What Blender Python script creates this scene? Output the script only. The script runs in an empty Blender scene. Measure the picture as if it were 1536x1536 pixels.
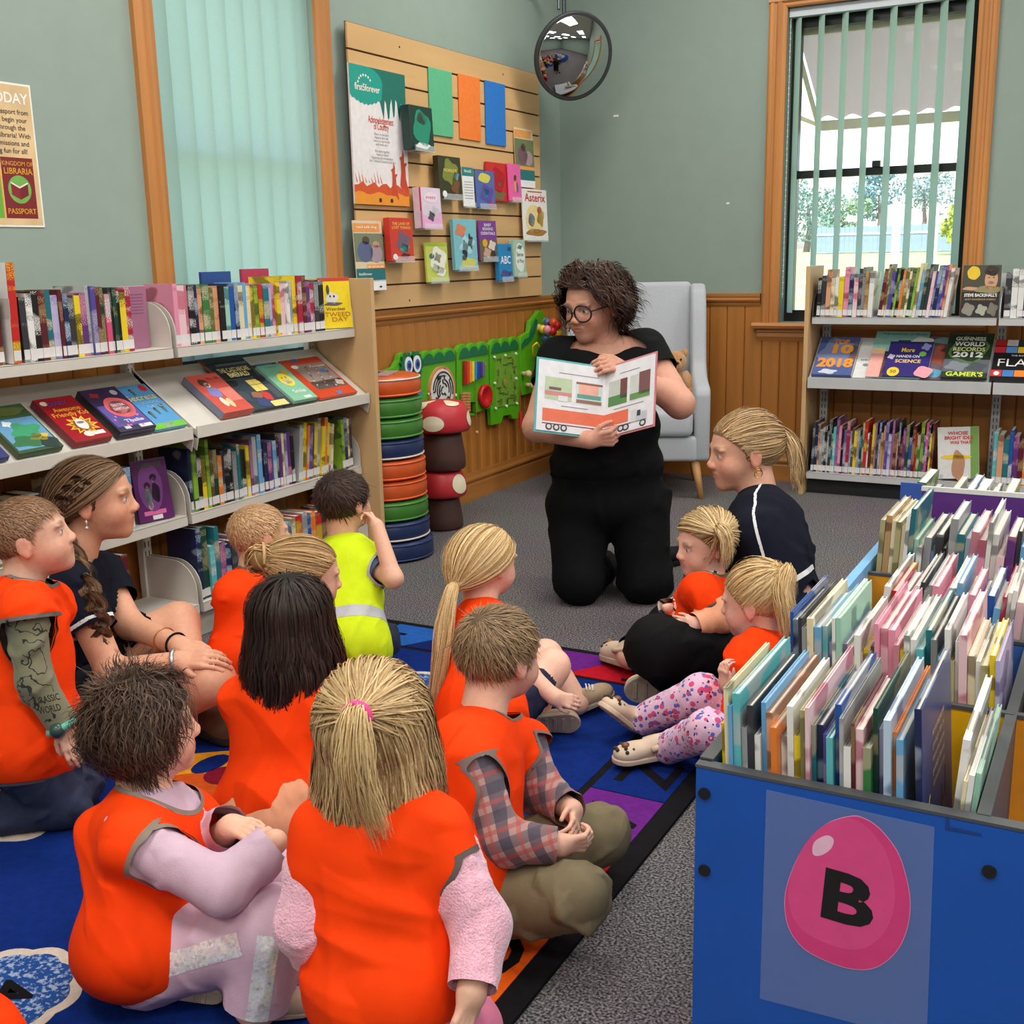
import bpy, bmesh, math, random
import numpy as np
from mathutils import Vector, Matrix
random.seed(7); np.random.seed(7)
SC = bpy.context.scene
COL = SC.collection

# ---------------------------------------------------------------- camera
FPX = 1700.0                                   # focal length in pixels of a 1536 px frame
def _rz(t): return np.array([[math.cos(t), -math.sin(t), 0], [math.sin(t), math.cos(t), 0], [0, 0, 1]])
def _rx(a): return np.array([[1, 0, 0], [0, math.cos(a), -math.sin(a)], [0, math.sin(a), math.cos(a)]])
CR = _rz(math.radians(28.62)) @ _rx(math.radians(90 - 12.72)) @ _rz(math.radians(-1.22))
CC = np.array([2.996, -6.162, 1.25])
cam_d = bpy.data.cameras.new('camera'); cam = bpy.data.objects.new('camera', cam_d); COL.objects.link(cam)
cam_d.sensor_width = 36.0; cam_d.lens = 36.0 * FPX / 1536.0; cam_d.clip_start = 0.05; cam_d.clip_end = 300
mw = np.eye(4); mw[:3, :3] = CR; mw[:3, 3] = CC
cam.matrix_world = Matrix(mw.tolist())
SC.camera = cam

# ---------------------------------------------------------------- sky, sun, ceiling-lamp light, exposure
world = bpy.data.worlds.new('sky'); SC.world = world; world.use_nodes = True
wn = world.node_tree; wn.nodes.clear()
w_out = wn.nodes.new('ShaderNodeOutputWorld'); w_bg = wn.nodes.new('ShaderNodeBackground'); w_sky = wn.nodes.new('ShaderNodeTexSky')
w_sky.sky_type = 'NISHITA'; w_sky.sun_disc = False; w_sky.sun_elevation = math.radians(52); w_sky.sun_rotation = math.radians(200)
w_sky.air_density = 1.0; w_sky.dust_density = 2.0; w_sky.ozone_density = 1.0
w_bg.inputs['Strength'].default_value = 0.6
wn.links.new(w_sky.outputs[0], w_bg.inputs[0]); wn.links.new(w_bg.outputs[0], w_out.inputs[0])
sun_d = bpy.data.lights.new('sun', 'SUN'); sun = bpy.data.objects.new('sun', sun_d); COL.objects.link(sun)
sun_d.energy = 5.5; sun_d.angle = 0.009; sun_d.color = (1.0, 0.95, 0.88)
sun.rotation_euler = Vector((-0.35, 0.75, -1.0)).to_track_quat('-Z', 'Y').to_euler()
LAMP_W = 33.0                                   # power of each ceiling troffer
SC.view_settings.view_transform = 'Standard'
try: SC.view_settings.look = 'None'
except Exception: pass
SC.view_settings.gamma = 1.0; SC.view_settings.use_curve_mapping = False
SC.view_settings.exposure = 0.0

# ---------------------------------------------------------------- pixel / wall helpers (a ray meets a real plane at its real distance)
def ray(u, v): return CR @ np.array([(u - 768) / FPX, -(v - 768) / FPX, -1.0])
def on(u, v, ax, val):
    d = ray(u, v); return CC + d * ((val - CC[ax]) / d[ax])
def fl(u, v, z=0.0): return on(u, v, 2, z)
def at(u, v, D): return CC + ray(u, v) * D
def WL(u, v, x=0.0):                            # (y, z) on the left wall
    p = on(u, v, 0, x); return p[1], p[2]
def WB(u, v, y=0.0):                            # (x, z) on the back wall
    p = on(u, v, 1, y); return p[0], p[2]

# ---------------------------------------------------------------- materials
def lin(c):
    return tuple(((x / 255.0) / 12.92 if x / 255.0 <= 0.04045 else ((x / 255.0 + 0.055) / 1.055) ** 2.4) for x in c)
MC = {}
def M(name, rgb, rough=0.55, var=0.06, scale=30.0, bump=0.0, bscale=200.0, metal=0.0, trans=0.0, emit=0.0, sheen=0.0, spec=None, coords='Object', stretch=None):
    """procedural material: base colour broken up by noise, optional fine relief"""
    if name in MC: return MC[name]
    m = bpy.data.materials.new(name); m.use_nodes = True; nt = m.node_tree; b = nt.nodes['Principled BSDF']
    c = lin(rgb)
    tc = nt.nodes.new('ShaderNodeTexCoord'); mp = nt.nodes.new('ShaderNodeMapping')
    if stretch: mp.inputs['Scale'].default_value = stretch
    nt.links.new(tc.outputs[coords], mp.inputs[0])
    nz = nt.nodes.new('ShaderNodeTexNoise'); nz.inputs['Scale'].default_value = scale; nz.inputs['Detail'].default_value = 3
    nt.links.new(mp.outputs[0], nz.inputs['Vector'])
    rp = nt.nodes.new('ShaderNodeValToRGB')
    rp.color_ramp.elements[0].position = 0.3; rp.color_ramp.elements[1].position = 0.7
    rp.color_ramp.elements[0].color = (*[max(0, x * (1 - var)) for x in c], 1); rp.color_ramp.elements[1].color = (*[min(1, x * (1 + var)) for x in c], 1)
    nt.links.new(nz.outputs[0], rp.inputs[0]); nt.links.new(rp.outputs[0], b.inputs['Base Color'])
    b.inputs['Roughness'].default_value = rough; b.inputs['Metallic'].default_value = metal
    if spec is not None: b.inputs['Specular IOR Level'].default_value = spec
    if trans: b.inputs['Transmission Weight'].default_value = trans
    if sheen: b.inputs['Sheen Weight'].default_value = sheen
    if emit:
        nt.links.new(rp.outputs[0], b.inputs['Emission Color']); b.inputs['Emission Strength'].default_value = emit
    if bump:
        n2 = nt.nodes.new('ShaderNodeTexNoise'); n2.inputs['Scale'].default_value = bscale; n2.inputs['Detail'].default_value = 2
        nt.links.new(mp.outputs[0], n2.inputs['Vector'])
        bp = nt.nodes.new('ShaderNodeBump'); bp.inputs['Strength'].default_value = bump; bp.inputs['Distance'].default_value = 0.004
        nt.links.new(n2.outputs[0], bp.inputs['Height']); nt.links.new(bp.outputs[0], b.inputs['Normal'])
    MC[name] = m; return m
def wood(name, rgb, axis='Z', var=0.25, rough=0.45, scale=14.0):
    if name in MC: return MC[name]
    st = {'Z': (1, 1, 0.06), 'Y': (1, 0.06, 1), 'X': (0.06, 1, 1)}[axis]
    return M(name, rgb, rough, var, scale, 0.12, 60, stretch=st)
def clear_mat(name, rgb=(235, 240, 240), alpha=0.25, rough=0.08):
    if name in MC: return MC[name]
    m = bpy.data.materials.new(name); m.use_nodes = True; nt = m.node_tree; nt.nodes.clear()
    o = nt.nodes.new('ShaderNodeOutputMaterial'); mx = nt.nodes.new('ShaderNodeMixShader'); t = nt.nodes.new('ShaderNodeBsdfTransparent')
    g = nt.nodes.new('ShaderNodeBsdfPrincipled'); g.inputs['Base Color'].default_value = (*lin(rgb), 1); g.inputs['Roughness'].default_value = rough
    nz = nt.nodes.new('ShaderNodeTexNoise'); nz.inputs['Scale'].default_value = 6; mr = nt.nodes.new('ShaderNodeMapRange')
    mr.inputs['To Min'].default_value = alpha * 0.8; mr.inputs['To Max'].default_value = alpha * 1.2
    nt.links.new(nz.outputs[0], mr.inputs[0]); nt.links.new(mr.outputs[0], mx.inputs[0])
    nt.links.new(t.outputs[0], mx.inputs[1]); nt.links.new(g.outputs[0], mx.inputs[2]); nt.links.new(mx.outputs[0], o.inputs[0])
    MC[name] = m; return m
def attr_mat(name, rough=0.5, attr='Col', bump=0.0, bscale=300, sheen=0.0, sss=0.0, spec=0.5, var=0.08, vscale=60):
    """colour from a per-vertex dye attribute (what the thing itself is coloured), broken up by noise"""
    if name in MC: return MC[name]
    m = bpy.data.materials.new(name); m.use_nodes = True; nt = m.node_tree; b = nt.nodes['Principled BSDF']
    a = nt.nodes.new('ShaderNodeAttribute'); a.attribute_name = attr
    tc = nt.nodes.new('ShaderNodeTexCoord'); nz = nt.nodes.new('ShaderNodeTexNoise'); nz.inputs['Scale'].default_value = vscale; nz.inputs['Detail'].default_value = 3
    nt.links.new(tc.outputs['Object'], nz.inputs['Vector'])
    mr = nt.nodes.new('ShaderNodeMapRange'); mr.inputs['From Min'].default_value = 0.3; mr.inputs['From Max'].default_value = 0.7
    mr.inputs['To Min'].default_value = 1 - var; mr.inputs['To Max'].default_value = 1 + var
    mu = nt.nodes.new('ShaderNodeVectorMath'); mu.operation = 'SCALE'
    nt.links.new(nz.outputs[0], mr.inputs[0]); nt.links.new(a.outputs['Color'], mu.inputs[0]); nt.links.new(mr.outputs[0], mu.inputs['Scale'])
    nt.links.new(mu.outputs[0], b.inputs['Base Color']); b.inputs['Roughness'].default_value = rough; b.inputs['Specular IOR Level'].default_value = spec
    if sheen: b.inputs['Sheen Weight'].default_value = sheen
    if sss: b.inputs['Subsurface Weight'].default_value = sss; b.inputs['Subsurface Radius'].default_value = (0.012, 0.005, 0.003); b.inputs['Subsurface Scale'].default_value = 0.5
    if bump:
        n2 = nt.nodes.new('ShaderNodeTexNoise'); n2.inputs['Scale'].default_value = bscale
        nt.links.new(tc.outputs['Object'], n2.inputs['Vector'])
        bp = nt.nodes.new('ShaderNodeBump'); bp.inputs['Strength'].default_value = bump; bp.inputs['Distance'].default_value = 0.003
        nt.links.new(n2.outputs[0], bp.inputs['Height']); nt.links.new(bp.outputs[0], b.inputs['Normal'])
    MC[name] = m; return m

# ---------------------------------------------------------------- object helpers
def tag(o, label=None, cat=None, group=None, kind=None):
    if label: o['label'] = label
    if cat: o['category'] = cat
    if group: o['group'] = group
    if kind: o['kind'] = kind
    return o
def thing(name, label, cat, loc=(0, 0, 0), rotz=0.0, group=None, kind=None):
    o = bpy.data.objects.new(name, None); COL.objects.link(o); o.empty_display_size = 0.05
    o.location = loc; o.rotation_euler = (0, 0, rotz)
    return tag(o, label, cat, group, kind)
def obj(name, me, mat, parent=None, world=False, loc=None, rot=None, label=None, smooth=False, bevel=0.0):
    o = bpy.data.objects.new(name, me); COL.objects.link(o)
    if mat is not None:
        if not me.materials: me.materials.append(mat)
    if parent is not None:
        o.parent = parent
        if world:
            pm = Matrix.Translation(parent.location) @ parent.rotation_euler.to_matrix().to_4x4()
            if parent.parent is not None:
                g = parent.parent
                pm = (Matrix.Translation(g.location) @ g.rotation_euler.to_matrix().to_4x4()) @ parent.matrix_parent_inverse @ pm
            o.matrix_parent_inverse = pm.inverted()
    if loc is not None: o.location = loc
    if rot is not None: o.rotation_euler = rot
    if smooth: me.polygons.foreach_set('use_smooth', [True] * len(me.polygons))
    if bevel:
        b = o.modifiers.new('edge', 'BEVEL'); b.width = bevel; b.segments = 2; b.limit_method = 'ANGLE'; b.angle_limit = 0.7
    if label: o['label'] = label
    return o
class MB:
    """collects shapes and makes one mesh of them"""
    def __init__(s): s.v = []; s.f = []
    def add(s, v, f):
        n = len(s.v); s.v += [tuple(map(float, p)) for p in v]; s.f += [tuple(i + n for i in q) for q in f]; return s
    def box(s, x0, x1, y0, y1, z0, z1, T=None):
        v = [(x0, y0, z0), (x1, y0, z0), (x1, y1, z0), (x0, y1, z0), (x0, y0, z1), (x1, y0, z1), (x1, y1, z1), (x0, y1, z1)]
        if T is not None: v = [tuple(T @ Vector(p)) for p in v]
        return s.add(v, [(0, 3, 2, 1), (4, 5, 6, 7), (0, 1, 5, 4), (1, 2, 6, 5), (2, 3, 7, 6), (3, 0, 4, 7)])
    def prism(s, poly, d0, d1, fn):
        """poly of (a,b); fn(a,b,d) gives the point"""
        n = len(poly); v = [fn(a, b, d0) for a, b in poly] + [fn(a, b, d1) for a, b in poly]
        f = [tuple(range(n - 1, -1, -1)), tuple(range(n, 2 * n))] + [(i, (i + 1) % n, (i + 1) % n + n, i + n) for i in range(n)]
        return s.add(v, f)
    def tube(s, path, r, n=8, cap=True):
        path = [np.array(p, float) for p in path]; m = len(path)
        rr = r if hasattr(r, '__len__') else [r] * m
        v = []; up = None
        for i, p in enumerate(path):
            t = path[min(i + 1, m - 1)] - path[max(i - 1, 0)]; t = t / (np.linalg.norm(t) + 1e-12)
            if up is None:
                up = np.array([0, 0, 1.0]) if abs(t[2]) < 0.9 else np.array([1.0, 0, 0])
            a = np.cross(t, up); a /= np.linalg.norm(a) + 1e-12; b = np.cross(a, t); up = b
            for k in range(n):
                w = 2 * math.pi * k / n; v.append(p + rr[i] * (math.cos(w) * a + math.sin(w) * b))
        f = [(i * n + k, i * n + (k + 1) % n, (i + 1) * n + (k + 1) % n, (i + 1) * n + k) for i in range(m - 1) for k in range(n)]
        if cap: f += [tuple(range(n - 1, -1, -1)), tuple((m - 1) * n + k for k in range(n))]
        return s.add(v, f)
    def lathe(s, prof, n=24, c=(0, 0, 0), sx=1.0, sy=1.0, wob=None):
        v = []
        for r, z in prof:
            for k in range(n):
                w = 2 * math.pi * k / n; q = r * (1 + (wob(w, z) if wob else 0))
                v.append((c[0] + sx * q * math.cos(w), c[1] + sy * q * math.sin(w), c[2] + z))
        m = len(prof)
        f = [(i * n + k, i * n + (k + 1) % n, (i + 1) * n + (k + 1) % n, (i + 1) * n + k) for i in range(m - 1) for k in range(n)]
        f += [tuple(range(n - 1, -1, -1)), tuple((m - 1) * n + k for k in range(n))]
        return s.add(v, f)
    def ball(s, c, r, n=12, m=8):
        rr = r if hasattr(r, '__len__') else (r, r, r)
        v = []
        for i in range(1, m):
            a = math.pi * i / m
            for k in range(n):
                w = 2 * math.pi * k / n; v.append((c[0] + rr[0] * math.sin(a) * math.cos(w), c[1] + rr[1] * math.sin(a) * math.sin(w), c[2] - rr[2] * math.cos(a)))
        b = len(v); v += [(c[0], c[1], c[2] - rr[2]), (c[0], c[1], c[2] + rr[2])]
        f = [(i * n + k, i * n + (k + 1) % n, (i + 1) * n + (k + 1) % n, (i + 1) * n + k) for i in range(m - 2) for k in range(n)]
        f += [(b, (k + 1) % n, k) for k in range(n)] + [(b + 1, (m - 2) * n + k, (m - 2) * n + (k + 1) % n) for k in range(n)]
        return s.add(v, f)
    def mesh(s, name='m'):
        me = bpy.data.meshes.new(name); me.from_pydata(s.v, [], s.f); me.update(); return me
    def build(s, name, mat, parent=None, world=True, **k): return obj(name, s.mesh(name), mat, parent, world, **k)
TXT = {}
def text_mesh(txt, size=1.0, bold=0.0, align='CENTER', extr=0.0, spacing=1.0, res=3):
    key = (txt, size, bold, align, extr, spacing, res)
    if key in TXT: return TXT[key]
    cu = bpy.data.curves.new('t', 'FONT'); cu.body = txt; cu.size = size; cu.align_x = align; cu.align_y = 'CENTER'; cu.offset = bold * size
    cu.resolution_u = res; cu.extrude = extr; cu.space_character = spacing; cu.space_line = 0.9
    o = bpy.data.objects.new('t', cu); COL.objects.link(o)
    dg = bpy.context.evaluated_depsgraph_get(); dg.update()
    me = bpy.data.meshes.new_from_object(o.evaluated_get(dg))
    bpy.data.objects.remove(o); bpy.data.curves.remove(cu)
    TXT[key] = me; return me
def lettering(txt, size, mat, parent, org, ux, uy, bold=0.0, width=None, align='CENTER', off=0.0006, name='lettering', spacing=1.0, slant=0.0):
    """flat print: baseline along ux, up along uy, origin org, a hair proud of the surface (parent-local coords)"""
    me = text_mesh(txt, 1.0, bold, align, 0.0, spacing).copy()
    n = len(me.vertices); co = np.zeros(n * 3); me.vertices.foreach_get('co', co); co = co.reshape(-1, 3)
    if n == 0: return None
    w = np.ptp(co[:, 0]) or 1
    sx = size if width is None else width / w
    ux = np.array(ux, float); uy = np.array(uy, float); ux /= np.linalg.norm(ux); uy /= np.linalg.norm(uy); nn = np.cross(ux, uy)
    co = np.array(org) + np.outer(co[:, 0] * sx + slant * co[:, 1] * size, ux) + np.outer(co[:, 1] * size, uy) + nn * off
    me.vertices.foreach_set('co', co.ravel()); me.materials.clear(); me.update()
    return obj(name, me, mat, parent)
# ================================================================ THE ROOM
m_wall = M('painted_wall_sage', (147, 163, 153), 0.7, 0.03, 9, 0.05, 300)
m_wall_shaded = M('painted_wall_sage_shaded', (137, 153, 143), 0.7, 0.03, 9, 0.05, 300)  # same sage paint, darkened to stand in for shade on the back wall
m_ceil = M('ceiling_white', (226, 226, 222), 0.8, 0.02, 8)
m_oak = wood('stained_pine', (172, 110, 46), 'Z', 0.22)
m_oak_y = wood('stained_pine_y', (172, 112, 52), 'Y', 0.2)
m_oak_x = wood('stained_pine_x', (172, 112, 52), 'X', 0.2)
m_frame_z = wood('window_pine', (190, 126, 66), 'Z', 0.2)
m_frame_x = wood('window_pine_x', (190, 126, 66), 'X', 0.2)
m_frame_y = wood('window_pine_y', (190, 126, 66), 'Y', 0.2)
RX, RY, RZ = 8.6, -10.5, 3.3            # room size
WZ0, WZ1 = 0.87, 2.46                   # window opening heights
# carpet: grey loop pile, speckled
def carpet():
    m = bpy.data.materials.new('grey_loop_carpet'); m.use_nodes = True; nt = m.node_tree; b = nt.nodes['Principled BSDF']
    tc = nt.nodes.new('ShaderNodeTexCoord'); n1 = nt.nodes.new('ShaderNodeTexNoise'); n1.inputs['Scale'].default_value = 190; n1.inputs['Detail'].default_value = 3
    n2 = nt.nodes.new('ShaderNodeTexNoise'); n2.inputs['Scale'].default_value = 2.5
    nt.links.new(tc.outputs['Object'], n1.inputs['Vector']); nt.links.new(tc.outputs['Object'], n2.inputs['Vector'])
    r = nt.nodes.new('ShaderNodeValToRGB'); e = r.color_ramp.elements
    e[0].position = 0.36; e[0].color = (*lin((44, 42, 46)), 1); e[1].position = 0.66; e[1].color = (*lin((160, 152, 150)), 1)
    x = r.color_ramp.elements.new(0.5); x.color = (*lin((104, 100, 103)), 1)
    mx = nt.nodes.new('ShaderNodeMix'); mx.data_type = 'RGBA'; mx.blend_type = 'MULTIPLY'; mx.inputs[0].default_value = 0.25
    nt.links.new(n1.outputs[0], r.inputs[0]); nt.links.new(r.outputs[0], mx.inputs[6]); nt.links.new(n2.outputs['Color'], mx.inputs[7]); nt.links.new(mx.outputs[2], b.inputs['Base Color'])
    b.inputs['Roughness'].default_value = 0.95; b.inputs['Specular IOR Level'].default_value = 0.1
    bp = nt.nodes.new('ShaderNodeBump'); bp.inputs['Strength'].default_value = 0.6; bp.inputs['Distance'].default_value = 0.004
    nt.links.new(n1.outputs[0], bp.inputs['Height']); nt.links.new(bp.outputs[0], b.inputs['Normal']); return m
tag(MB().box(-0.2, RX, RY, 0.2, -0.1, 0).build('floor', carpet()), 'speckled grey carpet covering the library floor', 'floor', kind='structure')
tag(MB().box(-0.2, RX, RY, 0.2, RZ, RZ + 0.1).build('ceiling', m_ceil), 'white flat ceiling carrying the light panels', 'ceiling', kind='structure')
LY0, LY1 = -3.139, -2.253               # left window opening (y)
BX0, BX1 = 1.307, 2.225                 # back window opening (x)
w = MB().box(-0.18, 0, RY, LY0, 0, RZ).box(-0.18, 0, LY1, 0.18, 0, RZ).box(-0.18, 0, LY0, LY1, 0, WZ0).box(-0.18, 0, LY0, LY1, WZ1, RZ)
wall_left = tag(w.build('wall_left', m_wall), 'sage green painted wall behind the slat display board', 'wall', kind='structure')
w = MB().box(0, BX0, 0, 0.18, 0, RZ).box(BX1, RX, 0, 0.18, 0, RZ).box(BX0, BX1, 0, 0.18, 0, WZ0).box(BX0, BX1, 0, 0.18, WZ1, RZ)
wall_back = tag(w.build('wall_back', m_wall_shaded), 'sage green wall behind the armchair, shade mixed into its colour', 'wall', kind='structure')
tag(MB().box(RX, RX + 0.15, RY, 0.18, 0, RZ).build('wall_right', m_wall), 'sage wall across the room from the slat board', 'wall', kind='structure')
tag(MB().box(-0.18, RX, RY - 0.15, RY, 0, RZ).build('wall_front', m_wall), 'sage wall facing the armchair wall', 'wall', kind='structure')
# wainscot planks, each one a board with a bead joint
pk = MB()
PW = 0.098
pk.prism([(-PW / 2, 0), (PW / 2, 0), (PW / 2, 0.009), (PW / 2 - 0.005, 0.014), (-PW / 2 + 0.005, 0.014), (-PW / 2, 0.009)], 0.12, 0.965, lambda a, b, d: (b, a, d))
plank_l = pk.mesh('plank_left'); plank_l.materials.append(m_oak)
pk = MB(); pk.prism([(-PW / 2, 0), (PW / 2, 0), (PW / 2, 0.009), (PW / 2 - 0.005, 0.014), (-PW / 2 + 0.005, 0.014), (-PW / 2, 0.009)], 0.12, 0.965, lambda a, b, d: (-a, -b, d))
plank_b = pk.mesh('plank_back'); plank_b.materials.append(m_oak)
pk = MB(); pk.prism([(-PW / 2, 0), (PW / 2, 0), (PW / 2, 0.009), (PW / 2 - 0.005, 0.014), (-PW / 2 + 0.005, 0.014), (-PW / 2, 0.009)], 0.12, 0.79, lambda a, b, d: (b, a, d))
plank_ls = pk.mesh('plank_left_short'); plank_ls.materials.append(m_oak)
pk = MB(); pk.prism([(-PW / 2, 0), (PW / 2, 0), (PW / 2, 0.009), (PW / 2 - 0.005, 0.014), (-PW / 2 + 0.005, 0.014), (-PW / 2, 0.009)], 0.12, 0.79, lambda a, b, d: (-a, -b, d))
plank_bs = pk.mesh('plank_back_short'); plank_bs.materials.append(m_oak)
y = -0.07
while y > -5.0:
    short = LY0 - 0.1 < y < LY1 + 0.1
    o = obj('plank', plank_ls if short else plank_l, None, wall_left); o.location = (0, y, 0); y -= 0.1
x = 0.07
while x < 4.0:
    short = BX0 - 0.1 < x < BX1 + 0.1
    o = obj('plank', plank_bs if short else plank_b, None, wall_back); o.location = (x, 0, 0); x += 0.1
def rail_prof(z0, hs):   # list of (depth, z)
    return [(0, z0), (hs[0], z0)] + [(d, z0 + dz) for d, dz in hs[1]] + [(0, z0 + hs[1][-1][1])]
dado = [(0.0, 0.955), (0.016, 0.955), (0.02, 0.965), (0.02, 0.975), (0.03, 0.982), (0.034, 0.992), (0.026, 1.0), (0.03, 1.012), (0.03, 1.025), (0.0, 1.025)]
skirt = [(0.0, 0.0), (0.024, 0.0), (0.024, 0.085), (0.02, 0.092), (0.02, 0.1), (0.028, 0.106), (0.028, 0.115), (0.02, 0.13), (0.016, 0.15), (0.0, 0.15)]
def left_run(poly, y0, y1): return MB().prism(poly, y0, y1, lambda a, b, d: (a, d, b))
def back_run(poly, x0, x1): return MB().prism(poly, x0, x1, lambda a, b, d: (d, -a, b))
tag(left_run(dado, LY1 + 0.1, 0).build('trim_1', m_oak_y), 'moulded timber dado rail under the slat display board', 'dado rail', kind='structure')
tag(left_run(dado, -5.0, LY0 - 0.1).build('trim_2', m_oak_y), 'moulded timber dado rail behind the tall bookcase bay', 'dado rail', kind='structure')
tag(back_run(dado, 0, BX0 - 0.1).build('trim_3', m_oak_x), 'moulded timber dado rail behind the armchair', 'dado rail', kind='structure')
tag(back_run(dado, BX1 + 0.1, 4.0).build('trim_4', m_oak_x), 'moulded timber dado rail past the bright window', 'dado rail', kind='structure')
tag(left_run(skirt, -5.0, 0).build('baseboard_left', m_oak_y), 'timber skirting board below the crocodile panel', 'skirting', kind='structure')
tag(back_run(skirt, 0, 4.0).build('baseboard_back', m_oak_x), 'timber skirting board behind the armchair', 'skirting', kind='structure')

# ---------------------------------------------------------------- windows
m_black = M('black_sash_paint', (22, 24, 24), 0.35, 0.1)
m_glass = clear_mat('window_glass', (220, 235, 240), 0.05, 0.02)
m_white = M('white_plastic', (228, 228, 224), 0.4, 0.02)
def slat_material(nm='blind_fabric', ca=(165, 196, 186), cb=(182, 212, 202), tr=0.38):
    m = bpy.data.materials.new(nm); m.use_nodes = True; nt = m.node_tree; nt.nodes.clear()
    o = nt.nodes.new('ShaderNodeOutputMaterial'); mx = nt.nodes.new('ShaderNodeMixShader'); d = nt.nodes.new('ShaderNodeBsdfDiffuse'); t = nt.nodes.new('ShaderNodeBsdfTranslucent')
    nz = nt.nodes.new('ShaderNodeTexNoise'); nz.inputs['Scale'].default_value = 300
    tc = nt.nodes.new('ShaderNodeTexCoord'); nt.links.new(tc.outputs['Object'], nz.inputs['Vector'])
    r = nt.nodes.new('ShaderNodeValToRGB'); r.color_ramp.elements[0].color = (*lin(ca), 1); r.color_ramp.elements[1].color = (*lin(cb), 1)
    nt.links.new(nz.outputs[0], r.inputs[0]); nt.links.new(r.outputs[0], d.inputs[0]); nt.links.new(r.outputs[0], t.inputs[0])
    mx.inputs[0].default_value = tr
    nt.links.new(d.outputs[0], mx.inputs[1]); nt.links.new(t.outputs[0], mx.inputs[2]); nt.links.new(mx.outputs[0], o.inputs[0]); return m
m_slat = slat_material()
ARCH = [(-0.092, 0.0), (-0.092, 0.02), (-0.08, 0.03), (-0.066, 0.03), (-0.06, 0.024), (-0.05, 0.024), (-0.044, 0.03), (-0.03, 0.032), (-0.02, 0.022), (-0.008, 0.022), (0.0, 0.016), (0.0, 0.0)]
def window(name, label, P, axis_frame):
    """P(a, d, z): a along the wall from the opening's left jamb, d into the room, z up; opening width 0.9"""
    t = thing(name, label, 'window', P(0, 0, 0), kind='structure')
    Wd = 0.9
    def pr(poly, d0, d1, fn): return MB().prism(poly, d0, d1, fn)
    pr(ARCH, WZ0 - 0.0, WZ1 + 0.09, lambda a, b, d: P(a, b, d)).build('architrave', m_frame_z, t)
    pr(ARCH, WZ0 - 0.0, WZ1 + 0.09, lambda a, b, d: P(Wd - a, b, d)).build('architrave', m_frame_z, t)
    pr(ARCH, -0.092, Wd + 0.092, lambda a, b, d: P(d, b + 0.001, WZ1 - a)).build('head_architrave', axis_frame, t)
    sill = [(-0.1, -0.03), (0.062, -0.03), (0.07, -0.015), (0.062, 0.0), (-0.1, 0.0)]
    pr(sill, -0.13, Wd + 0.13, lambda a, b, d: P(d, a if not (a < 0 and (d < 0 or d > Wd)) else 0, WZ0 + b)).build('window_sill', axis_frame, t)
    apron = [(0.0, -0.1), (0.016, -0.1), (0.03, -0.075), (0.022, -0.055), (0.034, -0.05), (0.03, -0.03), (0.0, -0.03)]
    pr(apron, -0.11, Wd + 0.11, lambda a, b, d: P(d, a, WZ0 + b)).build('apron', axis_frame, t)
    b = MB()
    for a0, a1, z0, z1, d0, d1 in ((0, 0.045, WZ0, WZ1, -0.15, -0.1), (Wd - 0.045, Wd, WZ0, WZ1, -0.15, -0.1), (0.045, Wd - 0.045, WZ0, WZ0 + 0.06, -0.15, -0.1), (0.045, Wd - 0.045, WZ1 - 0.09, WZ1, -0.15, -0.1), (0.045, Wd - 0.045, 1.62, 1.66, -0.145, -0.095)):
        pr([(a0, d0), (a1, d0), (a1, d1), (a0, d1)], z0, z1, lambda a, bb, d: P(a, bb, d)); b.prism([(a0, d0), (a1, d0), (a1, d1), (a0, d1)], z0, z1, lambda a, bb, d: P(a, bb, d))
    b.build('sash', m_black, t)
    MB().prism([(0.43, -0.095), (0.47, -0.095), (0.47, -0.075), (0.43, -0.075)], 1.66, 1.69, lambda a, bb, d: P(a, bb, d)).build('sash_catch', m_black, t)
    for z0, z1 in ((WZ0 + 0.06, 1.62), (1.66, WZ1 - 0.09)):
        MB().prism([(0.045, -0.13), (Wd - 0.045, -0.13), (Wd - 0.045, -0.126), (0.045, -0.126)], z0, z1, lambda a, bb, d: P(a, bb, d)).build('pane', m_glass, t)
    return t
PL = lambda a, d, z: (d, LY0 + a * (LY1 - LY0) / 0.9, z)
PB = lambda a, d, z: (BX0 + a * (BX1 - BX0) / 0.9, -d, z)
window('window_1', 'timber framed window with closed pale green vertical blind', PL, m_frame_y)
window('window_2', 'timber framed sash window looking out on awning and fence', PB, m_frame_x)
def blind(label, P, n, ang, zb, flip):
    t = thing('vertical_blind', label, 'blind', P(0, -0.04, WZ0 + 0.02))
    MB().prism([(0.004, -0.062), (0.896, -0.062), (0.896, -0.012), (0.004, -0.012)], WZ1 - 0.045, WZ1 - 0.003, lambda a, b, d: P(a, b, d)).build('head_rail', M('blind_rail', (188, 196, 204), 0.35, 0.02), t)
    for i in range(n):
        a0 = 0.045 + i * (0.81 / (n - 1)); ca, sa = math.cos(ang), math.sin(ang); hw = 0.0635 if ang < 0.8 else 0.05
        pts = []
        for k in range(7):
            s = (k / 6 - 0.5) * 2; bow = 0.006 * (1 - s * s)
            pts.append((a0 + hw * s * ca - bow * sa, -0.038 + flip * (hw * s * sa * 0.62 + bow * ca)))
        b = MB(); v = [P(p, q, zz) for zz in (zb, WZ1 - 0.05) for p, q in pts]
        b.add(v, [(k, k + 1, k + 8, k + 7) for k in range(6)])
        b.build('slat', m_slat, t, smooth=True)
    ch = MB()
    a0 = 0.012
    for k in range(46): ch.ball(P(a0, -0.012, 1.02 + k * 0.03), 0.004, 5, 4)
    ch.tube([P(a0, -0.012, 1.0), P(a0, -0.012, WZ1 - 0.05)], 0.0015, 4)
    ch.build('bead_chain', m_white, t)
    return t
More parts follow.
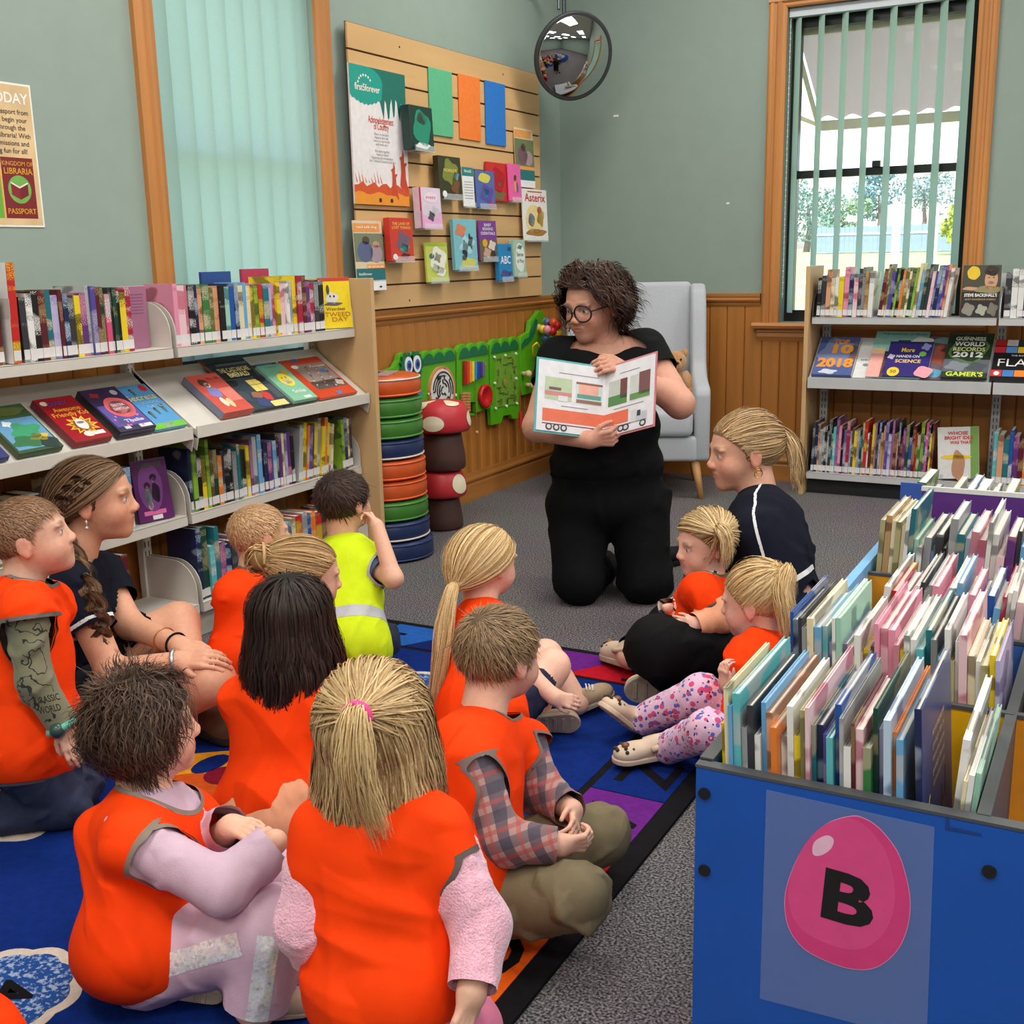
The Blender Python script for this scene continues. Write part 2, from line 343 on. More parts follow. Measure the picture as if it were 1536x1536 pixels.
blind('closed pale green vertical blind in the window beside the slat board', PL, 9, 0.35, WZ0 + 0.03, 1)
blind('open vertical blind hanging edge-on in the bright window', PB, 8, 1.12, WZ0 + 0.05, 1)

# ---------------------------------------------------------------- outside the windows
m_grass = M('dry_grass', (140, 150, 96), 0.9, 0.3, 2)
tag(MB().box(-40, 40, 0.25, 60, -0.6, -0.5).box(-40, -0.25, -40, 0.25, -0.6, -0.5).build('ground', m_grass), 'sunlit grass outside beyond the windows', 'ground', kind='structure')
t = thing('window_awning', 'corrugated awning with cream frame over the bright window', 'awning', (1.77, 0.2, 2.3))
b = MB(); N = 73; aw0, aw1 = BX0 - 0.02, BX1 + 0.12
v = []
for (yy, zz) in ((0.2, 2.44), (0.86, 2.0)):
    for i in range(N):
        q = i / (N - 1); v.append((aw0 + (aw1 - aw0) * q, yy, zz + 0.012 * math.sin(q * 2 * math.pi * 7.5)))
b.add(v, [(i, i + 1, N + i + 1, N + i) for i in range(N - 1)])
b.build('corrugated_sheet', slat_material('awning_fibreglass', (232, 196, 172), (244, 212, 190), 0.4), t, smooth=True)
m_cream = M('cream_paint', (240, 222, 190), 0.5, 0.05)
MB().box(aw0, aw1, 0.84, 0.88, 1.93, 1.985).build('front_bar', m_cream, t)
MB().box(aw0, aw1, 0.19, 0.22, 2.35, 2.41).build('wall_bar', m_cream, t)
for xx in (aw0 - 0.02, aw1):
    MB().tube([(xx, 0.2, 2.42), (xx, 0.86, 1.97)], 0.015, 6).build('side_bar', m_cream, t)
    MB().tube([(xx, 0.19, 1.97), (xx, 0.86, 1.965)], 0.012, 6).build('stay', m_cream, t)
# rising lawn and the fence beyond it: each board a part
tag(MB().prism([(3, -0.5), (36, 1.14), (60, 1.3), (60, -0.6), (3, -0.6)], -30, 30, lambda a, b, d: (d, a, b)).build('lawn_bank', M('pale_lawn', (168, 178, 120), 0.9, 0.2, 1)), 'sunlit lawn rising away from the window', 'lawn', kind='structure')
FX0 = on(1222, 360, 1, 35)[0]; FX1 = on(1434, 360, 1, 35)[0]
t = thing('paling_fence', 'blue grey paling fence across the yard outside', 'fence', (FX0, 35, 1.12))
m_fence = M('fence_paint', (120, 142, 172), 0.8, 0.12, 4)
fb = MB().box(-0.075, 0.075, -0.012, 0.012, 0, 0.86).mesh('paling'); fb.materials.append(m_fence)
for i in range(int((FX1 - FX0) / 0.16) + 1):
    o = obj('paling', fb, None, t); o.location = (i * 0.16, 0, 0.02 * (i % 3))
MB().box(FX0, FX1, 34.95, 34.985, 1.72, 1.78).build('fence_rail', m_cream, t)
m_pole = M('pale_post', (226, 228, 226), 0.5, 0.04)
for i, (px, yy) in enumerate(((1345, 7.0), (1402, 8.0))):
    p = on(px, 330, 1, yy)
    tag(MB().tube([(p[0], yy, -0.32), (p[0], yy, 1.74)], 0.045, 10).build('veranda_post', m_pole), ['pale veranda post nearer the window in the yard', 'second pale veranda post standing nearer the fence'][i], 'post')
def leaf_tree(name, label, c, rx, rz, seed, rgb, n=2600):
    rnd = np.random.RandomState(seed)
    t = thing(name, label, 'tree', (c[0], c[1], 1.1), group='trees beyond the fence')
    MB().tube([(c[0], c[1], 1.1), (c[0] + 0.1, c[1], c[2] * 0.7), (c[0], c[1], c[2])], [0.14, 0.1, 0.05], 7).build('trunk', M('bark', (110, 96, 84), 0.9, 0.2, 8), t)
    v = np.zeros((n, 4, 3)); blobs = rnd.normal(size=(9, 3)).clip(-1.2, 1.2) * np.array([rx, rx, rz]) * 0.45
    for i in range(n):
        ctr = blobs[i % 9] + rnd.normal(size=3).clip(-1.5, 1.5) * np.array([rx, rx, rz]) * 0.22; s = rnd.uniform(0.05, 0.12)
        a = rnd.normal(size=3); a /= np.linalg.norm(a); bb = np.cross(a, rnd.normal(size=3)); bb /= np.linalg.norm(bb)
        v[i] = [ctr - a * s, ctr + bb * s * .5, ctr + a * s, ctr - bb * s * .5]
    v = (v + np.array(c)).reshape(-1, 3)
    me = bpy.data.meshes.new('foliage'); me.from_pydata(v.tolist(), [], [(4 * i, 4 * i + 1, 4 * i + 2, 4 * i + 3) for i in range(n)])
    f = obj('foliage', me, M('leaf_%d' % seed, rgb, 0.7, 0.3, 3), t, True); f['kind'] = 'stuff'
for i, (px, yy, zc, rx, rz, rgb, lb) in enumerate(((1212, 39, 2.9, 1.5, 1.5, (104, 138, 128), 'blue green rounded tree behind the left end of the fence'), (1262, 42, 2.4, 1.3, 0.9, (120, 150, 110), 'low bushy tree over the middle of the fence'), (1318, 46, 3.5, 1.3, 1.2, (96, 132, 136), 'tall open tree behind the veranda posts'), (1385, 50, 3.5, 1.6, 1.5, (126, 150, 150), 'feathery grey green tree right of the veranda posts'), (1436, 33, 1.8, 0.5, 0.8, (170, 188, 60), 'bright yellow green shrub by the end of the fence'))):
    p = on(px, 310, 1, yy); leaf_tree('yard_tree', lb, (p[0], yy, zc), rx, rz, i + 3, rgb, 1500)

# ---------------------------------------------------------------- ceiling light panels (above the frame; they light the room)
m_diff = M('lamp_diffuser', (255, 252, 244), 0.5, 0.01, emit=2.2)
m_lampf = M('lamp_frame', (235, 235, 232), 0.4, 0.02)
k = 0
for lx in (1.3, 3.7, 6.1):
    for ly in (-1.3, -3.6, -5.9, -8.2):
        k += 1
        t = thing('ceiling_light', 'white recessed fluorescent panel in the ceiling', 'light', (lx, ly, RZ), group='fluorescent panels in the ceiling')
        MB().box(lx - 0.62, lx + 0.62, ly - 0.32, ly - 0.3, RZ - 0.03, RZ).box(lx - 0.62, lx + 0.62, ly + 0.3, ly + 0.32, RZ - 0.03, RZ).box(lx - 0.62, lx - 0.6, ly - 0.3, ly + 0.3, RZ - 0.03, RZ).box(lx + 0.6, lx + 0.62, ly - 0.3, ly + 0.3, RZ - 0.03, RZ).build('frame', m_lampf, t)
        MB().box(lx - 0.6, lx + 0.6, ly - 0.3, ly + 0.3, RZ - 0.012, RZ - 0.002).build('diffuser', m_diff, t)
        ld = bpy.data.lights.new('troffer', 'AREA'); ld.shape = 'RECTANGLE'; ld.size = 1.2; ld.size_y = 0.6; ld.energy = LAMP_W; ld.color = (1.0, 0.97, 0.92)
        lo = bpy.data.objects.new('troffer_lamp', ld); COL.objects.link(lo); lo.parent = t; lo.location = (0, 0, -0.035)
# ================================================================ LEFT WALL: poster, slat board, books on it, mirror
m_ply = wood('slatwall_maple', (214, 172, 118), 'Y', 0.1, 0.4, 10)
m_groove = M('groove_dark', (92, 66, 44), 0.8, 0.1)
SX = 0.045                                   # front face of the slat board
sy0, sy1, sz0, sz1 = -2.085, -0.345, 1.028, 2.21
board = thing('slat_display_board', 'maple slat board with dark grooves holding books and leaflets', 'display board', (0.032, (sy0 + sy1) / 2, sz0))
MB().box(0.032, 0.036, sy0, sy1, sz0, sz1).build('backing', m_groove, board)
nsl = 11; pitch = (sz1 - sz0) / nsl
for i in range(nsl):
    z0 = sz0 + i * pitch + 0.004; z1 = sz0 + (i + 1) * pitch - 0.004
    MB().box(0.0355, SX, sy0, sy1, z0, z1).build('slat', m_ply, board, bevel=0.001)
for yy, zz in ((-1.7, 2.16), (-0.75, 2.16), (-1.7, 1.06)):
    MB().tube([(SX, yy, zz), (SX + 0.001, yy, zz)], 0.005, 8).build('screw', M('screw_dark', (60, 50, 44), 0.4, 0.1, metal=0.6), board)
m_acr = clear_mat('clear_acrylic', (240, 245, 245), 0.22, 0.05)
PAL = {}
def ink(rgb, rough=0.5):
    k = (tuple(rgb), rough)
    if k not in PAL: PAL[k] = M('ink_%d_%d_%d_%d' % (*rgb, int(rough * 100)), rgb, rough, 0.05, 40)
    return PAL[k]
m_page = M('paper_pages', (232, 226, 212), 0.8, 0.05, 120, stretch=(1, 1, 14))
UXL, UZ = (0, 1, 0), (0, 0, 1)               # reading directions on the left wall
def flat(name, poly, mat, parent, x, fnp=None):
    """a flat printed shape on a wall-parallel face, poly in (y, z)"""
    f = fnp or (lambda a, b: (x, a, b))
    b = MB(); b.add([f(a, c) for a, c in poly], [tuple(range(len(poly)))]); return b.build(name, mat, parent)
def blob(cy, cz, ry, rz, n=20, wob=0.0, k=5, ph=0.0):
    return [(cy + ry * (1 + wob * math.sin(k * t + ph)) * math.cos(t), cz + rz * (1 + wob * math.sin(k * t + ph)) * math.sin(t)) for t in [2 * math.pi * i / n for i in range(n)]]

# --- passport poster (cut by the frame's edge)
ya, zt = WL(45, 128, 0.004); zb = WL(66, 341, 0.004)[1]
PWd = 0.31
pt = thing('wall_poster', 'tan parchment poster with red book passport picture on the sage wall', 'poster', (0.002, ya - PWd / 2, zb))
m_parch = M('parchment', (222, 190, 142), 0.7, 0.14, 9)
MB().box(0.0015, 0.003, ya - PWd, ya, zb, zt).build('border', ink((240, 236, 226)), pt)
MB().box(0.003, 0.0034, ya - PWd + 0.006, ya - 0.006, zb + 0.006, zt - 0.006).build('sheet', m_parch, pt)
m_ink_d = ink((58, 44, 40)); m_ink_w = ink((244, 240, 232)); m_ink_r = ink((126, 30, 34)); m_gold = ink((226, 160, 52))
lettering('TODAY', 0.042, m_ink_w, pt, np.array((0.0036, ya - 0.016, zt - 0.045)) - np.array(pt.location), UXL, UZ, 0.02, align='RIGHT')
for i, s in enumerate(('your passport from', 'a guide, begin your', 'journey through the', 'Kingdom of Libraria! With', 'missions and', 'reading fun for all!')):
    lettering(s, 0.0205, m_ink_d, pt, np.array((0.0036, ya - 0.018 - 0.008 * (i % 3), zt - 0.083 - i * 0.0225)) - np.array(pt.location), UXL, UZ, 0.004, align='RIGHT')
pz1 = WL(45, 238, 0.004)[1]; pz0 = WL(55, 328, 0.004)[1]
MB().box(0.0034, 0.0038, ya - 0.135, ya - 0.022, pz0, pz1).build('passport_picture', m_ink_r, pt)
MB().box(0.0034, 0.0037, ya - 0.30, ya - 0.139, pz0, pz1).build('green_panel', ink((104, 176, 62)), pt)
MB().box(0.0036, 0.00385, ya - 0.143, ya - 0.139, pz0, pz1).build('gold_line', m_gold, pt)
o3 = np.array(pt.location); cy = ya - 0.078
lettering('KINGDOM OF', 0.0175, m_gold, pt, np.array((0.004, cy, pz1 - 0.018)) - o3, UXL, UZ, 0.01)
lettering('LIBRARIA', 0.025, m_gold, pt, np.array((0.004, cy, pz1 - 0.04)) - o3, UXL, UZ, 0.014)
lettering('PASSPORT', 0.022, m_gold, pt, np.array((0.004, cy, pz0 + 0.02)) - o3, UXL, UZ, 0.012)
zc = (pz0 + pz1) / 2 - 0.004
flat('roundel', blob(cy, zc, 0.041, 0.041, 28), ink((120, 176, 84)), pt, 0.0041)
flat('book_emblem', [(cy - 0.03, zc + 0.018), (cy, zc + 0.004), (cy, zc - 0.03), (cy - 0.03, zc - 0.016)], ink((140, 32, 40)), pt, 0.0043)
flat('book_emblem', [(cy, zc + 0.004), (cy + 0.03, zc + 0.018), (cy + 0.03, zc - 0.016), (cy, zc - 0.03)], ink((118, 24, 34)), pt, 0.0043)
flat('emblem_pages', [(cy - 0.03, zc + 0.022), (cy, zc + 0.008), (cy + 0.03, zc + 0.022), (cy + 0.03, zc + 0.017), (cy, zc + 0.003), (cy - 0.03, zc + 0.017)], ink((238, 232, 214)), pt, 0.0045)

# --- acknowledgement poster on foam board
x0 = SX + 0.006
(yl, zl), (yr, zr) = WL(520, 92, x0), WL(604, 109, x0); (_, zbo) = WL(580, 308, x0); yr = WL(612, 306, x0)[0]
zt = zl - 0.005
ap = thing('acknowledgement_poster', 'tall white poster with teal top and orange kangaroo foot on slat board', 'poster', (x0, (yl + yr) / 2, zbo))
MB().box(x0, x0 + 0.008, yl, yr, zbo, zt).build('foam_board', ink((236, 230, 230)), ap)
wd = yr - yl; hh = zt - zbo; xp = x0 + 0.0086
Y = lambda a: yl + a * wd
Z = lambda b: zbo + b * hh
sc1 = [(0, 1), (1, 1), (1, 0.72)] + [(0.98 - 0.025 * i, 0.72 - (0.06 if i % 4 in (0, 1) else -0.06) * (1.0 + 0.4 * math.sin(i * 2.1))) for i in range(18)] + [(0.5, 0.8), (0, 0.8)]
flat('dark_teal_art', [(Y(a), Z(b)) for a, b in sc1], ink((26, 112, 100)), ap, xp)
sc2 = [(0, 1), (0.28, 1)] + [(0.28 + 0.3 * math.sin(t), 0.88 + 0.12 * math.cos(t)) for t in np.linspace(0.15, 1.4, 7)] + [(0.55 - 0.55 * i / 16, 0.785 - 0.05 * math.sin(math.pi * i / 16) - 0.012 * (i % 2)) for i in range(17)]
flat('teal_art', [(Y(a), Z(b)) for a, b in sc2], ink((28, 158, 142)), ap, xp + 0.0003)
oz = np.array(ap.location)
lettering('first5forever', 0.04, m_ink_w, ap, np.array((xp + 0.0006, Y(0.3), Z(0.845))) - oz, UXL, UZ, 0.012, width=wd * 0.44)
for i in range(7):
    a = 2.9 - i * 0.38
    flat('star', [(Y(0.26) + (0.045) * math.cos(a) * 1.1 + (0.008 if j % 2 == 0 else 0.0035) * math.cos(j * math.pi / 5), Z(0.865) + 0.04 * math.sin(a) + (0.008 if j % 2 == 0 else 0.0035) * math.sin(j * math.pi / 5)) for j in range(10)], m_ink_w, ap, xp + 0.0006)
m_red = ink((206, 70, 46))
lettering('Acknowledgement', 0.042, m_red, ap, np.array((xp, Y(0.52), Z(0.625))) - oz, UXL, UZ, 0.006, width=wd * 0.46)
lettering('of Country', 0.042, m_red, ap, np.array((xp, Y(0.52), Z(0.58))) - oz, UXL, UZ, 0.006, width=wd * 0.27)
for i, s in enumerate(('Here is the land', 'here is the sky', 'here are my friends', 'and here am I', '', 'We stand together', 'hand in hand', 'Respecting and acknowledging', 'the Traditional Owners of this land')):
    if s: lettering(s, 0.016, ink((150, 146, 146)), ap, np.array((xp, Y(0.52), Z(0.525 - i * 0.025))) - oz, UXL, UZ, 0.0, width=wd * (0.011 * len(s) + 0.08))
flat('orange_earth', [(Y(0), Z(0)), (Y(1), Z(0)), (Y(1), Z(0.1))] + [(Y(1 - i / 14), Z(0.105 + 0.015 * math.sin(i * 1.7))) for i in range(15)], ink((240, 150, 46)), ap, xp)
flat('red_earth', [(Y(0), Z(0.095))] + [(Y(i / 14), Z(0.085 + 0.012 * math.sin(i * 1.3))) for i in range(15)] + [(Y(1 - i / 14), Z(0.15 + 0.02 * math.sin(i * 2.2))) for i in range(15)], ink((214, 84, 40)), ap, xp + 0.0003)
for i in range(9):
    a = Y(0.04 + i * 0.055); flat('grass_blade', [(a, Z(0.16)), (a + 0.008, Z(0.16)), (a + 0.003 - 0.012, Z(0.22 + 0.035 * math.sin(i * 1.1 + 0.4)))], ink((220, 120, 60)), ap, xp + 0.0006)
for (cx, cz, s) in ((0.9, 0.26, 1.0), (0.72, 0.18, 0.85)):
    q = [(-0.02, 0.10), (0.0, 0.14), (0.012, 0.10), (0.05, 0.085), (0.03, 0.07), (0.03, 0.0), (0.05, -0.08), (0.04, -0.1), (-0.03, -0.1), (-0.06, -0.13), (-0.07, -0.12), (-0.035, -0.04), (-0.03, 0.03), (-0.055, 0.05), (-0.05, 0.06), (-0.015, 0.055)]
    flat('kangaroo_print', [(Y(cx) + a * 0.55 * s * -1, Z(cz) + b * 0.7 * s) for a, b in q][::-1], m_red, ap, xp + 0.0009)
for a in (0.45, 0.66): flat('logo_mark', blob(Y(a), Z(0.035), 0.012, 0.01, 8), m_ink_d, ap, xp + 0.0006)

# --- three plain coloured boards
for (px, w_, rgb, nm) in (((641, 100, 676, 203), 0, (96, 184, 138), 'mint green'), ((686, 110, 718, 209), 0, (246, 128, 54), 'bright orange'), ((726, 120, 756, 217), 0, (44, 120, 206), 'strong blue')):
    xq = SX + 0.002
    yl, zt = WL(px[0], px[1], xq); yr = WL(px[2], px[1] + 8, xq)[0]; zb = WL((px[0] + px[2]) / 2 + 3, px[3] + 1, xq)[1]
    t = thing('coloured_board', 'plain %s board hung on the slat board' % nm, 'board', (xq, (yl + yr) / 2, zb))
    MB().box(xq, xq + 0.006, yl, yr, zb, zt).build('panel', ink(rgb), t, bevel=0.001)
    MB().box(SX + 0.0006, xq + 0.0001, (yl + yr) / 2 - 0.02, (yl + yr) / 2 + 0.02, zt - 0.03, zt - 0.02).build('hanging_clip', m_acr, t)

# --- face-out books in clear holders: pixel corners of the cover (left-top, right-top, bottom), thickness, cover design
def face_book(nm, label, px, thick, rgb, art, cat='book', lean=0.12, spine=None, holder=True, dx=0.0):
    """px = (left, top, right, bottom) in the photograph; the book leans back on its holder"""
    xq = SX + 0.03 + dx
    yl = WL(px[0], px[3], xq + thick)[0]; yr = WL(px[2], px[3], xq + thick)[0]
    zb = WL((px[0] + px[2]) / 2, px[3], xq + thick)[1]; zt = WL((px[0] + px[2]) / 2, px[1], xq + thick)[1]
    t = thing(nm, label, cat, (xq, (yl + yr) / 2, zb)); h = zt - zb; w = yr - yl
    t.rotation_euler = (0, -lean * 0.35, 0)
    b = MB().box(0, thick, -w / 2, w / 2, 0, h); b.build('cover', ink(rgb, 0.35), t, world=False, bevel=min(0.002, thick * 0.3))
    MB().box(0.002, thick - 0.002, -w / 2 + 0.003, w / 2 + 0.0004, 0.003, h - 0.003).build('pages', m_page, t, world=False)
    X = thick + 0.0007
    for kind, *a in art:
        if kind == 't':   # text, cy, cz, size, colour, width
            lettering(a[0], a[3] * h, ink(a[4]), t, (X, a[1] * w, a[2] * h), UXL, UZ, 0.012, width=(a[5] * w if len(a) > 5 else None), off=0.0006)
        elif kind == 'b':  # blob cy cz ry rz rgb wob
            bb = MB(); pts = blob(a[0] * w, a[1] * h, a[2] * w, a[3] * h, 18, a[5] if len(a) > 5 else 0.0, 4); bb.add([(X + 0.0003, p, q) for p, q in pts], [tuple(range(len(pts)))]); bb.build('cover_art', ink(a[4]), t, world=False)
        elif kind == 'r':  # rectangle y0 z0 y1 z1 rgb
            bb = MB(); bb.add([(X + 0.0001, a[0] * w, a[1] * h), (X + 0.0001, a[2] * w, a[1] * h), (X + 0.0001, a[2] * w, a[3] * h), (X + 0.0001, a[0] * w, a[3] * h)], [(0, 1, 2, 3)]); bb.build('cover_art', ink(a[4]), t, world=False)
    if holder:
        hd = MB(); e = 0.002
        hd.box(-0.006, -0.002, -w * 0.42, w * 0.42, -0.006, min(h * 0.9, 0.2)).box(-0.006, thick + 0.012, -w * 0.42, w * 0.42, -0.007, -0.003).box(thick + 0.009, thick + 0.012, -w * 0.42, w * 0.42, -0.007, 0.02)
        hd.box(-0.016, -0.006, -w * 0.2, w * 0.2, min(h * 0.9, 0.2) - 0.012, min(h * 0.9, 0.2) - 0.008)
        ho = thing('acrylic_holder', 'clear acrylic holder under the %s' % ' '.join(label.split(' on ')[0].split(' in ')[0].split()[:9]), 'holder', tuple(t.location)); ho.rotation_euler = t.rotation_euler
        hd.build('bent_sheet', m_acr, ho, world=False)
    return t
face_book('book', 'thick dark green forest cover book beside the mint board', (618, 160, 652, 226), 0.045, (28, 58, 52), [('b', 0, 0.5, 0.38, 0.4, (34, 140, 112), 0.12), ('b', 0.02, 0.72, 0.22, 0.14, (110, 74, 66), 0.1), ('b', 0, 0.1, 0.3, 0.07, (226, 234, 230), 0.15), ('r', -0.5, 0.0, 0.5, 0.06, (18, 26, 26))])
face_book('book', 'olive jungle cover book under the mint board', (661, 235, 694, 298), 0.03, (58, 56, 34), [('b', 0, 0.62, 0.33, 0.3, (128, 134, 58), 0.2), ('t', 'FOREST', 0, 0.66, 0.1, (226, 206, 96), 0.6), ('b', 0.2, 0.3, 0.18, 0.2, (122, 76, 44), 0.2), ('b', 0.26, 0.55, 0.12, 0.1, (90, 150, 170), 0.2), ('b', -0.3, 0.1, 0.1, 0.08, (236, 236, 230))])
face_book('leaflet', 'narrow white leaflet with teal heading beside the purple space book', (696, 251, 713, 310), 0.004, (238, 238, 238), [('r', -0.5, 0.78, 0.5, 1, (40, 132, 130)), ('t', 'first5', 0, 0.9, 0.1, (240, 240, 240), 0.6)] + [('r', -0.38, 0.62 - i * 0.07, 0.38, 0.64 - i * 0.07, (170, 168, 172)) for i in range(7)], 'leaflet')
face_book('picture_book', 'blue violet underwater picture book with yellow title', (716, 256, 744, 312), 0.008, (84, 106, 172), [('b', -0.05, 0.8, 0.32, 0.13, (216, 206, 92), 0.08), ('b', 0.05, 0.38, 0.33, 0.24, (96, 76, 160), 0.2), ('b', 0, 0.4, 0.16, 0.12, (66, 158, 206), 0.2), ('b', 0.3, 0.1, 0.1, 0.08, (206, 60, 66))])
face_book('book', 'bright red cover book on the slat board beside the pink one', (733, 244, 763, 302), 0.014, (204, 42, 42), [('b', 0, 0.55, 0.35, 0.32, (178, 26, 34), 0.1), ('b', 0.1, 0.45, 0.1, 0.08, (238, 232, 222)), ('b', 0, 0.16, 0.35, 0.12, (120, 104, 66), 0.2)], holder=False, dx=-0.018)
face_book('book', 'hot pink cover book with two small figures on the slat board', (765, 246, 783, 302), 0.01, (238, 100, 168), [('b', 0.02, 0.62, 0.12, 0.09, (96, 60, 48)), ('b', 0, 0.42, 0.1, 0.17, (246, 160, 96)), ('b', 0.16, 0.38, 0.09, 0.15, (104, 84, 170)), ('b', 0.12, 0.58, 0.08, 0.06, (206, 140, 110))])
face_book('leaflet', 'family photo leaflet high at the right end of the slat board', (775, 193, 803, 281), 0.003, (226, 206, 176), [('r', -0.5, 0.84, 0.4, 0.97, (234, 160, 84)), ('r', -0.5, 0.36, 0.5, 0.82, (110, 124, 84)), ('b', -0.1, 0.54, 0.26, 0.16, (120, 84, 96)), ('b', 0.2, 0.5, 0.22, 0.13, (170, 144, 148)), ('b', -0.05, 0.68, 0.12, 0.07, (92, 66, 54)), ('r', -0.5, 0.12, 0.5, 0.3, (38, 116, 118)), ('r', -0.5, 0, 0.5, 0.12, (238, 236, 238)), ('r', -0.45, 0.3, 0.5, 0.37, (240, 160, 84))], 'leaflet', holder=False, dx=-0.014)
face_book('comic_album', 'white comic album with red slanted title sticking out past the slat board', (787, 284, 823, 361), 0.009, (238, 236, 232), [('t', 'Asterix', 0.0, 0.83, 0.22, (206, 34, 38), 0.84), ('b', -0.05, 0.42, 0.36, 0.28, (240, 214, 150), 0.05), ('b', -0.18, 0.4, 0.13, 0.13, (118, 158, 196), 0.05), ('r', -0.16, 0.3, -0.1, 0.52, (70, 132, 80)), ('b', 0.2, 0.46, 0.14, 0.18, (226, 190, 90), 0.2), ('b', 0.16, 0.6, 0.1, 0.07, (214, 120, 86)), ('b', 0, 0.16, 0.42, 0.07, (176, 120, 52), 0.1), ('r', -0.3, 0.94, 0.3, 0.96, (200, 60, 60))])
face_book('book', 'thick pink and white puppy cover book on the slat board', (632, 282, 664, 343), 0.035, (226, 206, 226), [('r', -0.5, 0, 0.5, 0.42, (232, 170, 212)), ('b', 0.02, 0.76, 0.32, 0.13, (240, 220, 232)), ('t', 'puppy', 0.02, 0.77, 0.1, (206, 72, 112), 0.45), ('b', -0.2, 0.42, 0.17, 0.13, (214, 208, 214), 0.2), ('b', 0.2, 0.4, 0.18, 0.14, (200, 194, 204), 0.2), ('b', 0, 0.3, 0.15, 0.12, (90, 80, 92), 0.2), ('r', -0.5, 0.0, -0.42, 1, (186, 40, 70))])
face_book('leaflet', 'large family photo leaflet low at the end of the slat board by the window', (537, 331, 580, 436), 0.004, (224, 204, 174), [('r', -0.5, 0.84, 0.4, 0.96, (236, 156, 84)), ('t', 'read talk sing', -0.05, 0.91, 0.045, (250, 240, 226), 0.7), ('r', -0.5, 0.42, 0.5, 0.82, (122, 132, 106)), ('b', -0.15, 0.56, 0.27, 0.15, (92, 102, 138)), ('b', 0.22, 0.53, 0.22, 0.13, (168, 148, 160)), ('b', -0.1, 0.72, 0.13, 0.06, (96, 70, 58)), ('b', 0.24, 0.66, 0.12, 0.05, (196, 150, 124)), ('r', -0.12, 0.31, 0.5, 0.38, (240, 166, 92)), ('t', 'talk, read, sing, play', 0.18, 0.345, 0.04, (250, 244, 236), 0.55), ('r', -0.5, 0.13, 0.5, 0.32, (34, 112, 116)), ('t', 'first5forever', -0.2, 0.24, 0.05, (236, 240, 240), 0.45), ('r', -0.5, 0, 0.5, 0.15, (240, 238, 240)), ('b', 0.3, 0.05, 0.05, 0.015, (50, 50, 60))], 'leaflet', holder=False)
face_book('book', 'red pirate cover book on the slat board beside the photo leaflet', (588, 327, 622, 392), 0.032, (206, 56, 40), [('t', 'THE LAND OF', 0, 0.86, 0.09, (246, 196, 70), 0.75), ('t', 'LOST THINGS', 0, 0.77, 0.09, (246, 196, 70), 0.8), ('b', 0.06, 0.45, 0.28, 0.22, (112, 92, 110), 0.25), ('b', 0.1, 0.3, 0.2, 0.1, (70, 160, 150), 0.2), ('b', -0.34, 0.1, 0.1, 0.07, (238, 232, 226)), ('b', 0.1, 0.12, 0.2, 0.06, (90, 30, 30), 0.2)])
face_book('picture_book', 'lime and white mouse cover picture book low on the slat board', (642, 364, 674, 423), 0.012, (196, 206, 92), [('b', 0.05, 0.55, 0.36, 0.34, (236, 236, 220), 0.14), ('b', 0.02, 0.62, 0.15, 0.12, (176, 180, 150), 0.3), ('b', -0.25, 0.66, 0.12, 0.07, (60, 120, 116)), ('b', 0.14, 0.26, 0.22, 0.12, (240, 240, 236), 0.1), ('b', -0.1, 0.34, 0.16, 0.12, (170, 186, 90), 0.2), ('r', -0.5, 0.92, 0.5, 1, (170, 190, 60))])
face_book('picture_book', 'sky blue penguin cover picture book on the slat board', (684, 329, 718, 405), 0.02, (126, 190, 204), [('b', -0.2, 0.78, 0.22, 0.12, (214, 130, 96), 0.2), ('b', 0.05, 0.5, 0.3, 0.16, (170, 214, 222), 0.3), ('b', -0.05, 0.42, 0.12, 0.16, (40, 44, 54), 0.2), ('b', 0.2, 0.56, 0.1, 0.14, (52, 58, 70), 0.3), ('b', 0.08, 0.14, 0.34, 0.1, (206, 204, 110), 0.1), ('b', -0.1, 0.24, 0.1, 0.06, (70, 84, 110))])
face_book('book', 'purple baby signing book with white capitals on the slat board', (721, 331, 747, 391), 0.012, (126, 62, 148), [('t', 'BABY', 0, 0.89, 0.1, (244, 240, 246), 0.4), ('t', 'SIGNING', 0, 0.79, 0.1, (244, 240, 246), 0.6), ('t', 'ESSENTIALS', 0, 0.68, 0.1, (244, 240, 246), 0.8), ('r', -0.5, 0.0, 0.5, 0.52, (112, 96, 74)), ('b', -0.2, 0.44, 0.14, 0.1, (226, 168, 50)), ('b', 0.2, 0.38, 0.2, 0.12, (226, 206, 200), 0.2), ('b', -0.1, 0.2, 0.2, 0.12, (200, 160, 140), 0.2), ('b', 0.25, 0.15, 0.14, 0.1, (60, 44, 44))])
face_book('board_book', 'blue alphabet board book with white letters on the slat board', (750, 366, 770, 421), 0.025, (34, 132, 192), [('t', 'ABC', 0, 0.55, 0.3, (240, 246, 250), 0.75), ('b', 0, 0.18, 0.42, 0.1, (30, 90, 170), 0.2), ('b', -0.2, 0.2, 0.12, 0.06, (214, 84, 90), 0.2), ('b', 0.25, 0.18, 0.1, 0.05, (206, 90, 110), 0.2), ('b', 0.3, 0.86, 0.14, 0.06, (40, 70, 120), 0.2)])
face_book('board_book', 'pale green board book with dark lettering at the end of the lower row', (773, 360, 790, 415), 0.03, (168, 198, 176), [('b', 0, 0.52, 0.4, 0.4, (232, 236, 230), 0.05), ('t', 'Sense', 0, 0.6, 0.16, (50, 70, 62), 0.6), ('t', 'of Play', 0, 0.42, 0.14, (50, 70, 62), 0.6), ('b', 0, 0.8, 0.2, 0.06, (96, 130, 110), 0.2)])

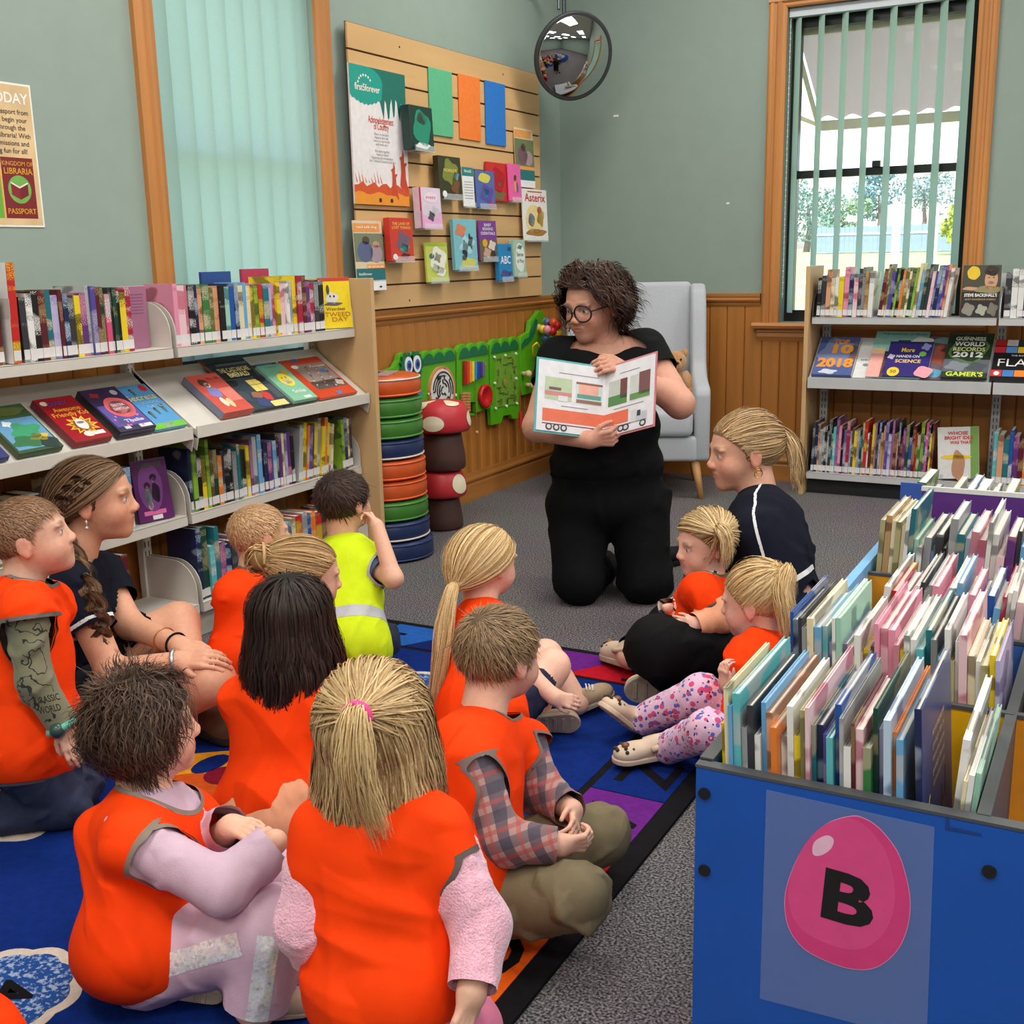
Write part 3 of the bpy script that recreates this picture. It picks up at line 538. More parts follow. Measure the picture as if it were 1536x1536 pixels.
# --- convex mirror
mc = at(861, 85, 5.83); nrm = np.array((0.74, -0.60, -0.32)); nrm /= np.linalg.norm(nrm)
mir = thing('convex_mirror', 'round convex security mirror high in the room corner', 'mirror', tuple(mc))
q = Vector(nrm).to_track_quat('Z', 'Y')
RM = 0.212
prof = [(RM * math.sin(a), 0.06 * (math.cos(a * 1.0) - 0.0) - 0.0) for a in np.linspace(math.pi / 2, 0.02, 18)]
prof = [(RM * s, 0.062 * math.sqrt(max(0, 1 - s * s)) * (1 if s < 0.999 else 0)) for s in [math.cos(x) for x in np.linspace(0, math.pi / 2 - 0.01, 22)]]
def cap_profile(R, hgt, n=20):
    k = (R * R + hgt * hgt) / (2 * hgt); a1 = math.asin(R / k)
    return [(k * math.sin(a), k * math.cos(a) - (k - hgt)) for a in np.linspace(a1, 0.004, n)]
b = MB().lathe(cap_profile(RM - 0.008, 0.07), 64)
b.build('mirror_face', M('chrome_mirror', (196, 198, 196), 0.03, 0.01, metal=1.0), mir, world=False, rot=q.to_euler(), smooth=True)
b = MB().lathe([(RM - 0.01, 0.002), (RM, 0.006), (RM + 0.006, 0.0), (RM + 0.004, -0.02), (RM - 0.02, -0.045), (0.05, -0.055)], 64)
b.build('rim', M('rim_rubber', (52, 54, 56), 0.5, 0.05), mir, world=False, rot=q.to_euler(), smooth=True)
back = np.array(mc) - nrm * 0.055
m_brk = M('bracket_grey', (70, 76, 82), 0.4, 0.05, metal=0.5)
topb = at(846, -30, 5.92)
MB().tube([back, back - nrm * 0.03, at(848, 40, 5.92), at(846, 14, 5.92), topb], 0.012, 8).tube([at(838, 14, 5.9), at(838, -20, 5.9)], 0.008, 6).build('arm', m_brk, mir)
MB().tube([topb, (0.012, topb[1], topb[2] + 0.03)], 0.014, 8).box(0.001, 0.012, topb[1] - 0.05, topb[1] + 0.05, topb[2] - 0.06, topb[2] + 0.1).build('wall_bracket', m_brk, mir)
for px, nm in (((924, 174), 'stuck on the green wall below the mirror'), ((1092, 305), 'stuck on the green wall nearer the window')):
    x_, z_ = WB(*px); s = 0.016 if px[0] < 1000 else 0.009
    tag(MB().box(x_ - s, x_ + s, -0.0025, -0.0005, z_ - 0.006, z_ + 0.006).build('adhesive_tab', m_white, None, bevel=0.001), 'small white adhesive tab ' + nm, 'tape')
# ================================================================ CROCODILE PLAY PANEL, POUFS, MUSHROOMS, CHAIR, BEAR
m_cg = M('croc_green', (84, 168, 22), 0.4, 0.05, 20)
m_cd = M('croc_dark_green', (14, 106, 62), 0.4, 0.05, 20)
XC = 0.055
cr = thing('crocodile_play_panel', 'green wooden crocodile activity panel on the timber wall', 'wall toy', (XC, -1.15, 0.5))
def wallpoly(name, pts, x0, x1, mat, bev=0.0, parent=cr):
    q = [WL(u, v, x1) for u, v in pts]
    area = sum(q[i][0] * q[(i + 1) % len(q)][1] - q[(i + 1) % len(q)][0] * q[i][1] for i in range(len(q)))
    if area < 0: q = q[::-1]
    return MB().prism(q, x0, x1, lambda a, b, d: (d, a, b)).build(name, mat, parent, bevel=bev)
def Zc(pts): return [(540 + x / 3.49, 420 + y / 3.49) for x, y in pts]   # traced in an enlarged view of the photograph
def scal(x0, y0, x1, y1, n, hgt):
    r = []
    for i in range(n):
        for k in range(7):
            t = (i + k / 7) / n; r.append((x0 + (x1 - x0) * t, y0 + (y1 - y0) * t - hgt * abs(math.sin(math.pi * t * n)) ** 0.7))
    r.append((x1, y1)); return r
B0 = 0.03
wallpoly('head_board', Zc([(60, 500), (120, 482), (180, 455), (200, 420), (208, 390), (225, 380), (245, 385), (258, 395), (275, 378), (298, 378), (310, 395), (316, 420), (316, 520), (318, 640), (100, 660), (60, 560)]), B0, XC, m_cg, 0.002)
wallpoly('body_board', Zc([(320, 400)] + scal(326, 395, 498, 372, 3, 22) + [(505, 690), (605, 700), (605, 710), (540, 712), (505, 720), (430, 735), (320, 700)]), B0, XC, m_cg, 0.002)
wallpoly('body_board', Zc([(508, 375)] + scal(512, 362, 672, 342, 3, 24) + [(676, 560), (682, 670), (610, 695), (606, 640), (508, 640)]), B0, XC, m_cg, 0.002)
wallpoly('body_board', Zc([(680, 340)] + scal(684, 335, 834, 316, 3, 24) + [(838, 420), (836, 725), (800, 728), (790, 705), (752, 712), (740, 750), (690, 760), (684, 680)]), B0, XC, m_cg, 0.002)
wallpoly('tail_board', Zc([(838, 330), (842, 300), (862, 285), (885, 270), (893, 215), (905, 205), (925, 180), (938, 160), (955, 160), (968, 180), (968, 215), (985, 260), (960, 400), (940, 560), (900, 590), (850, 605), (842, 560)]), B0, XC, m_cg, 0.002)
wallpoly('back_scales', Zc([(330, 446)] + scal(334, 425, 498, 398, 3, 34) + [(500, 418)]), XC, XC + 0.006, m_cd)
wallpoly('back_scales', Zc([(522, 412)] + scal(526, 392, 670, 370, 3, 34) + [(672, 386)]), XC, XC + 0.006, m_cd)
wallpoly('back_scales', Zc([(690, 385)] + scal(694, 362, 830, 342, 3, 32) + [(832, 362)]), XC, XC + 0.006, m_cd)
wallpoly('tail_scales', Zc([(848, 362), (850, 335), (864, 310), (885, 300), (893, 270), (905, 235), (920, 205), (930, 208), (928, 240), (915, 280), (898, 310), (880, 335)]), XC, XC + 0.006, m_cd)
def wall_disc(name, cxy, r, x0, x1, mat, n=24, parent=cr):
    y_, z_ = WL(540 + cxy[0] / 3.49, 420 + cxy[1] / 3.49, x1)
    pts = [(y_ + r * math.cos(2 * math.pi * i / n), z_ + r * math.sin(2 * math.pi * i / n)) for i in range(n)]
    return MB().prism(pts, x0, x1, lambda a, b, d: (d, a, b)).build(name, mat, parent), (y_, z_)
for ex in ((252, 448), (296, 440)):
    y_, z_ = WL(540 + ex[0] / 3.49, 420 + ex[1] / 3.49, XC + 0.012)
    gear = [(y_ + (0.062 if i % 2 else 0.05) * math.cos(2 * math.pi * i / 24), z_ + (0.062 if i % 2 else 0.05) * math.sin(2 * math.pi * i / 24)) for i in range(24)]
    g = MB().prism(gear, XC, XC + 0.012, lambda a, b, d: (d, a, b)).build('eye_gear', m_cd, cr)
    for rr, mm, dx in ((0.04, ink((232, 236, 238)), 0.004), (0.024, ink((70, 110, 190)), 0.006), (0.012, ink((30, 40, 80)), 0.008)):
        MB().prism(blob(y_ + 0.002, z_, rr * 0.8, rr, 20), XC + 0.012, XC + 0.012 + dx, lambda a, b, d: (d, a, b)).build('eye', mm, cr)
wallpoly('nose_flower', Zc([(276, 505), (292, 500), (304, 520), (304, 545), (285, 540)]), XC, XC + 0.008, ink((240, 150, 40)))
wall_disc('tooth_flower', (314, 600), 0.022, XC, XC + 0.01, ink((50, 140, 210)), 12); wall_disc('tooth_flower', (308, 632), 0.014, XC, XC + 0.01, ink((230, 214, 60)), 12)
# round maze
m_beech = M('beech', (206, 138, 84), 0.45, 0.1, 20)
o, (my, mz) = wall_disc('maze_ring', (433, 578), 0.118, XC, XC + 0.012, m_beech, 40)
wall_disc('maze_face', (433, 578), 0.104, XC + 0.012, XC + 0.014, ink((226, 224, 222)), 40)
rnd = random.Random(3); mzm = MB(); m_blk = ink((34, 32, 34))
for r in (0.018, 0.036, 0.054, 0.072, 0.09):
    a = rnd.uniform(0, 6)
    for seg in range(2 if r < 0.05 else 3):
        span = rnd.uniform(1.2, 2.2); n = 10
        pts = [(my + r * math.cos(a + span * i / n), mz + r * math.sin(a + span * i / n)) for i in range(n + 1)]
        mzm.tube([(XC + 0.0155, p, q2) for p, q2 in pts], 0.0035, 5)
        if r < 0.085: e = pts[-1]; mzm.tube([(XC + 0.0155, e[0], e[1]), (XC + 0.0155, my + (e[0] - my) * (r + 0.018) / r, mz + (e[1] - mz) * (r + 0.018) / r)], 0.0035, 5)
        a += span + rnd.uniform(0.35, 0.7)
mzm.build('maze_track', m_blk, cr)
for q2 in ((420, 512), (466, 660)): wall_disc('maze_knob', q2, 0.011, XC + 0.012, XC + 0.026, ink((60, 46, 40)), 14)
# xylophone bars
for i, c in enumerate(((170, 30, 34), (226, 60, 30), (244, 150, 30), (246, 214, 50), (40, 150, 200), (40, 70, 170), (60, 60, 130), (130, 90, 160))):
    x_ = 549 + i * 13.6; top = 424 + i * 0.6; bot = 552 - i * 7
    wallpoly('xylophone_bar', Zc([(x_, top), (x_ + 11, top), (x_ + 11, bot), (x_, bot)]), XC + 0.004, XC + 0.016, ink(c, 0.3), 0.002)
wallpoly('bar_rail', Zc([(545, 440), (660, 434), (660, 446), (545, 455)]), XC, XC + 0.005, m_beech)
wallpoly('bar_rail', Zc([(545, 530), (655, 492), (655, 502), (545, 542)]), XC, XC + 0.005, m_beech)
# tally blocks
for i in range(2):
    for j in range(7):
        wallpoly('clacker_block', Zc([(540 + i * 21, 590 + j * 14.5), (559 + i * 21, 588 + j * 14.5), (559 + i * 21, 600 + j * 14.5), (540 + i * 21, 602 + j * 14.5)]), XC + 0.006, XC + 0.022, m_beech, 0.001)
# red dish
o, (dy, dz) = wall_disc('dish_base', (651, 608), 0.06, XC, XC + 0.006, ink((170, 24, 30)), 28)
b = MB(); b.lathe([(0.062, 0.0), (0.062, 0.018), (0.05, 0.022), (0.034, 0.008), (0.002, 0.004)], 28)
T = Matrix.Translation((XC + 0.004, dy, dz)) @ Matrix.Rotation(math.pi / 2, 4, 'Y')
b.v = [tuple(T @ Vector(p)) for p in b.v]; b.build('red_dish', M('glitter_red', (196, 26, 32), 0.25, 0.35, 260), cr, smooth=True)
# number maze plate
m_maze = M('maze_board_green', (112, 160, 46), 0.5, 0.08)
wallpoly('number_maze_plate', Zc([(708, 400), (822, 384), (828, 645), (712, 668)]), XC, XC + 0.004, m_maze)
rnd = random.Random(5)
mzm = MB()
for i in range(26):
    u = 716 + rnd.random() * 95; v = 405 + rnd.random() * 235; du, dv = ((24, -4) if rnd.random() < 0.5 else (0, 26))
    (ya_, za_), (yb_, zb_) = WL(540 + u / 3.49, 420 + v / 3.49, XC + 0.006), WL(540 + min(u + du, 818) / 3.49, 420 + (v + dv) / 3.49, XC + 0.006)
    mzm.tube([(XC + 0.004, ya_, za_), (XC + 0.004, yb_, zb_)], 0.0045, 6)
mzm.build('maze_groove', ink((92, 112, 40)), cr)
for i, (u, v) in enumerate(((735, 420), (800, 430), (724, 488), (808, 480), (765, 540), (732, 580), (812, 560), (735, 640), (772, 635), (808, 630))):
    y_, z_ = WL(540 + u / 3.49, 420 + v / 3.49, XC + 0.006)
    if i == 4: wall_disc('maze_disc', (u, v), 0.022, XC + 0.004, XC + 0.009, M('maze_wood', (150, 140, 70), 0.5, 0.1))
    else: lettering(str(i + 1 if i < 4 else i), 0.045, ink((60, 84, 34)), cr, np.array((XC + 0.006, y_, z_)) - np.array(cr.location), UXL, UZ, 0.01)
for u, v in ((708, 404), (765, 394), (820, 385), (710, 540), (822, 516), (715, 672), (771, 660), (826, 646), (443, 468), (367, 598), (504, 602)):
    wall_disc('white_stud', (u, v), 0.007, XC + 0.004, XC + 0.012, ink((246, 244, 232)), 10)
# bead wires and pegs on the tail
def bead_arc(pts, rgbs):
    P3 = []
    for u, v, x in pts:
        y_, z_ = WL(540 + u / 3.49, 420 + v / 3.49, x); P3.append((x, y_, z_))
    for c, k in rgbs:
        i = min(int(k * (len(P3) - 1)), len(P3) - 2); f_ = k * (len(P3) - 1) - i
        p = np.array(P3[i]) * (1 - f_) + np.array(P3[i + 1]) * f_
        MB().ball(p, 0.024, 12, 8).build('bead', ink(c, 0.25), cr, smooth=True)
    return P3
def wire(P3, rgb): MB().tube(P3, 0.005, 6).build('bead_wire', ink(rgb, 0.3), cr, smooth=True)
P = bead_arc([(968, 222, XC), (985, 220, 0.12), (1020, 222, 0.16), (1035, 240, 0.17)], [((206, 180, 130), 0.0), ((70, 110, 160), 0.25), ((226, 80, 40), 0.6), ((206, 30, 34), 0.95)]); wire(P, (206, 60, 40))
P = bead_arc([(935, 252, XC), (960, 258, 0.1), (990, 260, 0.14), (1035, 278, 0.16)], [((206, 180, 130), 0.0), ((240, 214, 50), 0.3), ((240, 150, 170), 0.55), ((200, 30, 40), 0.8), ((246, 206, 40), 1.0)]); wire(P, (230, 90, 40))
P = bead_arc([(970, 305, 0.1), (1000, 300, 0.13), (1015, 300, 0.14)], [((60, 100, 150), 0.0), ((90, 170, 60), 0.7)]); wire(P, (240, 190, 40))
P = bead_arc([(925, 420, XC), (905, 390, 0.09), (905, 345, 0.11), (925, 328, 0.12), (945, 360, 0.1), (950, 410, XC)], []); wire(P, (246, 190, 50))
P = bead_arc([(960, 400, XC), (945, 370, 0.09), (955, 335, 0.11), (975, 335, 0.12)], []); wire(P, (246, 190, 50))
for (u, v) in ((865, 490), (888, 550)):
    y_, z_ = WL(540 + u / 3.49, 420 + v / 3.49, XC + 0.02)
    MB().tube([(XC, y_, z_), (XC + 0.035, y_, z_)], 0.012, 10).ball((XC + 0.04, y_, z_), 0.02, 10, 7).build('wooden_peg', M('pale_beech', (214, 186, 140), 0.5, 0.08), cr, smooth=True)
for (u, v0, v1, rgb) in ((604, 545, 800, (150, 100, 60)), (566, 700, 760, (196, 150, 80)), (838, 560, 690, (190, 70, 60))):
    y0_, z0_ = WL(540 + u / 3.49, 420 + v0 / 3.49, XC + 0.01); y1_, z1_ = WL(540 + u / 3.49, 420 + v1 / 3.49, XC + 0.01)
    MB().tube([(XC + 0.01, y0_, z0_), (XC + 0.01, y0_, z1_)], 0.002, 5).build('cord', ink(rgb), cr)
    if v1 == 800: MB().ball((XC + 0.01, y0_, z1_), 0.011, 8, 6).build('cord_bead', m_beech, cr, smooth=True)
    if v1 == 690: MB().tube([(XC + 0.012, y0_, z1_), (XC + 0.012, y0_, z1_ - 0.09)], 0.012, 8).build('beater', ink((196, 44, 34)), cr)

# ---------------------------------------------------------------- stack of drum cushions
pc = np.array([0.245, -2.235]); PH = 0.0865; PR = 0.176
pcol = [('navy', (34, 50, 92)), ('navy', (34, 50, 92)), ('green', (66, 124, 46)), ('orange', (206, 88, 36)), ('orange', (206, 88, 36)), ('navy', (30, 46, 88)), ('green', (72, 132, 54)), ('green', (72, 132, 54)), ('orange', (210, 92, 44))]
plab = ['navy drum cushion on the carpet, lowest of the stack', 'navy drum cushion second up from the carpet, white piping below it', 'dark green drum cushion between orange above and navy below', 'orange drum cushion resting on the lowest green one', 'orange drum cushion just under the single navy one', 'single navy drum cushion between green above and orange below', 'green drum cushion resting on the upper navy one', 'green drum cushion just under the top orange one', 'orange drum cushion topping the stack, magazine on it']
pofs = [(0.02, 0.0), (0.0, -0.004), (-0.012, 0.0), (-0.02, 0.004), (-0.02, 0), (-0.028, 0), (-0.03, 0), (-0.034, 0), (-0.036, 0)]
for i, (nm, c) in enumerate(pcol):
    cx, cyy = pc[0] + pofs[i][0] * 0.6, pc[1] + pofs[i][1]; z0 = i * PH
    t = thing('drum_cushion', plab[i], 'cushion', (cx, cyy, z0), group='stacked drum cushions by the bookcase')
    e = 0.016
    pr_ = [(0.02, 0.001), (PR - e, 0.001), (PR - 0.005, 0.006), (PR, e)] + [(PR + 0.005 * math.sin(math.pi * s), e + s * (PH - 2 * e)) for s in (0.25, 0.5, 0.75)] + [(PR, PH - e), (PR - 0.005, PH - 0.006), (PR - e, PH - 0.001), (0.02, PH - 0.001)]
    MB().lathe(pr_, 40).build('body', M('vinyl_' + nm, c, 0.38, 0.08, 14, 0.08, 40), t, world=False, smooth=True)
    for zz in (0.012, PH - 0.012):
        wcol = (226, 214, 206) if (i, zz < 0.05) in ((1, True), (5, True), (8, False)) else tuple(min(255, int(x * 1.15)) for x in c)
        MB().tube([((PR + 0.001) * math.cos(a), (PR + 0.001) * math.sin(a), zz) for a in np.linspace(0, 2 * math.pi, 41)], 0.0042, 6, cap=False).build('piping', M('piping_%d_%d_%d' % wcol, wcol, 0.4, 0.04), t, world=False, smooth=True)
t = thing('magazine', 'grey covered magazine lying on the top orange drum cushion', 'magazine', (0.215, -2.235, 9 * PH), rotz=0.35)
MB().box(-0.075, 0.075, -0.1, 0.1, 0.0, 0.004).build('cover', M('magazine_cover', (176, 156, 152), 0.3, 0.25, 30), t, world=False)
lettering('HOME', 0.05, ink((60, 50, 54)), t, (0, 0, 0.0045), (0, 1, 0), (-1, 0, 0), 0.01)

# ---------------------------------------------------------------- mushroom stools
m_cap = M('mushroom_red', (196, 44, 54), 0.42, 0.08, 12, 0.06, 50); m_stem = M('mushroom_brown', (78, 50, 44), 0.55, 0.08, 18, 0.1, 60); m_spot = M('mushroom_cream', (232, 220, 190), 0.5, 0.04)
def mushroom(label, c, z0, R, hs, hc, spots):
    t = thing('mushroom_stool', label, 'stool', (c[0], c[1], z0), group='mushroom stools')
    MB().lathe([(0.05, 0.001), (R * 0.74, 0.001), (R * 0.8, 0.012), (R * 0.79, hs * 0.35), (R * 0.7, hs * 0.75), (R * 0.66, hs)], 36).build('stem', m_stem, t, world=False, smooth=True)
    cp = [(0.02, hs - 0.002), (R * 0.93, hs), (R * 0.99, hs + 0.012), (R, hs + hc * 0.28), (R * 0.93, hs + hc * 0.62), (R * 0.82, hs + hc * 0.86), (R * 0.7, hs + hc * 0.96), (0.02, hs + hc)]
    MB().lathe(cp, 48).build('cap', m_cap, t, world=False, smooth=True)
    for a, zf, ra, rz in spots:
        b = MB(); v = []
        rs = [p[0] for p in cp]; zs = [p[1] for p in cp]
        for i in range(5):
            for k in range(20):
                w_ = 2 * math.pi * k / 20; s = i / 4
                aa = a + ra * s * math.cos(w_) / R; zz = hs + hc * zf + rz * s * math.sin(w_)
                zz = min(max(zz, hs + 0.004), hs + hc * 0.995); rr = np.interp(zz, zs[1:], rs[1:]) + 0.003
                v.append((rr * math.cos(aa), rr * math.sin(aa), zz + (0.002 if zf > 0.8 else 0)))
        b.add(v, [(i * 20 + k, i * 20 + (k + 1) % 20, (i + 1) * 20 + (k + 1) % 20, (i + 1) * 20 + k) for i in range(4) for k in range(20)])
        b.build('spot', m_spot, t, world=False, smooth=True)
view = math.atan2(CC[1] + 1.74, CC[0] - 0.2)
mcx = np.array([0.2, -1.72])
mushroom('red capped mushroom stool standing on the carpet below another', mcx, 0.0, 0.118, 0.16, 0.125, [(view + 0.85, 0.5, 0.05, 0.045), (view - 1.2, 0.5, 0.05, 0.045)])
mushroom('red capped mushroom stool stacked on top of the lower one', mcx + np.array((0.012, 0.0)), 0.287, 0.132, 0.18, 0.14, [(view - 0.35, 0.33, 0.055, 0.035), (view + 0.55, 0.95, 0.05, 0.012), (view - 1.0, 0.9, 0.04, 0.02), (view + 1.35, 0.4, 0.04, 0.035)])

# ---------------------------------------------------------------- wing armchair
m_fab = M('grey_linen', (178, 182, 188), 0.85, 0.06, 160, 0.25, 500, sheen=0.2)
m_leg = wood('beech_leg', (206, 154, 96), 'Z', 0.12)
ch = thing('wing_armchair', 'light grey wingback armchair with pale timber legs in the corner', 'armchair', (0.69, -0.52, 0.0))
ch.rotation_euler = (0, 0, 0.4)
def sm_box(name, x0, x1, y0, y1, z0, z1, bev, parent=ch, mat=None, T=None):
    o = MB().box(x0, x1, y0, y1, z0, z1, T).build(name, mat or m_fab, parent, world=False, smooth=True)
    b = o.modifiers.new('round', 'BEVEL'); b.width = bev; b.segments = 4; return o
Tb = Matrix.Translation((0, 0.17, 0.40)) @ Matrix.Rotation(-0.13, 4, 'X')
sm_box('seat_base', -0.31, 0.31, -0.30, 0.24, 0.20, 0.33, 0.02)
sm_box('seat_cushion', -0.285, 0.285, -0.33, 0.2, 0.33, 0.47, 0.035)
sm_box('backrest', -0.30, 0.30, -0.05, 0.06, -0.05, 0.70, 0.03, T=Tb)
for s in (-1, 1):
    prof2 = [(-0.29, 0.2), (0.22, 0.2), (0.30, 1.06), (0.27, 1.085), (0.2, 1.085), (0.13, 1.05), (0.075, 0.92), (0.05, 0.78), (0.02, 0.68), (-0.06, 0.62), (-0.18, 0.6), (-0.28, 0.585), (-0.31, 0.55)]
    b = MB().prism(prof2 if s > 0 else prof2, 0.292 * s, 0.372 * s, lambda a, c, d: (d, a, c)); o = b.build('wing_arm', m_fab, ch, world=False, smooth=True)
    mm = o.modifiers.new('round', 'BEVEL'); mm.width = 0.02; mm.segments = 3
    for yy, sp in ((-0.25, -0.02), (0.2, 0.02)):
        MB().tube([(0.30 * s, yy, 0.21), (0.335 * s, yy + sp, 0.0)], [0.024, 0.014], 12).build('leg', m_leg, ch, world=False, smooth=True)
# ---------------------------------------------------------------- teddy bear on the seat
m_fur = M('teddy_plush', (196, 142, 84), 0.95, 0.2, 90, 0.9, 260, sheen=0.6)
tb_ = thing('teddy_bear', 'honey brown plush teddy bear sitting in the armchair', 'soft toy', (0.868, -0.408, 0.474), rotz=0.45)
tb_.scale = (0.78, 0.78, 0.85)
MB().ball((0, 0, 0.105), (0.075, 0.065, 0.105), 18, 12).build('body', m_fur, tb_, world=False, smooth=True)
hd_ = MB().ball((0.0, -0.02, 0.245), (0.075, 0.068, 0.07), 18, 12).ball((0, -0.08, 0.232), (0.036, 0.034, 0.03), 12, 8).build('head', m_fur, tb_, world=False, smooth=True)
for s in (-1, 1):
    MB().ball((0.062 * s, -0.005, 0.3), (0.026, 0.014, 0.026), 12, 8).build('ear', m_fur, tb_, world=False, smooth=True)
    MB().tube([(0.06 * s, -0.02, 0.17), (0.1 * s, -0.07, 0.11), (0.1 * s, -0.11, 0.07)], [0.032, 0.034, 0.03], 10).ball((0.1 * s, -0.11, 0.07), 0.032, 10, 7).build('arm', m_fur, tb_, world=False, smooth=True)
    MB().tube([(0.045 * s, -0.03, 0.05), (0.08 * s, -0.12, 0.045), (0.09 * s, -0.17, 0.05)], [0.042, 0.04, 0.036], 10).ball((0.09 * s, -0.175, 0.052), (0.04, 0.022, 0.045), 10, 7).build('leg', m_fur, tb_, world=False, smooth=True)
    MB().ball((0.03 * s, -0.08, 0.265), 0.008, 8, 6).build('eye', m_blk, tb_, world=False, smooth=True)
MB().ball((0, -0.113, 0.245), (0.016, 0.01, 0.011), 10, 7).build('nose', m_blk, tb_, world=False, smooth=True)
# ================================================================ BOOKS: a cover case, a page block, a spine sticker
CN = {'black': (28, 27, 30), 'charcoal': (56, 56, 62), 'navy': (32, 40, 78), 'blue': (38, 84, 160), 'sky': (106, 168, 214), 'teal': (36, 112, 122), 'aqua': (96, 184, 190), 'green': (58, 120, 66), 'lime': (142, 182, 58), 'dkgreen': (30, 66, 52), 'olive': (106, 104, 54),
      'yellow': (238, 208, 46), 'cream': (232, 218, 180), 'white': (234, 232, 228), 'grey': (150, 152, 154), 'silver': (182, 186, 186), 'orange': (230, 126, 44), 'peach': (222, 160, 122), 'tan': (188, 150, 102), 'brown': (104, 70, 46), 'red': (196, 40, 40), 'crimson': (168, 34, 66), 'maroon': (94, 30, 38),
      'pink': (232, 150, 176), 'palepink': (238, 200, 206), 'hotpink': (220, 80, 124), 'mauve': (168, 116, 156), 'purple': (98, 52, 120), 'violet': (84, 74, 150), 'lavender': (188, 180, 214), 'mint': (160, 208, 186), 'paleblue': (186, 208, 228), 'khaki': (176, 168, 120)}
WORD = {'dkgreen': 'dark green', 'palepink': 'pale pink', 'hotpink': 'hot pink', 'paleblue': 'pale blue', 'sky': 'sky blue'}
m_stick = M('spine_sticker', (226, 222, 222), 0.45, 0.05, 160)
def spine_mat(c, acc, plain=False):
    nm = 'cover_%s_%s_%d' % (c, acc, plain)
    if nm in MC: return MC[nm]
    m = bpy.data.materials.new(nm); m.use_nodes = True; nt = m.node_tree; b = nt.nodes['Principled BSDF']
    tc = nt.nodes.new('ShaderNodeTexCoord'); oi = nt.nodes.new('ShaderNodeObjectInfo')
    def noise(sc, det=1.0):
        mp = nt.nodes.new('ShaderNodeMapping'); mp.inputs['Scale'].default_value = sc
        nt.links.new(tc.outputs['Object'], mp.inputs[0])
        ad = nt.nodes.new('ShaderNodeVectorMath'); ad.operation = 'ADD'
        ml = nt.nodes.new('ShaderNodeMath'); ml.operation = 'MULTIPLY'; ml.inputs[1].default_value = 97.0
        nt.links.new(oi.outputs['Random'], ml.inputs[0]); cb = nt.nodes.new('ShaderNodeCombineXYZ'); nt.links.new(ml.outputs[0], cb.inputs[2]); nt.links.new(ml.outputs[0], cb.inputs[0])
        nt.links.new(mp.outputs[0], ad.inputs[0]); nt.links.new(cb.outputs[0], ad.inputs[1])
        n = nt.nodes.new('ShaderNodeTexNoise'); n.inputs['Scale'].default_value = 1.0; n.inputs['Detail'].default_value = det; nt.links.new(ad.outputs[0], n.inputs['Vector']); return n
    def thr(n, t, soft=0.02):
        r = nt.nodes.new('ShaderNodeMapRange'); r.inputs['From Min'].default_value = t - soft; r.inputs['From Max'].default_value = t + soft; nt.links.new(n.outputs[0], r.inputs[0]); return r
    def mix(f, a, bb):
        x = nt.nodes.new('ShaderNodeMix'); x.data_type = 'RGBA'
        nt.links.new(f.outputs[0], x.inputs[0])
        for s, q in ((6, a), (7, bb)):
            if isinstance(q, tuple): x.inputs[s].default_value = (*q, 1)
            else: nt.links.new(q.outputs[2], x.inputs[s])
        return x
    base = lin(CN[c]); ac = lin(CN[acc]); dark = tuple(x * 0.55 for x in base)
    blk = mix(thr(noise((8, 8, 16)), 0.56), base, tuple(0.6 * p + 0.4 * q for p, q in zip(dark, ac)))
    tit = thr(noise((260, 0, 420)), 0.55, 0.05); zone = thr(noise((0, 0, 18)), 0.52)
    sn = nt.nodes.new('ShaderNodeSeparateXYZ'); nt.links.new(tc.outputs['Normal'], sn.inputs[0]); sp_ = nt.nodes.new('ShaderNodeMath'); sp_.operation = 'LESS_THAN'; sp_.inputs[1].default_value = -9.0 if plain else -0.5; nt.links.new(sn.outputs[1], sp_.inputs[0])
    mm = nt.nodes.new('ShaderNodeMath'); mm.operation = 'MULTIPLY'; nt.links.new(tit.outputs[0], mm.inputs[0]); nt.links.new(zone.outputs[0], mm.inputs[1])
    mm2 = nt.nodes.new('ShaderNodeMath'); mm2.operation = 'MULTIPLY'; nt.links.new(sp_.outputs[0], mm2.inputs[1]); nt.links.new(mm.outputs[0], mm2.inputs[0])
    fin = mix(mm2, blk, ac)
    nt.links.new(fin.outputs[2], b.inputs['Base Color']); b.inputs['Roughness'].default_value = 0.32
    MC[nm] = m; return m
ACC = {'black': 'white', 'charcoal': 'silver', 'navy': 'paleblue', 'blue': 'white', 'sky': 'white', 'teal': 'cream', 'aqua': 'white', 'green': 'cream', 'lime': 'dkgreen', 'dkgreen': 'khaki', 'olive': 'cream', 'yellow': 'black', 'cream': 'brown', 'white': 'charcoal', 'grey': 'white', 'silver': 'charcoal', 'orange': 'cream', 'peach': 'brown', 'tan': 'maroon', 'brown': 'cream', 'red': 'yellow', 'crimson': 'white', 'maroon': 'tan', 'pink': 'crimson', 'palepink': 'hotpink', 'hotpink': 'white', 'mauve': 'purple', 'purple': 'pink', 'violet': 'lavender', 'lavender': 'violet', 'mint': 'teal', 'paleblue': 'blue', 'khaki': 'olive'}
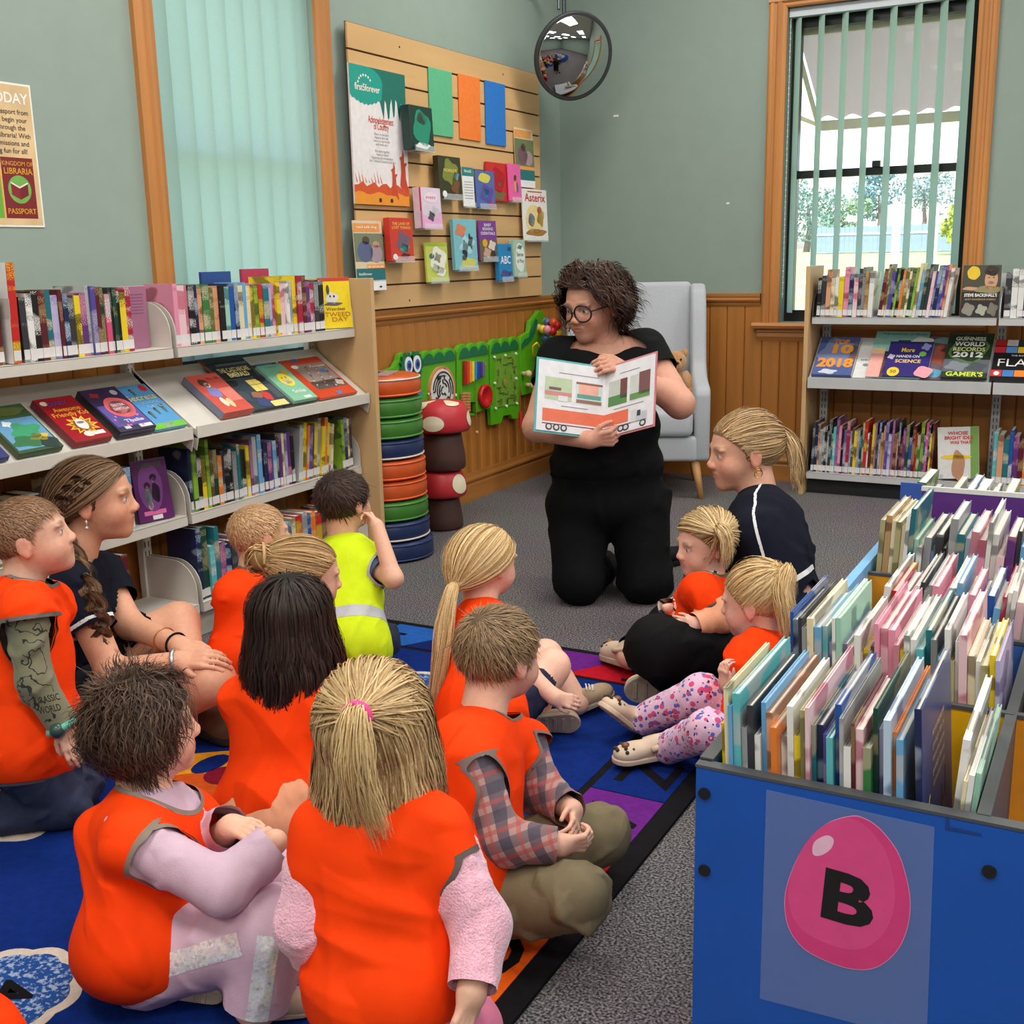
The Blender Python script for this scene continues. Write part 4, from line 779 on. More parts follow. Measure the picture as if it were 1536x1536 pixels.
def book(name, label, group, loc, rotz, w, h, d, col, tilt=0.0, sticker=True, cat='book', lean=0.0):
    """local: thickness along x, spine faces -y at y=0, pages run to +y, stands on z=0"""
    t = thing(name, label, cat, loc, group=group)
    t.rotation_euler = (Matrix.Rotation(rotz, 3, 'Z') @ Matrix.Rotation(tilt, 3, 'Y') @ Matrix.Rotation(lean, 3, 'X')).to_euler()
    c = 0.0018; hw = w / 2
    MB().box(-hw, hw, 0, c, 0, h).box(-hw, -hw + c, c, d, 0, h).box(hw - c, hw, c, d, 0, h).build('cover', spine_mat(col, ACC[col], not sticker), t, world=False)
    MB().box(-hw + c, hw - c, c, d - 0.003, 0.003, h - 0.003).build('pages', m_page, t, world=False)
    if sticker:
        MB().box(-hw * 0.98, hw * 0.98, -0.0004, 0.0, 0.008, 0.036).build('spine_sticker', m_stick, t, world=False)
    return t
ORD = ['first', 'second', 'third', 'fourth', 'fifth', 'sixth', 'seventh', 'eighth', 'ninth', 'tenth', '11th', '12th', '13th', '14th', '15th', '16th', '17th', '18th', '19th', '20th'] + ['%dth' % i if i % 10 not in (1, 2, 3) else '%d%s' % (i, {1: 'st', 2: 'nd', 3: 'rd'}[i % 10]) for i in range(21, 60)]
def row(cols, a0, a1, z, front, side, hr, dr, where, ref, group, tilt=0.0, wv=0.35, rev=False, seed=1, sticker=True, hmap=None):
    """fill the run a0..a1 with books of the named colours. side 'L': run along y on the left shelf, 'B': run along x on the back shelf"""
    rnd = random.Random(seed); n = len(cols); ws = [1 + wv * rnd.uniform(-1, 1) for _ in cols]; s = abs(a1 - a0) / sum(ws); a = a0; sg = 1 if a1 > a0 else -1
    for i, c in enumerate(cols):
        w = ws[i] * s; h = rnd.uniform(*hr); d = rnd.uniform(*dr)
        if hmap and i in hmap: h = hmap[i]
        k = n - i if rev else i + 1
        lab = '%s book, %s from the %s on %s' % (WORD.get(c, c), ORD[k - 1], ref, where)
        tl = tilt
        mid = a + sg * w / 2
        ww = w * math.cos(tl) * 0.95
        lift = abs(math.sin(tl)) * ww / 2 + 0.0009
        if side == 'L': book('book', lab, group, (front - rnd.uniform(0.002, 0.014), mid, z + lift), math.pi / 2, ww, h, d, c, tl, sticker)
        else: book('book', lab, group, (mid, front + rnd.uniform(0.002, 0.012), z + lift), 0.0, ww, h, d, c, tl, sticker)
        a += sg * w
# ---------------------------------------------------------------- left bookcase
m_metal = M('shelf_metal_white', (214, 208, 198), 0.45, 0.04, 12)
m_endp = wood('endpanel_ply', (206, 168, 120), 'Z', 0.1, 0.45, 10)
m_slot = M('slot_dark', (60, 58, 56), 0.7, 0.1)
JY = (-4.43, -3.44, -2.455)                    # bay ends
bs = thing('low_bookcase', 'long white metal bookcase with plywood end under the left window', 'bookcase', (0.2, -3.4, 0.0))
def rounded(x0, x1, z0, z1, r, n=8):           # plate in x-z with the top front corner rounded
    pts = [(x0, z0), (x1, z0)] + [(x1 - r + r * math.cos(a), z1 - r + r * math.sin(a)) for a in np.linspace(0, math.pi / 2, n)] + [(x0, z1)]
    return pts
MB().box(0.045, 0.365, JY[2], JY[2] + 0.024, 0.0, 1.178).build('end_panel', m_endp, bs, bevel=0.002)
MB().box(0.05, 0.36, JY[0] - 0.024, JY[0], 0.0, 1.178).build('end_panel', m_endp, bs, bevel=0.002)
for yy in (JY[0] + 0.02, JY[1], JY[2] - 0.02):
    MB().box(0.05, 0.075, yy - 0.02, yy + 0.02, 0, 1.1).build('upright', m_metal, bs)
    sl = MB()
    for k in range(30):
        for dy in (-0.008, 0.008): sl.box(0.0748, 0.0756, yy + dy - 0.002, yy + dy + 0.002, 0.1 + k * 0.033, 0.12 + k * 0.033)
    sl.build('upright_slots', m_slot, bs)
SHZ = {'top': 0.985, 'third': 0.43, 'bottom': 0.125}; FX = 0.285
for bi in range(2):
    ya, yb = JY[bi] + 0.012, JY[bi + 1] - 0.008
    for nm, z in SHZ.items():
        dx = 0.0 if nm != 'bottom' else 0.02
        sh = MB().box(0.07, FX + dx, ya, yb, z - 0.004, z).box(FX + dx - 0.003, FX + dx, ya, yb, z - 0.034, z).build('shelf_board', m_metal, bs, bevel=0.002)
        for yy in (ya, yb - 0.003):
            MB().prism(rounded(0.07, FX + dx - 0.004, z - 0.034, z + 0.145, 0.1), yy, yy + 0.003, lambda a, b, d: (a, d, b)).build('shelf_bracket', m_metal, sh)
    # sloping display shelf
    MB().prism([(0.075, 0.9), (0.33, 0.722), (0.336, 0.722), (0.336, 0.765 - 0.035), (0.342, 0.73), (0.342, 0.69), (0.33, 0.69), (0.075, 0.86)], ya, yb, lambda a, b, d: (a, d, b)).build('display_shelf', m_metal, bs, bevel=0.001)
    MB().box(0.07, 0.078, ya, yb, 0.86, 0.9).build('display_back', m_metal, bs)
    for yy in (ya, yb - 0.003):
        MB().prism([(0.07, 0.82), (0.33, 0.65), (0.342, 0.69), (0.07, 0.91)], yy, yy + 0.003, lambda a, b, d: (a, d, b)).build('display_bracket', m_metal, bs)
    MB().box(0.07, 0.27, ya, yb, 0.0, 0.09).build('base_plinth', m_metal, bs)
GL = 'books in the long bookcase'
# top shelf, bay A (left) and bay B
row(['black', 'navy', 'violet', 'purple', 'brown', 'maroon'], -4.30, -4.06, SHZ['top'], FX - 0.012, 'L', (0.19, 0.205), (0.125, 0.14), 'the far top shelf', 'red annual', GL, 0, 0.3, True, 3)
row(['charcoal', 'white', 'black', 'maroon', 'teal', 'lavender', 'maroon', 'navy', 'charcoal', 'yellow', 'purple', 'silver', 'violet', 'maroon', 'dkgreen', 'hotpink', 'charcoal', 'dkgreen', 'black', 'yellow', 'crimson'], -4.0, -3.585, SHZ['top'], FX - 0.012, 'L', (0.178, 0.198), (0.125, 0.14), 'the top shelf', 'bare bracket', GL, 0, 0.35, True, 5, hmap={11: 0.205, 12: 0.203, 13: 0.2, 14: 0.2})
row(['pink', 'palepink', 'palepink', 'black', 'navy', 'peach', 'green', 'olive', 'peach', 'black', 'mint', 'blue', 'navy', 'cream', 'sky', 'cream', 'yellow', 'lime', 'red', 'teal', 'lavender', 'pink', 'yellow', 'palepink', 'white', 'grey', 'yellow', 'crimson', 'maroon', 'purple', 'crimson', 'charcoal', 'black'], -3.415, -2.625, SHZ['top'], FX - 0.012, 'L', (0.178, 0.195), (0.125, 0.14), 'the top shelf', 'plywood end', GL, 0, 0.35, True, 8, hmap={0: 0.2, 22: 0.21, 26: 0.21, 27: 0.21, 28: 0.21})
t = book('annual', 'tall red and white annual leaning on the top shelf', None, (FX - 0.006, -4.03, SHZ['top'] + 0.0018), math.pi / 2, 0.024, 0.275, 0.18, 'red', 0.03)
MB().box(-0.0135, -0.0125, 0.002, 0.17, 0.0, 0.275).build('white_board', ink((232, 228, 226), 0.3), t, world=False)
for (u, v, c) in ((0.12, 0.19, (140, 24, 34)), (0.06, 0.19, (150, 140, 80)), (0.12, 0.12, (190, 140, 60)), (0.06, 0.12, (170, 160, 90)), (0.02, 0.15, (206, 196, 190))):
    MB().box(-0.0142, -0.0136, u - 0.022, u + 0.022, v - 0.028, v + 0.028).build('cover_picture', ink(c), t, world=False)
XB_ = 0.085
for (yc, c, lb, h) in ((-3.02, (40, 74, 140), 'blue covered book standing broadside behind the top row', 0.232), (-2.81, (176, 56, 84), 'crimson covered book standing broadside behind the top row', 0.238)):
    t = thing('book', lb, 'book', (XB_, yc, SHZ['top'] + 0.0009)); MB().box(0, 0.012, -0.075, 0.075, 0, h).build('cover', ink(c, 0.35), t, world=False); MB().box(0.001, 0.011, -0.0745, 0.0755, 0.002, h - 0.001).build('pages', m_page, t, world=False)
# yellow face-out book at the end of the top shelf
def faceout(name, label, pos, nx, w, h, th, rgb, art, lean):
    """cover faces local +x; pos = bottom middle"""
    t = thing(name, label, 'book', pos); t.rotation_euler = (Matrix.Rotation(nx, 3, 'Z') @ Matrix.Rotation(-lean, 3, 'Y')).to_euler()
    MB().box(-th, 0, -w / 2, w / 2, 0, h).build('cover', ink(rgb, 0.3), t, world=False, bevel=0.0012)
    MB().box(-th + 0.002, -0.002, -w / 2 + 0.002, w / 2 + 0.0005, 0.002, h + 0.0004).build('pages', m_page, t, world=False)
    cover_print(t, 0.0007, w, h, art); return t
def cover_print(t, X, w, h, art):
    for kind, *a in art:
        if kind == 't': lettering(a[0], a[3] * h, ink(a[4]), t, (X + 0.0003, a[1] * w, a[2] * h), UXL, UZ, a[6] if len(a) > 6 else 0.012, width=(a[5] * w if len(a) > 5 and a[5] else None), off=0.0005)
        elif kind == 'b':
            bb = MB(); pts = blob(a[0] * w, a[1] * h, a[2] * w, a[3] * h, 20, a[5] if len(a) > 5 else 0.0, a[6] if len(a) > 6 else 4); bb.add([(X + 0.0003, p, q) for p, q in pts], [tuple(range(len(pts)))]); bb.build('cover_art', ink(a[4]), t, world=False)
        elif kind == 'r':
            bb = MB(); bb.add([(X, a[0] * w, a[1] * h), (X, a[2] * w, a[1] * h), (X, a[2] * w, a[3] * h), (X, a[0] * w, a[3] * h)], [(0, 1, 2, 3)]); bb.build('cover_art', ink(a[4]), t, world=False)
        elif kind == 's':    # star burst
            n = a[5]; bb = MB(); pts = [(a[0] * w + a[2] * w * (1 if i % 2 == 0 else 0.62) * math.cos(math.pi * i / n), a[1] * h + a[3] * h * (1 if i % 2 == 0 else 0.62) * math.sin(math.pi * i / n)) for i in range(2 * n)]
            bb.add([(X + 0.0002, p, q) for p, q in pts], [tuple(range(len(pts)))]); bb.build('cover_art', ink(a[4]), t, world=False)
faceout('junior_novel', 'bright yellow junior novel turned face out by the plywood end', (FX - 0.03, -2.535, SHZ['top'] + 0.004), -0.5, 0.135, 0.195, 0.012, (246, 214, 34), [('r', -0.5, 0.93, 0.5, 1.0, (206, 60, 40)), ('b', -0.08, 0.6, 0.2, 0.11, (226, 222, 214), 0.12), ('b', -0.14, 0.63, 0.03, 0.025, (50, 50, 56)), ('b', -0.02, 0.63, 0.03, 0.025, (50, 50, 56)), ('b', -0.06, 0.48, 0.28, 0.035, (90, 92, 100), 0.1), ('b', -0.2, 0.76, 0.05, 0.1, (70, 72, 80)), ('t', 'Weirdest', 0.0, 0.38, 0.09, (130, 92, 20), 0.6), ('t', 'TWEED', 0.05, 0.27, 0.12, (196, 120, 24), 0.8), ('t', 'DAY', 0.1, 0.17, 0.12, (196, 120, 24), 0.5)], 0.1)
# mauve back cover of the first pink book, visible past the bracket
faceout('book', 'mauve backed book standing broadside beside the first pink book', (0.2, -3.518, SHZ['top'] + 0.001), 0.0, 0.115, 0.196, 0.008, (168, 112, 140), [('r', -0.36, 0.86 - i * 0.05, 0.36, 0.875 - i * 0.05, (140, 88, 122)) for i in range(7)], 0.0)
# ---------------------------------------------------------------- display shelf: covers lie back on the slope
sl_dir = np.array((0.33 - 0.075, 0, 0.722 - 0.9)); sl_len = np.linalg.norm(sl_dir); SLA = math.atan2(0.9 - 0.722, 0.33 - 0.075)   # slope angle
def slope_book(name, label, yc, w, h, th, rgb, art, spine=None, yaw=0.0, up=0.0, lay=0.0):
    """lies on the slope, foot against the lip"""
    foot = np.array((0.326, yc, 0.7275)) + np.array((-math.cos(SLA), 0, math.sin(SLA))) * (up + 0.004) + np.array((math.sin(SLA), 0, math.cos(SLA))) * (lay + 0.0012)
    t = thing(name, label, 'book', tuple(foot))
    R = Matrix.Rotation(-(math.pi / 2 - SLA), 3, 'Y') @ Matrix.Rotation(yaw, 3, 'X'); t.rotation_euler = R.to_euler()
    MB().box(0.002, 0.002 + th, -w / 2, w / 2, 0, h).build('cover', ink(rgb, 0.22), t, world=False, bevel=0.0012)
    MB().box(0.003, th, -w / 2 + 0.004, w / 2 + 0.0004, 0.002, h + 0.0004).build('pages', m_page, t, world=False)
    if spine: MB().box(0.0015, 0.0015 + th, -w / 2 - 0.0006, -w / 2, 0, h).build('spine', ink(spine, 0.25), t, world=False)
    cover_print(t, th + 0.0026, w, h, art); return t
slope_book('junior_novel', 'dark violet junior novel with pink planet at the shelf end', -4.2, 0.13, 0.19, 0.018, (60, 66, 120), [('b', 0.1, 0.3, 0.3, 0.2, (214, 130, 110), 0.1), ('b', 0, 0.7, 0.3, 0.2, (110, 140, 190), 0.2)])
slope_book('junior_novel', 'green jungle creature novel on the sloping shelf', -4.03, 0.15, 0.2, 0.02, (62, 92, 60), [('r', -0.46, 0.05, 0.46, 0.7, (96, 150, 190)), ('b', 0.05, 0.42, 0.32, 0.16, (50, 150, 104), 0.25), ('b', -0.1, 0.2, 0.34, 0.12, (44, 110, 66), 0.2), ('b', 0.2, 0.26, 0.2, 0.08, (206, 180, 70), 0.2), ('b', -0.2, 0.6, 0.1, 0.06, (226, 236, 240), 0.2), ('b', 0, 0.86, 0.42, 0.09, (96, 110, 56), 0.1), ('b', 0.3, 0.12, 0.2, 0.12, (30, 50, 46), 0.1)], (60, 74, 40))
slope_book('diary_novel', 'maroon diary novel with cartoon burst on the sloping shelf', -3.845, 0.14, 0.2, 0.024, (158, 26, 36), [('t', 'DIARY', -0.05, 0.84, 0.12, (104, 70, 150), 0.5), ('t', 'Awesome', 0.05, 0.7, 0.13, (240, 160, 40), 0.7), ('t', 'Friendly Kid', 0.02, 0.585, 0.13, (240, 160, 40), 0.9), ('s', 0.05, 0.32, 0.4, 0.22, (246, 196, 50), 11), ('s', 0.05, 0.32, 0.33, 0.18, (176, 32, 40), 11), ('b', 0.05, 0.34, 0.14, 0.12, (226, 220, 216), 0.05), ('b', 0.05, 0.38, 0.1, 0.03, (40, 30, 34)), ('b', 0.0, 0.12, 0.14, 0.06, (226, 216, 206)), ('r', 0.12, 0.08, 0.4, 0.16, (232, 228, 226)), ('b', -0.35, 0.88, 0.09, 0.05, (230, 220, 200))], (110, 18, 28))
slope_book('junior_novel', 'dark purple novel with coral ring title on the sloping shelf', -3.675, 0.145, 0.205, 0.03, (52, 40, 76), [('r', -0.46, 0.1, 0.46, 0.6, (86, 76, 156)), ('b', 0.08, 0.52, 0.36, 0.24, (232, 92, 100), 0.03), ('b', 0.08, 0.52, 0.3, 0.19, (240, 140, 140)), ('b', 0.08, 0.52, 0.24, 0.155, (36, 32, 44), 0.03), ('t', 'SISTER', 0.08, 0.57, 0.08, (226, 224, 230), 0.36), ('t', 'SWITCH', 0.08, 0.48, 0.08, (226, 224, 230), 0.4), ('b', -0.25, 0.84, 0.12, 0.06, (150, 40, 50), 0.2), ('b', 0.3, 0.86, 0.09, 0.06, (180, 180, 190)), ('t', 'Thalia', 0.1, 0.2, 0.1, (240, 236, 244), 0.5), ('r', -0.3, 0.04, -0.14, 0.3, (196, 196, 206)), ('r', 0.1, 0.03, 0.44, 0.1, (226, 224, 226))] + [('b', 0.35 * math.cos(i * 2.4), 0.2 + 0.13 * math.sin(i * 1.7), 0.03, 0.02, (232, 110, 160)) for i in range(9)], (26, 24, 32))
slope_book('school_novel', 'sky blue school story with small uniformed girls on the sloping shelf', -3.527, 0.14, 0.22, 0.01, (92, 160, 214), [('t', 'Secrets', 0.0, 0.7, 0.17, (226, 226, 150), 0.85), ('t', 'SCHOOL', 0.12, 0.58, 0.08, (150, 200, 230), 0.55), ('t', 'GATE', 0.12, 0.49, 0.08, (150, 200, 230), 0.4), ('s', 0.32, 0.9, 0.14, 0.09, (206, 34, 48), 10), ('r', -0.5, 0, 0.5, 0.12, (112, 190, 60)), ('r', -0.12, 0.02, 0.12, 0.1, (232, 228, 226))] + [q for (cx, cz, s) in ((-0.08, 0.88, 0.8), (-0.18, 0.36, 0.9), (0.06, 0.42, 0.8), (0.3, 0.48, 1.1)) for q in (('b', cx, cz, 0.06 * s, 0.045 * s, (60, 40, 36)), ('b', cx + 0.01, cz - 0.01 * s, 0.035 * s, 0.026 * s, (236, 206, 180)), ('b', cx + 0.01, cz - 0.07 * s, 0.05 * s, 0.045 * s, (70, 116, 84), 0.1), ('r', cx - 0.02, cz - 0.15 * s, cx - 0.005, cz - 0.1 * s, (60, 60, 70)), ('r', cx + 0.02, cz - 0.15 * s, cx + 0.035, cz - 0.1 * s, (60, 60, 70)))])
slope_book('memoir', 'coral red memoir with a small drawn child on the sloping shelf', -3.22, 0.15, 0.205, 0.028, (214, 92, 80), [('r', 0.05, 0.25, 0.46, 0.6, (226, 124, 108)), ('b', -0.18, 0.78, 0.14, 0.1, (84, 56, 44), 0.1), ('b', -0.14, 0.72, 0.09, 0.07, (240, 214, 196)), ('b', -0.14, 0.52, 0.18, 0.14, (130, 130, 196), 0.1), ('b', -0.16, 0.26, 0.08, 0.12, (240, 224, 200)), ('b', 0.0, 0.22, 0.08, 0.12, (232, 206, 150)), ('t', 'TELL ME', 0.2, 0.86, 0.09, (190, 66, 60), 0.45)], (120, 126, 150))
slope_book('comic_album', 'large dark comic album with cream title on the sloping shelf', -3.032, 0.21, 0.295, 0.008, (58, 72, 84), [('r', -0.5, 0.9, 0.5, 1.0, (34, 40, 46)), ('r', -0.3, 0.83, 0.5, 0.87, (104, 130, 150)), ('r', -0.42, 0.58, 0.42, 0.8, (22, 22, 24)), ('t', 'THE CASTAFIORE', 0.0, 0.735, 0.11, (240, 228, 160), 0.76, 0.03), ('t', 'EMERALD', 0.0, 0.64, 0.11, (240, 228, 160), 0.5, 0.03), ('r', -0.02, 0.3, 0.28, 0.52, (240, 214, 110)), ('r', 0.12, 0.3, 0.13, 0.52, (90, 80, 50)), ('r', -0.02, 0.42, 0.28, 0.43, (90, 80, 50)), ('b', -0.36, 0.5, 0.12, 0.06, (26, 28, 34)), ('b', 0.36, 0.52, 0.12, 0.07, (28, 28, 32)), ('b', 0.1, 0.2, 0.1, 0.09, (204, 46, 46), 0.1), ('b', -0.1, 0.24, 0.13, 0.06, (150, 96, 70), 0.1), ('b', -0.12, 0.1, 0.16, 0.08, (40, 60, 110), 0.1), ('r', 0.02, 0.0, 0.4, 0.1, (240, 214, 130)), ('r', 0.3, 0.14, 0.46, 0.4, (70, 76, 84)), ('b', -0.38, 0.25, 0.1, 0.1, (44, 64, 76), 0.1)], (190, 110, 60), lay=0.0085)
slope_book('dark_album', 'dark green album with blue corner half hidden behind mint book', -2.87, 0.196, 0.24, 0.006, (36, 66, 58), [('r', -0.1, 0.9, 0.35, 1.0, (74, 110, 180))])
slope_book('graphic_novel', 'mint graphic novel with yellow smiling face on the sloping shelf', -2.855, 0.135, 0.21, 0.016, (134, 196, 162), [('r', -0.5, 0.68, 0.5, 1.0, (110, 172, 142)), ('b', 0.02, 0.55, 0.26, 0.18, (246, 218, 48)), ('b', 0.02, 0.5, 0.18, 0.07, (240, 236, 226)), ('b', -0.06, 0.61, 0.025, 0.03, (40, 40, 36)), ('b', 0.1, 0.61, 0.025, 0.03, (40, 40, 36)), ('s', 0.28, 0.76, 0.14, 0.09, (196, 160, 60), 12), ('t', 'Smile', 0.05, 0.22, 0.13, (240, 244, 240), 0.5), ('t', 'RAINA', -0.02, 0.92, 0.045, (70, 120, 96), 0.5), ('r', 0.0, 0.03, 0.3, 0.09, (226, 226, 220))], (160, 206, 180), lay=0.0085)
slope_book('street_atlas', 'wide orange red annual with crowded street picture on the sloping shelf', -2.645, 0.235, 0.235, 0.012, (208, 72, 40), [('r', -0.34, 0.2, 0.46, 0.84, (150, 132, 122)), ('r', -0.34, 0.2, 0.46, 0.4, (120, 100, 96)), ('t', 'Pompeii', 0.24, 0.76, 0.07, (234, 226, 220), 0.4), ('b', 0.26, 0.62, 0.1, 0.04, (70, 120, 190)), ('b', -0.3, 0.8, 0.08, 0.045, (234, 230, 226)), ('b', 0.34, 0.3, 0.1, 0.07, (196, 180, 170), 0.2), ('r', -0.2, 0.9, -0.08, 1.0, (60, 110, 180)), ('r', 0.0, 0.02, 0.12, 0.1, (60, 120, 190))] + [('b', -0.28 + 0.7 * ((i * 37) % 23) / 23, 0.24 + 0.55 * ((i * 53) % 29) / 29, 0.02, 0.018, [(60, 50, 56), (206, 200, 196), (176, 96, 76), (96, 110, 130)][i % 4], 0.2) for i in range(44)])
# ---------------------------------------------------------------- third and bottom shelves
row(['navy', 'grey', 'red', 'green', 'orange', 'yellow', 'khaki', 'yellow', 'navy'], -4.38, -3.98, SHZ['third'], FX - 0.01, 'L', (0.17, 0.2), (0.12, 0.14), 'the third shelf', 'two girls', GL, 0, 0.3, False, 12)
row(['cream', 'black', 'lime', 'white', 'navy', 'purple', 'dkgreen', 'sky'], -3.93, -3.66, SHZ['third'], FX - 0.008, 'L', (0.185, 0.205), (0.12, 0.14), 'the third shelf', 'vampire novel', GL, 0, 0.25, True, 13)
faceout('junior_novel', 'purple junior novel with two dark haired children leaning face out', (FX - 0.03, -3.55, SHZ['third'] + 0.004), -0.2, 0.13, 0.2, 0.012, (98, 38, 104), [('b', -0.05, 0.55, 0.34, 0.4, (128, 60, 140), 0.02), ('t', 'VAMPIRE', 0.0, 0.9, 0.1, (90, 110, 70), 0.7), ('b', 0.06, 0.7, 0.1, 0.06, (34, 28, 36)), ('b', 0.06, 0.66, 0.06, 0.045, (236, 206, 186)), ('b', 0.08, 0.45, 0.12, 0.16, (30, 26, 36), 0.1), ('b', -0.14, 0.58, 0.09, 0.06, (34, 28, 36)), ('b', -0.14, 0.54, 0.05, 0.04, (236, 206, 186)), ('b', -0.15, 0.4, 0.1, 0.13, (160, 200, 180), 0.1), ('b', -0.12, 0.26, 0.07, 0.08, (236, 210, 200)), ('r', -0.34, 0.1, 0.28, 0.17, (226, 110, 170)), ('r', -0.12, 0.02, 0.16, 0.09, (226, 224, 226))], 0.16)
row(['navy', 'lime', 'black', 'yellow', 'lime', 'brown', 'dkgreen', 'orange', 'charcoal', 'black', 'black', 'charcoal', 'teal', 'dkgreen', 'black', 'yellow', 'mauve', 'silver', 'sky', 'navy', 'navy', 'purple', 'violet', 'sky', 'charcoal', 'purple', 'cream', 'lavender', 'purple', 'black'], -3.41, -2.86, SHZ['third'], FX - 0.008, 'L', (0.17, 0.2), (0.12, 0.14), 'the third shelf', 'leaning yellow books', GL, 0, 0.35, True, 14, hmap={0: 0.215, 1: 0.215, 4: 0.235, 17: 0.21, 18: 0.215})
row(['silver', 'cream', 'yellow', 'orange', 'violet', 'maroon', 'yellow', 'grey', 'yellow', 'orange', 'yellow', 'cream'], -2.85, -2.64, SHZ['third'], FX - 0.008, 'L', (0.19, 0.225), (0.12, 0.14), 'the third shelf by the panel', 'upright pair', GL, 0.13, 0.3, True, 15)
row(['lime', 'navy', 'cream', 'charcoal'], -2.57, -2.49, SHZ['third'], FX - 0.008, 'L', (0.19, 0.215), (0.12, 0.14), 'the third shelf', 'plywood end', GL, 0.0, 0.3, True, 16)
row(['blue', 'navy', 'sky', 'blue', 'red', 'green', 'lime', 'maroon', 'red', 'maroon'], -4.02, -3.72, SHZ['bottom'], FX + 0.008, 'L', (0.17, 0.2), (0.12, 0.14), 'the bottom shelf', 'empty end', GL, 0, 0.25, True, 17, hmap={9: 0.24})
row(['navy', 'dkgreen', 'aqua', 'teal', 'purple', 'navy', 'charcoal', 'mauve', 'maroon', 'dkgreen', 'navy', 'white', 'grey', 'cream', 'red', 'sky', 'navy', 'cream', 'red', 'grey', 'blue', 'orange', 'red', 'maroon', 'navy', 'orange', 'red', 'maroon'], -3.42, -2.6, SHZ['bottom'], FX + 0.008, 'L', (0.16, 0.19), (0.12, 0.14), 'the bottom shelf', 'plywood end', GL, 0, 0.35, True, 18, hmap={0: 0.25, 1: 0.25, 3: 0.24})
# ---------------------------------------------------------------- bookcase under the bright window
m_grey = M('shelf_metal_grey', (196, 196, 196), 0.4, 0.04, 12)
rb = thing('window_bookcase', 'grey metal bookcase with plywood end under the bright window', 'bookcase', (2.4, -0.2, 0))
FB = -0.30
JX = (1.555, 2.435, 3.315)
MB().box(1.528, 1.55, -0.33, -0.045, 0.0, 1.17).build('end_panel', m_endp, rb, bevel=0.002)
for xx in (JX[0] + 0.03, JX[1], JX[2]):
    MB().box(xx - 0.02, xx + 0.02, -0.085, -0.06, 0, 1.12).build('upright', m_grey, rb)
    sl = MB()
    for k in range(28):
        for dx in (-0.008, 0.008): sl.box(xx + dx - 0.002, xx + dx + 0.002, -0.0858, -0.0848, 0.12 + k * 0.034, 0.14 + k * 0.034)
    sl.build('upright_slots', m_slot, rb)
for bi in range(2):
    xa, xb = JX[bi] + 0.004, JX[bi + 1] - 0.006
    for z in (0.915, 0.115):
        sh = MB().box(xa, xb, FB, -0.09, z - 0.004, z).box(xa, xb, FB, FB + 0.003, z - 0.034, z).build('shelf_board', m_grey, rb, bevel=0.002)
        if bi == 0 or z > 0.5: MB().prism([(FB + 0.004, z - 0.034), (-0.09, z - 0.034), (-0.09, z + 0.14), (-0.2, z + 0.14), (FB + 0.03, z + 0.09), (FB + 0.004, z + 0.03)], xa, xa + 0.003, lambda a, b, d: (d, a, b)).build('shelf_bracket', M('bracket_dark', (60, 58, 60), 0.5, 0.1) if bi == 0 else m_grey, sh)
    MB().prism([(-0.09, 0.80), (-0.335, 0.60), (-0.338, 0.615), (-0.345, 0.615), (-0.345, 0.56), (-0.335, 0.56), (-0.09, 0.765)], xa, xb, lambda a, b, d: (d, a, b)).build('display_shelf', m_grey, rb, bevel=0.001)
for z in (0.02,): MB().box(JX[0], JX[2], -0.26, -0.1, 0.0, 0.07).build('base_plinth', M('plinth_black', (30, 30, 32), 0.6, 0.1), rb)
GB = 'books in the window bookcase'
row(['black', 'charcoal', 'peach', 'cream', 'white', 'yellow', 'pink', 'navy', 'palepink', 'charcoal', 'charcoal', 'tan', 'white'], 1.575, 1.85, 0.915, FB + 0.015, 'B', (0.19, 0.25), (0.14, 0.18), 'the window top shelf', 'plywood end', GB, 0.03, 0.3, False, 21)
row(['maroon', 'brown', 'khaki', 'violet', 'navy', 'lime', 'black', 'orange', 'olive', 'cream', 'dkgreen', 'lime', 'cream', 'sky', 'dkgreen', 'charcoal', 'palepink', 'violet', 'navy', 'blue', 'purple', 'peach', 'white'], 1.875, 2.2, 0.915, FB + 0.015, 'B', (0.2, 0.26), (0.14, 0.18), 'the window top shelf', 'wildlife album', GB, 0.12, 0.3, True, 22)
row(['charcoal', 'white', 'white', 'navy', 'grey', 'white', 'palepink', 'charcoal', 'black', 'cream', 'charcoal', 'white'], 2.455, 2.72, 0.915, FB + 0.015, 'B', (0.21, 0.25), (0.14, 0.18), 'the second window top shelf', 'shelf post', GB, 0, 0.3, False, 23)
row(['charcoal', 'navy', 'peach', 'grey', 'silver', 'black', 'silver', 'charcoal', 'teal', 'aqua', 'mauve', 'pink', 'black', 'lavender', 'crimson', 'sky', 'brown', 'yellow', 'grey', 'navy', 'green', 'red', 'white', 'maroon', 'yellow', 'mauve', 'charcoal', 'blue', 'tan', 'peach', 'violet', 'lavender', 'mauve', 'maroon', 'peach', 'navy', 'maroon', 'purple', 'dkgreen', 'blue', 'maroon', 'red', 'green', 'lime', 'blue', 'hotpink', 'navy', 'yellow', 'maroon'], 1.575, 2.175, 0.115, FB + 0.015, 'B', (0.2, 0.29), (0.14, 0.18), 'the window bottom shelf', 'plywood end', GB, 0.03, 0.4, False, 24)
row(['aqua', 'peach', 'teal', 'blue', 'purple', 'maroon', 'orange', 'red', 'tan', 'red', 'maroon', 'cream', 'orange', 'red'], 2.455, 2.75, 0.115, FB + 0.015, 'B', (0.2, 0.27), (0.14, 0.18), 'the second window bottom shelf', 'shelf post', GB, 0, 0.3, False, 25)
